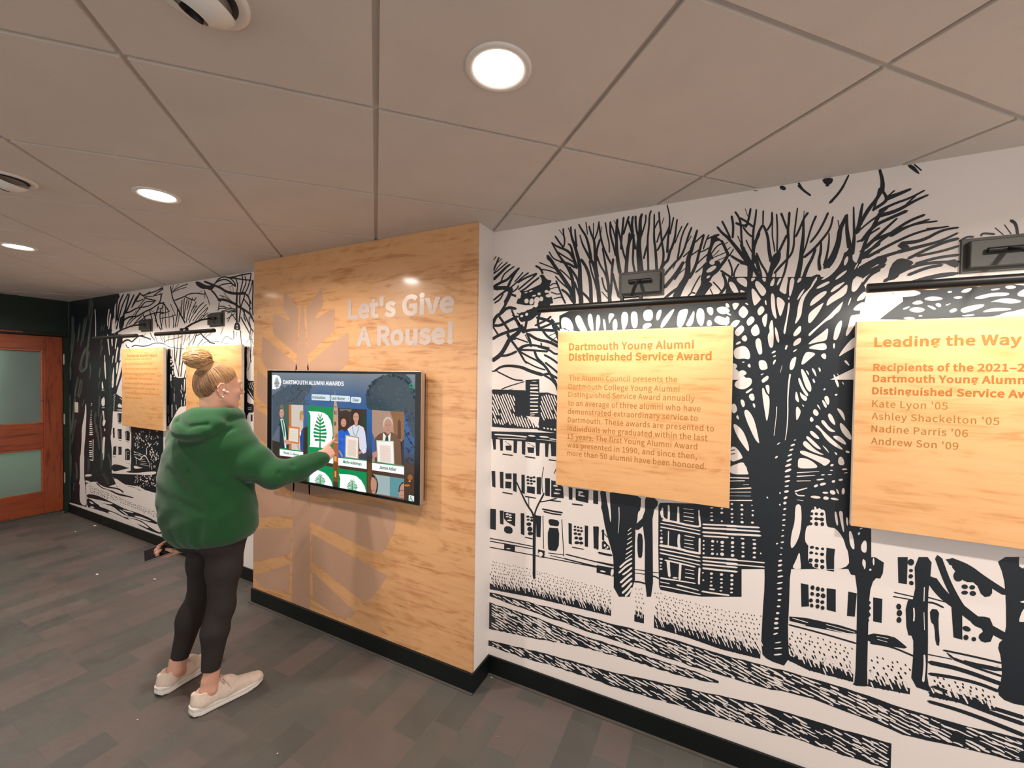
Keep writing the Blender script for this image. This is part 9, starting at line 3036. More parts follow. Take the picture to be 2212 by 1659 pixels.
def tvbox(name, x0, x1, y0, y1, z0, z1, m, bev=0.0, rb=0.0):
    mb = MB(); bm = bmesh.new(); bmesh.ops.create_cube(bm, size=1.0)
    lo, hi = Vector((x0, y0, z0)) - tvo, Vector((x1, y1, z1)) - tvo
    for v in bm.verts: v.co = Vector([(a + b) / 2 + c * (b - a) for a, b, c in zip(lo, hi, v.co)])
    if rb: bmesh.ops.bevel(bm, geom=[e for e in bm.edges if abs((e.verts[0].co - e.verts[1].co).normalized().y) > .9], offset=rb, segments=5, affect='EDGES', profile=0.5)
    if bev: bmesh.ops.bevel(bm, geom=[e for e in bm.edges if abs((e.verts[0].co - e.verts[1].co).normalized().y) < .5], offset=bev, segments=2, affect='EDGES', profile=0.5)
    mb.bm(bm, m); return mb.build(name, tv)
o = tvbox('side_trim', TX0, TX1, TY + .0045, TY + .034, TZ0, TZ1, SIL, .0012, .009); o['label'] = 'silver metal side trim'
# bezel as four mitred bars round the screen
mb = MB(); q = .0035
O = [(TX0 + q, TZ0 + q), (TX1 - q, TZ0 + q), (TX1 - q, TZ1 - q), (TX0 + q, TZ1 - q)]; I = [(SX0, SZ0), (SX1, SZ0), (SX1, SZ1), (SX0, SZ1)]
for k in range(4):
    a, b2, c, d = O[k], O[(k + 1) % 4], I[(k + 1) % 4], I[k]
    f = lambda p, y: Vector((p[0], y, p[1])) - tvo
    mb.face([f(a, TY), f(b2, TY), f(c, TY), f(d, TY)], BEZ)
    mb.face([f(a, TY + .004), f(b2, TY + .004), f(b2, TY), f(a, TY)], BEZ); mb.face([f(d, TY), f(c, TY), f(c, TY + .002), f(d, TY + .002)], BEZ)
mb.build('bezel', tv)
tvbox('back_cover', TX0 + .012, TX1 - .002, TY + .034, TY + .046, TZ0 + .02, TZ1 - .012, BEZ, .003)
tvbox('wall_mount', TX0 + .35, TX1 - .35, TY + .046, PYF, TZ0 + .16, TZ1 - .16, BLK)
mb = MB(); SC = [screen_mat(i, c) for i, c in enumerate(SCOL)]
mb.face([Vector((x, TY + .0012, z)) - tvo for x, z in ((SX0, SZ0), (SX1, SZ0), (SX1, SZ1), (SX0, SZ1))], screen_sky())
for ln in SCR_POLY.split('\n'):
    c, l, s, d = ln.split(';'); d = [int(v) / 10000 for v in d.split(',')]
    P = [(d[i] - 2, d[i + 1] + 1.3) for i in range(0, len(d), 2)]
    if s == '1': P = chaikin(P, True, 2)
    a = sum(P[i - 1][0] * P[i][1] - P[i][0] * P[i - 1][1] for i in range(len(P)))
    P = clip_poly(P if a > 0 else P[::-1], SX0, SX1, SZ0, SZ1)
    if len(P) > 2: mb.face([Vector((x, TY + .0012 - .00012 * int(l), z)) - tvo for x, z in P], SC[int(c)])
for body, c, x0, z0, x1, z1, ch, bold, lay in SCR_TXT:
    add_text(mb, body, SC[c], Vector((x0, TY + .0012 - .00012 * 9, (z0 + z1) / 2)) - tvo, x1 - x0, ch, bold=bold)
sc = mb.build('screen', tv); sc['label'] = 'lit display with award cards, names and filter buttons'

# ------------------------------------------------------------------ distance-field modelling for the person
class Field:
    def __init__(s, lo, hi, h):
        s.lo = np.array(lo, float); s.h = h
        n = [int(math.ceil((b - a) / h)) + 1 for a, b in zip(lo, hi)]
        ax = [s.lo[i] + h * np.arange(n[i]) for i in range(3)]
        s.X, s.Y, s.Z = np.meshgrid(*ax, indexing='ij'); s.X, s.Y, s.Z = (q.astype(np.float32) for q in (s.X, s.Y, s.Z))
        s.f = np.full(s.X.shape, 9.0, np.float32)
    def cap(s, a, b, ra, rb):
        a, b = np.array(a, float), np.array(b, float); d = b - a; L = max(1e-9, d @ d)
        t = np.clip(((s.X - a[0]) * d[0] + (s.Y - a[1]) * d[1] + (s.Z - a[2]) * d[2]) / L, 0, 1)
        return np.sqrt((s.X - a[0] - t * d[0]) ** 2 + (s.Y - a[1] - t * d[1]) ** 2 + (s.Z - a[2] - t * d[2]) ** 2) - (ra + (rb - ra) * t)
    def ell(s, c, r, R=None):
        x, y, z = s.X - c[0], s.Y - c[1], s.Z - c[2]
        if R is not None:
            x, y, z = (R[0][0] * x + R[0][1] * y + R[0][2] * z, R[1][0] * x + R[1][1] * y + R[1][2] * z, R[2][0] * x + R[2][1] * y + R[2][2] * z)
        k0 = np.sqrt((x / r[0]) ** 2 + (y / r[1]) ** 2 + (z / r[2]) ** 2); k1 = np.sqrt((x / r[0] ** 2) ** 2 + (y / r[1] ** 2) ** 2 + (z / r[2] ** 2) ** 2)
        return k0 * (k0 - 1) / np.maximum(k1, 1e-6)
    def add(s, d, k=0.0):
        if k <= 0: s.f = np.minimum(s.f, d)
        else:
            h = np.maximum(k - np.abs(s.f - d), 0) / k; s.f = np.minimum(s.f, d) - h * h * k * .25
    def sub(s, d, k=0.0):
        d = -d
        if k <= 0: s.f = np.maximum(s.f, d)
        else:
            h = np.maximum(k - np.abs(s.f - d), 0) / k; s.f = np.maximum(s.f, d) + h * h * k * .25
    def chain(s, P, R, k=0.01):
        for i in range(len(P) - 1): s.add(s.cap(P[i], P[i + 1], R[i], R[i + 1]), k)
    def crease(s, P, w, amp):
        """a soft groove (amp > 0) or ridge (amp < 0) along a polyline"""
        d = None
        for a, b in zip(P, P[1:]):
            q = s.cap(a, b, 0, 0); d = q if d is None else np.minimum(d, q)
        s.f = s.f + amp * np.exp(-(d / w) ** 2)
    def mesh(s):
        """naive surface nets"""
        f = s.f; inside = f < 0; n = f.shape
        total = np.zeros(tuple(k - 1 for k in n), np.int16)
        block = lambda i, j, k: (slice(i, n[0] - 1 + i), slice(j, n[1] - 1 + j), slice(k, n[2] - 1 + k))
        corners = [(i, j, k) for i in (0, 1) for j in (0, 1) for k in (0, 1)]
        for corner in corners: total += inside[block(*corner)]
        active = (total > 0) & (total < 8); number = np.full(active.shape, -1, np.int64); cells = np.argwhere(active); number[active] = np.arange(len(cells))
        value = {corner: f[tuple((cells + corner).T)] for corner in corners}
        place = np.zeros((len(cells), 3)); count = np.zeros(len(cells))
        for corner in corners:
            for axis in range(3):
                if corner[axis]: continue
                other = list(corner); other[axis] = 1; other = tuple(other); fa, fb = value[corner], value[other]; m = (fa < 0) != (fb < 0)
                t = np.where(m, fa / np.where(m, fa - fb, 1), 0)
                point = np.repeat(np.array(corner, float)[None], len(cells), 0); point[:, axis] += t
                place[m] += point[m]; count[m] += 1
        verts = s.lo + s.h * (cells + place / count[:, None]); faces = []
        for axis in range(3):
            u, w = [(1, 2), (2, 0), (0, 1)][axis]
            A = np.take(inside, range(n[axis] - 1), axis); B = np.take(inside, range(1, n[axis]), axis)
            edge = np.argwhere(A != B); ok = (edge[:, u] > 0) & (edge[:, w] > 0) & (edge[:, u] < n[u] - 1) & (edge[:, w] < n[w] - 1); edge = edge[ok]
            step_u = np.zeros(3, int); step_u[u] = 1; step_w = np.zeros(3, int); step_w[w] = 1
            Q = np.stack([number[tuple((edge - o).T)] for o in (step_u * 0, step_u, step_u + step_w, step_w)], 1); flip = ~A[tuple(edge.T)]
            Q[flip] = Q[flip][:, ::-1]; faces.append(Q)
        quads = np.concatenate(faces); quads = quads[(quads >= 0).all(1)]
        return verts, quads
def smooth_mesh(V, F, it=2, lam=0.5):
    V = V.copy(); E = np.concatenate([F[:, [i, (i + 1) % 4]] for i in range(4)]); E = np.concatenate([E, E[:, ::-1]])
    deg = np.bincount(E[:, 0], minlength=len(V))[:, None]
    for k in range(it * 2):
        S = np.stack([np.bincount(E[:, 0], weights=V[E[:, 1], i], minlength=len(V)) for i in range(3)], 1) / np.maximum(deg, 1)
        V += (lam if k % 2 == 0 else -lam * 1.02) * (S - V)
    return V
def frame(F, U=(0, 0, 1)):
    F = np.array(F, float); F /= np.linalg.norm(F); U = np.array(U, float); S = np.cross(F, U); S /= np.linalg.norm(S); U = np.cross(S, F)
    return F, S, U

person = thing('person', 'blonde woman with hair bun in green hoodie pointing at the touch screen', 'person', (-2.36, -0.78, 0))
PO = np.array(person.location)
def add_field(mb, fld, m, it=2):
    V, F = fld.mesh(); V = smooth_mesh(V, F, it) - PO
    mb.mesh(V.tolist(), F.tolist(), m, True)

SKIN = mat('skin', (222, 168, 144), 0.5, vary=0.05, scale=12, bump=0.05, bscale=500, sss=0.15)
SKINW = SKIN
HOOD = mat('green_fleece', (30, 76, 42), 0.9, vary=0.07, scale=9, bump=0.35, bscale=420, dist=0.0012, sheen=0.25, spec=0.2)
LEG = mat('black_legging', (50, 45, 44), 0.75, vary=0.06, scale=20, bump=0.15, bscale=500, dist=0.0006, spec=0.25)
SHOEU = mat('cream_knit', (222, 204, 190), 0.8, vary=0.06, scale=60, bump=0.35, bscale=380, dist=0.001, spec=0.3)
SOLE = mat('white_sole', (236, 230, 222), 0.55, vary=0.03, scale=30)
HAIRS = [mat('hair_light', (214, 172, 122), 0.40, vary=0.10, scale=30), mat('hair_mid', (184, 142, 100), 0.42, vary=0.10, scale=30), mat('hair_dark', (160, 122, 86), 0.45, vary=0.10, scale=30), mat('hair_brown', (124, 95, 70), 0.5, vary=0.10, scale=30)]

# joints in the room (metres), first placed from image pixels at judged depths
SHR, ELR, WRR, TIP = np.array((-2.225, -.752, 1.308)), np.array((-2.055, -.625, 1.135)), np.array((-1.985, -.395, 1.190)), np.array((-2.043, -.2515, 1.275))
SHL, ELL_, WRL = np.array((-2.505, -.785, 1.325)), np.array((-2.560, -.825, 1.06)), np.array((-2.530, -.825, .80))
NECK = np.array((-2.328, -.772, 1.450)); HOODC = np.array((-2.318, -.757, 1.455))
FT, ST, UT = frame((-.30, .954, 0))           # torso facing
HF, HS, HU = frame((.16, .985, -.06))         # head facing
HC = np.array((-2.323, -.751, 1.587))         # between the ears
def hd(f, s, u): return HC + HF * f + HS * s + HU * u
HR = np.array([HF, HS, HU])

# ---- skin: head, neck, hands, ankles in one mesh
skin = MB()
fld = Field(HC - (.16, .16, .20), HC + (.16, .18, .16), 0.0028)
fld.add(fld.ell(hd(-.012, 0, .040), (.092, .071, .082), HR)); fld.add(fld.ell(hd(.036, 0, -.022), (.062, .058, .082), HR), .03)
fld.add(fld.ell(hd(.040, 0, -.062), (.048, .050, .050), HR), .025); fld.add(fld.ell(hd(.078, 0, -.098), (.020, .022, .017), HR), .022)
for s in (-1, 1):
    fld.add(fld.cap(hd(.005, s * .056, -.055), hd(.068, s * .018, -.098), .013, .012), .022)     # jaw line
    fld.add(fld.ell(hd(.066, s * .040, -.020), (.022, .021, .020), HR), .02)                      # cheekbone
fld.add(fld.ell(hd(.080, 0, .030), (.016, .046, .018), HR), .02)                                  # brow
for s in (-1, 1): fld.sub(fld.ell(hd(.101, s * .031, .008), (.014, .017, .011), HR), .012)        # eye sockets
fld.add(fld.cap(hd(.092, 0, .016), hd(.117, 0, -.020), .0065, .0085), .010)                       # nose
for s in (-1, 1): fld.add(fld.ell(hd(.106, s * .010, -.025), (.010, .007, .007), HR), .006); fld.sub(fld.ell(hd(.110, s * .006, -.032), (.005, .0032, .004), HR), .003)
fld.add(fld.ell(hd(.096, 0, -.051), (.009, .020, .0055), HR), .006); fld.add(fld.ell(hd(.094, 0, -.061), (.009, .018, .006), HR), .006)
fld.crease([hd(.106, -.02, -.056), hd(.109, 0, -.0555), hd(.106, .02, -.056)], .003, .003)
for s in (-1, 1): fld.add(fld.ell(hd(.086, s * .031, .007), (.0125, .0125, .0115), HR), .003)     # eyeballs under lids
for s in (-1, 1):                                                                                 # ears
    fld.add(fld.ell(hd(-.012, s * .072, -.010), (.017, .006, .030), HR), .008)
    P = [hd(.003, s * .074, -.002), hd(-.004, s * .078, .018), hd(-.018, s * .080, .019), hd(-.030, s * .080, .002), hd(-.026, s * .079, -.020), hd(-.014, s * .076, -.040)]
    fld.chain(P, [.0042] * 6, .004); fld.add(fld.ell(hd(-.010, s * .076, -.040), (.008, .005, .010), HR), .005)
    fld.sub(fld.ell(hd(-.008, s * .079, -.012), (.009, .006, .012), HR), .004)
nb = NECK + FT * .0
fld.add(fld.cap(hd(-.028, 0, -.045), nb + np.array((0, 0, -.06)), .052, .056), .03)
add_field(skin, fld, SKIN, 1)

def hand(mb, W, D, N, curl, spread, thumb, scale=1.0, mirror=1):
    """W wrist, D towards the knuckles, N back of the hand; curl per finger (three bends), index first"""
    D = np.array(D, float); D /= np.linalg.norm(D); N = np.array(N, float); N -= D * (N @ D); N /= np.linalg.norm(N); T = np.cross(D, N) * mirror  # towards the thumb
    P = lambda d, n, t: W + scale * (D * d + N * n + T * t)
    fl = Field(W - .17, W + .17, 0.0026) if False else None
    pts = []
    base = [(.088, .004, .027), (.091, .006, .009), (.086, .004, -.010), (.078, .001, -.028)]
    seg = [(.044, .026, .021), (.048, .030, .022), (.045, .028, .021), (.035, .021, .018)]
    rad = [(.0098, .0086, .0072), (.0102, .0088, .0074), (.0096, .0084, .0070), (.0086, .0074, .0062)]
    chains = []
    for i in range(4):
        p = P(*base[i]); a = 0.0; ch = [p]; side = spread[i]
        for j in range(3):
            a += curl[i][j]
            d = D * math.cos(a) - N * math.sin(a); d = d + T * side * math.cos(a); d /= np.linalg.norm(d)
            p = p + d * seg[i][j] * scale; ch.append(p)
        chains.append((ch, [rad[i][0] * 1.08] + list(rad[i])))
    tp = [P(.022, -.006, .030), P(*thumb[0]), P(*thumb[1]), P(*thumb[2])]
    allp = np.array([q for c, _ in chains for q in c] + tp + [W, W - D * .06])
    fl = Field(allp.min(0) - .03, allp.max(0) + .03, 0.0024)
    fl.add(fl.cap(W - D * .028, W + D * .01, .024, .024)); 
    Rm = np.array([D, N, T])
    fl.add(fl.ell(P(.050, 0, -.001), (.052 * scale, .0155 * scale, .040 * scale), Rm), .012)
    for i in range(4):
        fl.add(fl.cap(P(.03, .001, base[i][2] * .7), P(*base[i]), .012 * scale, .0108 * scale), .010)
        fl.add(fl.ell(P(base[i][0], base[i][1] + .004, base[i][2]), (.010, .008, .008), Rm), .006)
    for ch, rr in chains:
        g = None
        for a in range(3):
            q = fl.cap(ch[a], ch[a + 1], rr[a] * scale, rr[a + 1] * scale); g = q if g is None else np.minimum(g, q)
        fl.add(g, .0035)
    fl.add(fl.cap(tp[0], tp[1], .0165 * scale, .0125 * scale), .012); fl.add(fl.cap(tp[1], tp[2], .0118 * scale, .0098 * scale), .004); fl.add(fl.cap(tp[2], tp[3], .0098 * scale, .0078 * scale), .004)
    if mb is not None: add_field(mb, fl, SKIN, 1)
    return chains, tp
# right hand: index finger out, touching the screen, the others folded into the palm
dirH = np.array((-.24, .84, .42)); NRM = np.array((.82, -.28, .50))
C = [(-.05, .15, .10), (1.05, 1.45, .8), (1.15, 1.5, .8), (1.2, 1.5, .8)]
TH = ((.050, -.022, .036), (.075, -.030, .022), (.090, -.034, .004))
ch0 = hand(None, WRR, dirH, NRM, C, (.0, .0, 0, 0), TH, 0.95, -1)[0][0][0]
WH = WRR + TIP - (ch0[3] + (ch0[3] - ch0[2]) / np.linalg.norm(ch0[3] - ch0[2]) * .0066)
hand(skin, WH, dirH, NRM, C, (.0, .0, 0, 0), TH, 0.95, -1)
WRR = WH - (WH - ELR) / np.linalg.norm(WH - ELR) * .004
# left hand below the hem, closed round the phone
LW = np.array((-2.482, -.822, .752)); LD = np.array((-.42, -.86, -.20)); LN = np.array((-.42, .28, -.86))
hL, tL = hand(skin, LW, LD, LN, [(.6, 1.1, .8), (.65, 1.1, .8), (.7, 1.15, .8), (.75, 1.15, .8)], (.05, .02, -.02, -.05), ((.040, -.020, .040), (.062, -.036, .036), (.082, -.040, .020)), 0.92, 1)
# ankles and shins inside the leggings
RANK, LANK = np.array((-2.217, -.846, .09)), np.array((-2.522, -.846, .09))
for A, Kn in ((RANK, np.array((-2.222, -.80, .47))), (LANK, np.array((-2.475, -.775, .455)))):
    f2 = Field(A - (.08, .09, .09), A + (.09, .12, .16), .003)
    up = A + (Kn - A) * .36
    f2.add(f2.cap(A, up, .034, .036)); f2.add(f2.cap(A + (0, -.012, -.03), A + (0, -.016, .05), .026, .018), .02); f2.add(f2.cap(A, A + (0, .030, -.040), .032, .026), .02)
    for s in (-1, 1): f2.add(f2.ell(A + (s * .030, .004, .0), (.011, .013, .014)), .012)
    add_field(skin, f2, SKIN, 1)
# the covered trunk and limbs, so that the body is one continuous surface
covered_trunk = Field((-2.70, -1.0, .12), (-1.92, -.36, 1.52), .006)
covered_trunk.chain([NECK + (0, 0, -.02), NECK + (0, 0, -.10), np.array((-2.35, -.775, 1.20)), np.array((-2.345, -.765, .90))], [.05, .07, .10, .10], .04)
covered_trunk.chain([NECK + (0, 0, -.12), SHR, ELR, WRR + (WRR - ELR) * .04], [.05, .045, .038, .026], .03); covered_trunk.chain([NECK + (0, 0, -.12), SHL, ELL_, LW - LD / np.linalg.norm(LD) * .02], [.05, .045, .036, .024], .03)
for A, Kn, Hp in ((RANK, np.array((-2.222, -.80, .47)), np.array((-2.275, -.755, .82))), (LANK, np.array((-2.475, -.775, .455)), np.array((-2.415, -.765, .82)))):
    covered_trunk.chain([A + (Kn - A) * .25, A + (Kn - A) * .65, Kn, Hp], [.033, .040, .042, .062], .02)
add_field(skin, covered_trunk, SKIN, 0)
tmp = skin.build('skin_pieces'); rm = tmp.modifiers.new('remesh', 'REMESH'); rm.mode = 'VOXEL'; rm.voxel_size = 0.0026
dg = bpy.context.evaluated_depsgraph_get(); dg.update(); me = bpy.data.meshes.new_from_object(tmp.evaluated_get(dg)); bpy.data.objects.remove(tmp)
V = np.empty(len(me.vertices) * 3); me.vertices.foreach_get('co', V); V = V.reshape(-1, 3)
F = np.array([tuple(q.vertices) if len(q.vertices) == 4 else tuple(q.vertices) + (q.vertices[-1],) for q in me.polygons]); V = smooth_mesh(V, F, 1)
me.vertices.foreach_set('co', V.ravel()); me.polygons.foreach_set('use_smooth', np.ones(len(me.polygons), bool)); me.materials.clear(); me.materials.append(SKIN); me.update(); me.name = 'body'
body = bpy.data.objects.new('body', me); COL.objects.link(body); body.parent = person

# ---- leggings
PELVIS = np.array((-2.345, -.75, .85)); RH, RK, RHEM = np.array((-2.262, -.745, .80)), np.array((-2.225, -.790, .475)), np.array((-2.216, -.842, .185))
LH, LK, LHEM = np.array((-2.425, -.757, .80)), np.array((-2.472, -.768, .455)), np.array((-2.516, -.836, .148))
fld = Field((-2.64, -.98, .10), (-2.08, -.56, .98), .0045)
fld.add(fld.ell(PELVIS + (0, 0, .02), (.165, .12, .15), np.array([ST, FT, UT])))
for Hh, K, E, s in ((RH, RK, RHEM, 1), (LH, LK, LHEM, -1)):
    g = 1.0 if s > 0 else .90; fld.add(fld.cap(Hh, Hh + (K - Hh) * .45, .090 * g, .076 * g), .04); fld.add(fld.cap(Hh + (K - Hh) * .45, K, .076 * g, .055 * g), .03)
    cm = K + (E - K) * .38
    fld.add(fld.cap(K, cm + (0, -.006, 0), .054 * g, .057), .03); fld.add(fld.cap(cm + (0, -.006, 0), E, .057, .040), .02)
    fld.add(fld.ell(cm + (0, -.026, .01), (.044, .036, .085)), .03); fld.add(fld.ell(K + (0, .020, .0), (.036, .030, .06)), .04)
    d = (E - K) / np.linalg.norm(E - K); pl = (fld.X - E[0]) * d[0] + (fld.Y - E[1]) * d[1] + (fld.Z - E[2]) * d[2]
    far = (np.abs(fld.X - E[0]) < .10)
    fld.f = np.where(far, np.maximum(fld.f, pl), fld.f)
fld.add(fld.ell(PELVIS + FT * -.075 + ST * .075 + (0, 0, -.02), (.09, .075, .09), np.array([ST, FT, UT])), .05); fld.add(fld.ell(PELVIS + FT * -.075 - ST * .075 + (0, 0, -.02), (.09, .075, .09), np.array([ST, FT, UT])), .05)
mb = MB(); add_field(mb, fld, LEG, 1); lg = mb.build('leggings', person); lg['label'] = 'cropped charcoal leggings'

# ---- hoodie
fld = Field((-2.80, -1.10, .74), (-1.90, -.33, 1.56), .0055)
zs = np.array([.785, .80, .84, .90, 1.0, 1.12, 1.24, 1.32, 1.38, 1.43, 1.47])
av = np.array([.176, .192, .218, .230, .232, .226, .216, .200, .165, .115, .085]); bv = np.array([.135, .148, .172, .176, .170, .160, .152, .140, .118, .095, .080])
cx = np.array([-2.342, -2.342, -2.345, -2.352, -2.360, -2.364, -2.358, -2.345, -2.332, -2.322, -2.316]); cy = np.array([-.765, -.765, -.768, -.772, -.780, -.783, -.778, -.768, -.760, -.752, -.75])
zz = np.clip(fld.Z + .05 * ((fld.X + 2.345) * -ST[0] + (fld.Y + .77) * -ST[1]), zs[0] - .2, zs[-1] + .2)     # hem a little higher on her right
a, b, x0, y0 = (np.interp(fld.Z, zs, v) for v in (av, bv, cx, cy))
u = ((fld.X - x0) * ST[0] + (fld.Y - y0) * ST[1]) / a; w = ((fld.X - x0) * FT[0] + (fld.Y - y0) * FT[1]) / b
rad = (np.abs(u) ** 2.3 + np.abs(w) ** 2.3) ** (1 / 2.3)
d = (rad - 1) * np.minimum(a, b) * .9
tilt = fld.Z - .10 * ((fld.X + 2.345) * ST[0] + (fld.Y + .77) * ST[1])
d = np.maximum(d, .790 - tilt); d = np.maximum(d, fld.Z - 1.475)
fld.add(d)
fld.add(fld.cap(NECK + ST * .05 + (0, 0, -.07), SHR, .065, .080), .06); fld.add(fld.cap(NECK - ST * .05 + (0, 0, -.07), SHL, .065, .080), .06)
fld.add(fld.cap(SHR, SHR + (ELR - SHR) * .55 + (0, 0, -.012), .083, .084), .05); fld.add(fld.cap(SHR + (ELR - SHR) * .55 + (0, 0, -.012), ELR, .084, .072), .03)
mid = ELR + (WRR - ELR) * .5 + (0, 0, -.012)
fld.add(fld.cap(ELR, mid, .073, .066), .03); fld.add(fld.cap(mid, WRR - (WRR - ELR) * .10, .066, .049), .02); fld.add(fld.cap(WRR - (WRR - ELR) * .14, WRR + (WRR - ELR) * .02, .042, .040), .012)
fld.add(fld.cap(SHL, ELL_, .086, .074), .05); fld.add(fld.cap(ELL_, WRL + (0, 0, .05), .074, .056), .03); fld.add(fld.cap(WRL + (0, 0, .05), WRL + (0, 0, .0), .046, .043), .012)
# hood lying on the back and round the neck
Tn = lambda s, f, z: HOODC + ST * s + FT * f + np.array((0, 0, z))
ring = [Tn(.088 * math.sin(t), -.010 - .088 * math.cos(t), -.012 + .022 * (1 - math.cos(t)) * .5 * 0 - .018 * math.cos(t) * 0) for t in np.linspace(-2.75, 2.75, 15)]
fld.chain(ring, [.030] * 4 + [.036] * 7 + [.030] * 4, .02)
fld.add(fld.ell(Tn(-.005, -.105, -.045), (.135, .068, .062), np.array([ST, FT, UT])), .03)
fld.add(fld.ell(Tn(.0, -.145, -.078), (.110, .050, .050), np.array([ST, FT, UT])), .03)
fld.add(fld.ell(Tn(.064, -.008, -.026), (.038, .066, .034), np.array([ST, FT, UT])), .03); fld.add(fld.ell(Tn(-.078, .0, -.035), (.040, .070, .036), np.array([ST, FT, UT])), .03)
# neck opening
fld.sub(fld.cap(NECK + (0.004, .008, -.03), NECK + (0.012, .025, .14), .060, .078), .012); fld.sub(fld.ell(NECK + FT * .13 + (0.02, 0, .075), (.12, .12, .075)), .02)
# folds
fld.crease([Tn(-.155, -.08, -.10), Tn(-.10, -.165, -.135), Tn(.0, -.185, -.148), Tn(.10, -.155, -.125), Tn(.14, -.06, -.075)], .014, .014)
fld.crease([Tn(-.06, -.16, -.03), Tn(.02, -.185, -.055), Tn(.09, -.15, -.045)], .014, .010); fld.crease([Tn(-.09, -.15, -.065), Tn(0, -.205, -.095), Tn(.08, -.18, -.09)], .014, -.006)
fld.crease([Tn(-.03, -.12, .0), Tn(.02, -.14, -.012), Tn(.06, -.13, -.01)], .010, .008)
fld.crease([Tn(-.10, -.10, -.02), Tn(-.12, -.13, -.07)], .014, .007)
G = lambda t, n: ELR * 0 + n
fld.crease([SHR + (-.05, -.09, -.09), SHR + (.02, -.06, -.15), SHR + (.10, -.01, -.19), ELR + (.01, -.05, -.02)], .020, .006)
fld.crease([SHR + (-.08, -.09, -.15), SHR + (-.01, -.05, -.20), SHR + (.06, .0, -.24)], .018, .005)
fld.crease([SHR + (-.07, -.11, -.02), SHR + (-.08, -.11, -.12), SHR + (-.11, -.11, -.24)], .024, .007)
fld.crease([ELR + (.07, -.02, .02), ELR + (.05, .03, -.04)], .012, .006); fld.crease([ELR + (.075, .05, .05), ELR + (.06, .09, -.01)], .012, .007); fld.crease([ELR + (.05, .12, .06), ELR + (.06, .13, .0)], .011, .006)
fld.crease([ELR + (.02, .07, .075), ELR + (.06, .11, .04)], .012, .006)
fld.crease([Tn(-.19, -.05, -.22), Tn(-.175, -.10, -.35), Tn(-.165, -.11, -.50), Tn(-.16, -.10, -.64)], .016, .014)     # sleeve against the body
for k, (s0, s1, z0, z1, am) in enumerate(((-.10, -.06, -.55, -.66, .006), (-.02, .0, -.50, -.665, .005), (.06, .05, -.52, -.665, .006), (.13, .11, -.46, -.665, .006), (.18, .15, -.40, -.66, .006), (-.06, .06, -.40, -.47, .005), (.0, .15, -.28, -.36, .006), (-.12, .0, -.27, -.36, .004))):
    fld.crease([Tn(s0, -.155, z0), Tn((s0 + s1) / 2, -.17, (z0 + z1) / 2), Tn(s1, -.15, z1)], .020, am)
nz = np.sin(31 * fld.X + 2.3 * np.sin(17 * fld.Z)) * np.sin(23 * fld.Z + 1.7 * np.sin(13 * fld.Y + 9 * fld.X)); fld.f = fld.f + .0028 * nz
fld.f = np.maximum(fld.f, 0.0) * 0 + fld.f
mb = MB(); add_field(mb, fld, HOOD, 2); hoodie = mb.build('hoodie', person); hoodie['label'] = 'dark green pullover hoodie'

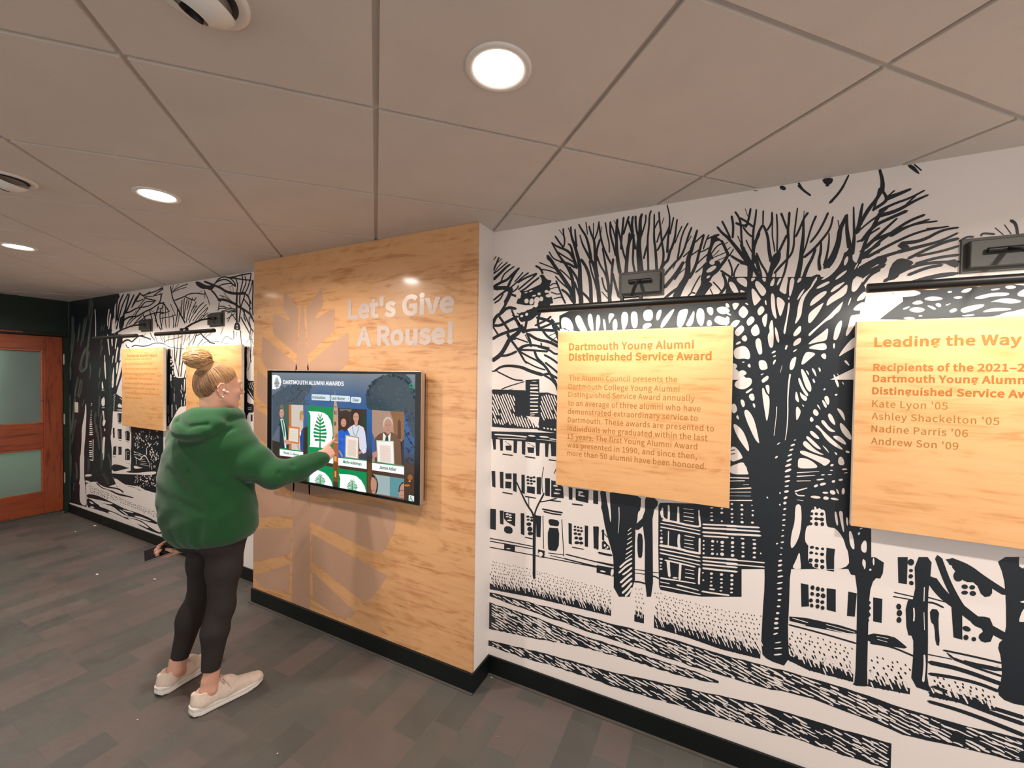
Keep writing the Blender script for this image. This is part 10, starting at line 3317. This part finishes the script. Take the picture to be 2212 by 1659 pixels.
# ---- shoes
def sneaker(heel, fdir, name_side):
    F, S, U = frame(fdir); heel = np.array(heel, float); Q = lambda f, s, u: heel + F * f + S * s + U * u
    R3 = np.array([F, S, U])
    lo = np.min([Q(-.05, s, 0) for s in (-.09, .09)] + [Q(.34, s, 0) for s in (-.09, .09)], 0); hi = np.max([Q(-.05, s, .14) for s in (-.09, .09)] + [Q(.34, s, .14) for s in (-.09, .09)], 0)
    up = Field(lo - (.0, .0, .005), hi, .003)
    f_, s_, u_ = ((up.X - heel[0]) * R3[i][0] + (up.Y - heel[1]) * R3[i][1] + (up.Z - heel[2]) * R3[i][2] for i in range(3))
    up.add(up.cap(Q(.042, 0, .050), Q(.050, 0, .088), .039, .036)); up.add(up.cap(Q(.045, 0, .048), Q(.14, 0, .048), .040, .043), .02)
    up.add(up.cap(Q(.14, 0, .050), Q(.245, .004, .034), .043, .037), .02); up.add(up.ell(Q(.128, 0, .080), (.058, .030, .040), R3), .02); up.add(up.ell(Q(.275, .004, .036), (.034, .036, .024), R3), .015)
    up.add(up.cap(Q(.012, 0, .060), Q(.006, 0, .098), .018, .012), .02)                                        # heel tab
    up.f = np.maximum(up.f, .022 - u_)
    up.sub(up.ell(Q(.060, 0, .118), (.046, .0335, .040), R3), .008)
    mb = MB(); add_field(mb, up, SHOEU, 1); sh = mb.build('sneaker', person); sh['label'] = 'cream knit running shoe'
    so = Field(lo - (.0, .0, .006), hi - (0, 0, .07), .003)
    f_, s_, u_ = ((so.X - heel[0]) * R3[i][0] + (so.Y - heel[1]) * R3[i][1] + (so.Z - heel[2]) * R3[i][2] for i in range(3))
    fx = np.array([-.012, .0, .03, .09, .16, .22, .27, .30, .312]); wd = np.array([.012, .030, .040, .039, .043, .046, .041, .028, .010]); bt = np.array([.016, .006, .001, .001, .001, .001, .005, .014, .022]); tp_ = np.array([.050, .046, .040, .036, .033, .031, .031, .033, .034])
    ww, bb, tt = np.interp(f_, fx, wd), np.interp(f_, fx, bt), np.interp(f_, fx, tp_)
    d = np.maximum(np.maximum(np.abs(s_ - .003 * np.sin(f_ * 10)) - ww, np.maximum(bb - u_, u_ - tt)), np.maximum(-.012 - f_, f_ - .312))
    so.add(d); so.f = so.f + .0022 * np.exp(-((u_ - (bb + tt) * .52) / .0028) ** 2)                       # groove in the midsole
    mb = MB(); add_field(mb, so, SOLE, 1); b = mb.build('sole', sh); b['label'] = 'thick white foam sole'
    mb = MB()
    for k in range(4):
        f0 = .125 + k * .022; top = .123 - k * .016
        P = [Q(f0 - .006, -.026, top - .020), Q(f0, -.014, top - .002), Q(f0 + .003, .012, top - .001), Q(f0 + .002, .026, top - .018)]
        mb.tube([Vector(p - PO) for p in P], .0022, SHOEU, 8)
    mb.tube([Vector(p - PO) for p in (Q(.118, .002, .125), Q(.126, .024, .120), Q(.142, .040, .094), Q(.150, .044, .068))], .002, SHOEU, 8)
    mb.tube([Vector(p - PO) for p in (Q(.118, .002, .125), Q(.112, .022, .124), Q(.124, .038, .104), Q(.118, .012, .122))], .002, SHOEU, 8)
    mb.tube([Vector(p - PO) for p in (Q(.118, -.002, .125), Q(.124, -.026, .118), Q(.140, -.038, .092), Q(.128, -.01, .122))], .002, SHOEU, 8)
    mb.build('laces', sh)
sneaker((-2.232, -.915, 0.001), (.215, .977, 0), 1)
sneaker((-2.527, -.925, 0.001), (-.10, .995, 0), -1)

# ---- hair: combed cap, strands and bun
BUN = hd(-.090, .008, .136)
def cap_field(F_, grow=0.0):
    d = F_.ell(hd(-.012, 0, .041), (.097 + grow, .075 + grow, .0865 + grow), HR)
    h = np.maximum(.03 - np.abs(d - F_.ell(hd(-.052, 0, -.008), (.052 + grow, .058 + grow, .060 + grow), HR)), 0) / .03
    e = F_.ell(hd(-.052, 0, -.008), (.052 + grow, .058 + grow, .060 + grow), HR)
    return np.minimum(d, e) - h * h * .03 * .25
fld = Field(HC - (.16, .16, .13), HC + (.16, .16, .17), .003)
f_, s_, u_ = ((fld.X - HC[0]) * HR[i][0] + (fld.Y - HC[1]) * HR[i][1] + (fld.Z - HC[2]) * HR[i][2] for i in range(3))
d = cap_field(fld)
hairline = np.interp(u_, [-.10, -.062, -.03, -.01, .006, .022, .045, .07, .095, .2], [-.058, -.046, -.036, -.032, -.022, .022, .046, .066, .078, .082])      # front limit of the hair at each height
thin = np.clip(1 - (hairline - f_) / .035, 0, 1); thin = np.maximum(thin, np.clip(1 - (u_ + .068) / .03, 0, 1)); d = d + .0052 * thin * thin
fld.f = np.maximum(d, (f_ - hairline) * .8); fld.f = np.maximum(fld.f, (-.068 - u_) * .9)
fld.add(fld.cap(hd(-.062, .004, .112), BUN, .032, .022), .03)
mb = MB(); add_field(mb, fld, HAIRS[1], 1)
R = random.Random(11)
class Pt:      # evaluate the cap field at scattered points
    ell = Field.ell
def cap_r(D):
    q = Pt(); lo, hi = 0.0, 0.25
    for _ in range(24):
        m = (lo + hi) / 2; p = HC + D * m; q.X, q.Y, q.Z = (np.array([v]) for v in p)
        if cap_field(q)[0] < 0: lo = m
        else: hi = m
    return lo
dB = (hd(-.066, .004, .118) - HC); dB /= np.linalg.norm(dB)
for k in range(520):
    s = R.choice((-1, 1, 1)); u = R.uniform(-.062, .098)
    f0 = float(np.interp(u, [-.10, -.062, -.03, -.01, .006, .022, .045, .07, .095, .2], [-.058, -.046, -.036, -.032, -.022, .022, .046, .066, .078, .082])) - R.uniform(.002, .012)
    if R.random() < .35: f0 = R.uniform(-.10, f0)
    side = math.sqrt(max(.0, 1 - (max(-1, min(1, (f0 + .014) / .104))) ** 2 - (max(-1, min(1, (u - .042) / .092))) ** 2 * (.8 if u > .04 else .55)))
    D0 = HF * f0 + HS * s * .079 * side * R.uniform(.6, 1) + HU * u
    if np.linalg.norm(D0) < .03: continue
    D0 /= np.linalg.norm(D0); P = []
    for t in np.linspace(0, 1, 9):
        D = D0 * (1 - t) + dB * t; D /= np.linalg.norm(D)
        P.append(HC + D * (cap_r(D) + .0008 - .0045 * max(0, 1 - t / .22) ** 1.5) + HS * .0015 * math.sin(6 * t + k))
    lowp = u < .03
    mb.tube([Vector(p - PO) for p in P], [R.uniform(.0007, .0013)] * 9, HAIRS[R.choice((2, 3, 3, 3) if u < .0 else ((1, 2, 3) if lowp or f0 < -.05 else (0, 1, 1, 2)))], 5)
hair = mb.build('hair', person)
mb = MB()
fld = Field(BUN - .11, BUN + .11, .0035)
BR = np.array(frame(np.array((-.36, -.80, .10))));   # long axis of the bun points back and left in the photo
fld.add(fld.ell(BUN + BR[0] * .012 + (0, 0, .004), (.053, .046, .045), BR))
add_field(mb, fld, HAIRS[1], 1)
for k in range(230):
    a = R.uniform(0, 2 * math.pi); tw = R.uniform(.2, 1.5); P = []; n = 9; ph = R.uniform(.0, .9); ee = R.uniform(2.2, 3.0)
    for i in range(n):
        t = ph + (ee - ph) * i / (n - 1); al = a + tw * (i / (n - 1)); rr = R.uniform(1.0, 1.06)
        P.append(BUN + BR[0] * (.012 - .059 * rr * math.cos(t)) + BR[1] * .049 * rr * math.sin(t) * math.cos(al) + BR[2] * (.049 * rr * math.sin(t) * math.sin(al)) + np.array((0, 0, .004)))
    mb.tube([Vector(p - PO) for p in P], [.0012] + [R.uniform(.0012, .0022)] * (n - 2) + [.001], HAIRS[R.choice((0, 0, 1, 1, 2))], 5)
for k in range(16):      # loose ends sticking out
    b = BUN + BR[0] * R.uniform(-.045, .03) + BR[1] * R.uniform(-.01, .02) + np.array((0, 0, .035)); d = BR[0] * R.uniform(-1, .6) + BR[1] * R.uniform(-.3, .3) + np.array((0, 0, R.uniform(.2, 1)))
    mb.tube([Vector(b - PO), Vector(b + d * .018 - PO), Vector(b + d * .032 + BR[0] * -.012 - PO)], [.0013, .001, .0005], HAIRS[0], 5)
bn = mb.build('hair_bun', hair)
TIE = mat('hair_tie', (196, 172, 160), 0.6, vary=0.1, scale=40)
mb = MB(); c = hd(-.070, .006, .122); ax = (BUN - hd(-.05, 0, .09)); ax /= np.linalg.norm(ax); e1 = np.cross(ax, HF); e1 /= np.linalg.norm(e1); e2 = np.cross(ax, e1)
mb.rings([[Vector(c + (e1 * math.cos(t) + e2 * math.sin(t)) * (.031 + .004 * math.cos(q)) + ax * .004 * math.sin(q) - PO) for q in np.linspace(0, 2 * math.pi, 8, False)] for t in np.linspace(0, 2 * math.pi, 28, False)], TIE, closed=True)
mb.build('hair_tie', hair)

# ---- small things worn on the head
PEARL = mat('pearl_white', (240, 232, 224), 0.3, vary=0.02, coat=0.3)
mb = MB(); bm = bmesh.new(); bmesh.ops.create_icosphere(bm, subdivisions=2, radius=.0045, matrix=Matrix.Translation(Vector(hd(-.006, .084, -.047) - PO))); mb.bm(bm, PEARL, True); mb.build('earring', person)
mb = MB(); bm = bmesh.new(); bmesh.ops.create_icosphere(bm, subdivisions=2, radius=.0075, matrix=Matrix.Translation(Vector(hd(-.004, .080, -.013) - PO))); mb.bm(bm, PEARL, True)
mb.tube([Vector(hd(-.004, .083, -.015) - PO), Vector(hd(.018, .081, -.022) - PO)], [.0036, .003], PEARL, 10); mb.build('earbud', person)
EYEW, EYEI, LIP, BROW = mat('eye_white', (236, 230, 226), .25, vary=0), mat('eye_iris', (72, 96, 110), .2, vary=.1), mat('lip', (190, 110, 104), .45, vary=.05), mat('brow_hair', (150, 112, 78), .6, vary=.1)
for s in (-1, 1):
    mb = MB(); bm = bmesh.new(); bmesh.ops.create_icosphere(bm, subdivisions=3, radius=.0112, matrix=Matrix.Translation(Vector(hd(.0885, s * .031, .0072) - PO))); mb.bm(bm, EYEW, True)
    bm = bmesh.new(); bmesh.ops.create_icosphere(bm, subdivisions=2, radius=.0056, matrix=Matrix.Translation(Vector(hd(.0958, s * .0315, .0068) - PO))); mb.bm(bm, EYEI, True); mb.build('eye', person)
    mb = MB(); mb.tube([Vector(hd(.097, s * .016, .0265) - PO), Vector(hd(.0965, s * .030, .0305) - PO), Vector(hd(.088, s * .044, .0265) - PO)], [.0022, .0026, .0012], BROW, 6); mb.build('eyebrow', person)

# ---- phone in the lowered hand
LDu = LD / np.linalg.norm(LD); LNu = LN - LDu * (LN @ LDu); LNu /= np.linalg.norm(LNu); LTu = np.cross(LDu, LNu)
PH = thing('smartphone', 'black phone held flat in the lowered left hand of the person', 'phone', tuple(LW + LDu * .092 - LNu * .0235 + LTu * .006))
PH.rotation_euler = Matrix((Vector(LTu), Vector(LNu), Vector(LTu.cross(LNu) if hasattr(LTu, 'cross') else np.cross(LTu, LNu)))).transposed().to_euler()
GLASSB = mat('phone_black', (12, 12, 18), 0.18, vary=0.03, coat=0.4); PSIL = mat('phone_rim', (150, 146, 150), 0.3, metallic=0.8, vary=0.03)
mb = MB(); mb.box((-.036, -.004, -.073), (.036, .004, .073), PSIL, .003, seg=3); mb.build('phone_body', PH)
mb = MB(); mb.box((-.034, -.0047, -.071), (.034, -.004, .071), GLASSB, .0003); mb.build('phone_screen', PH)
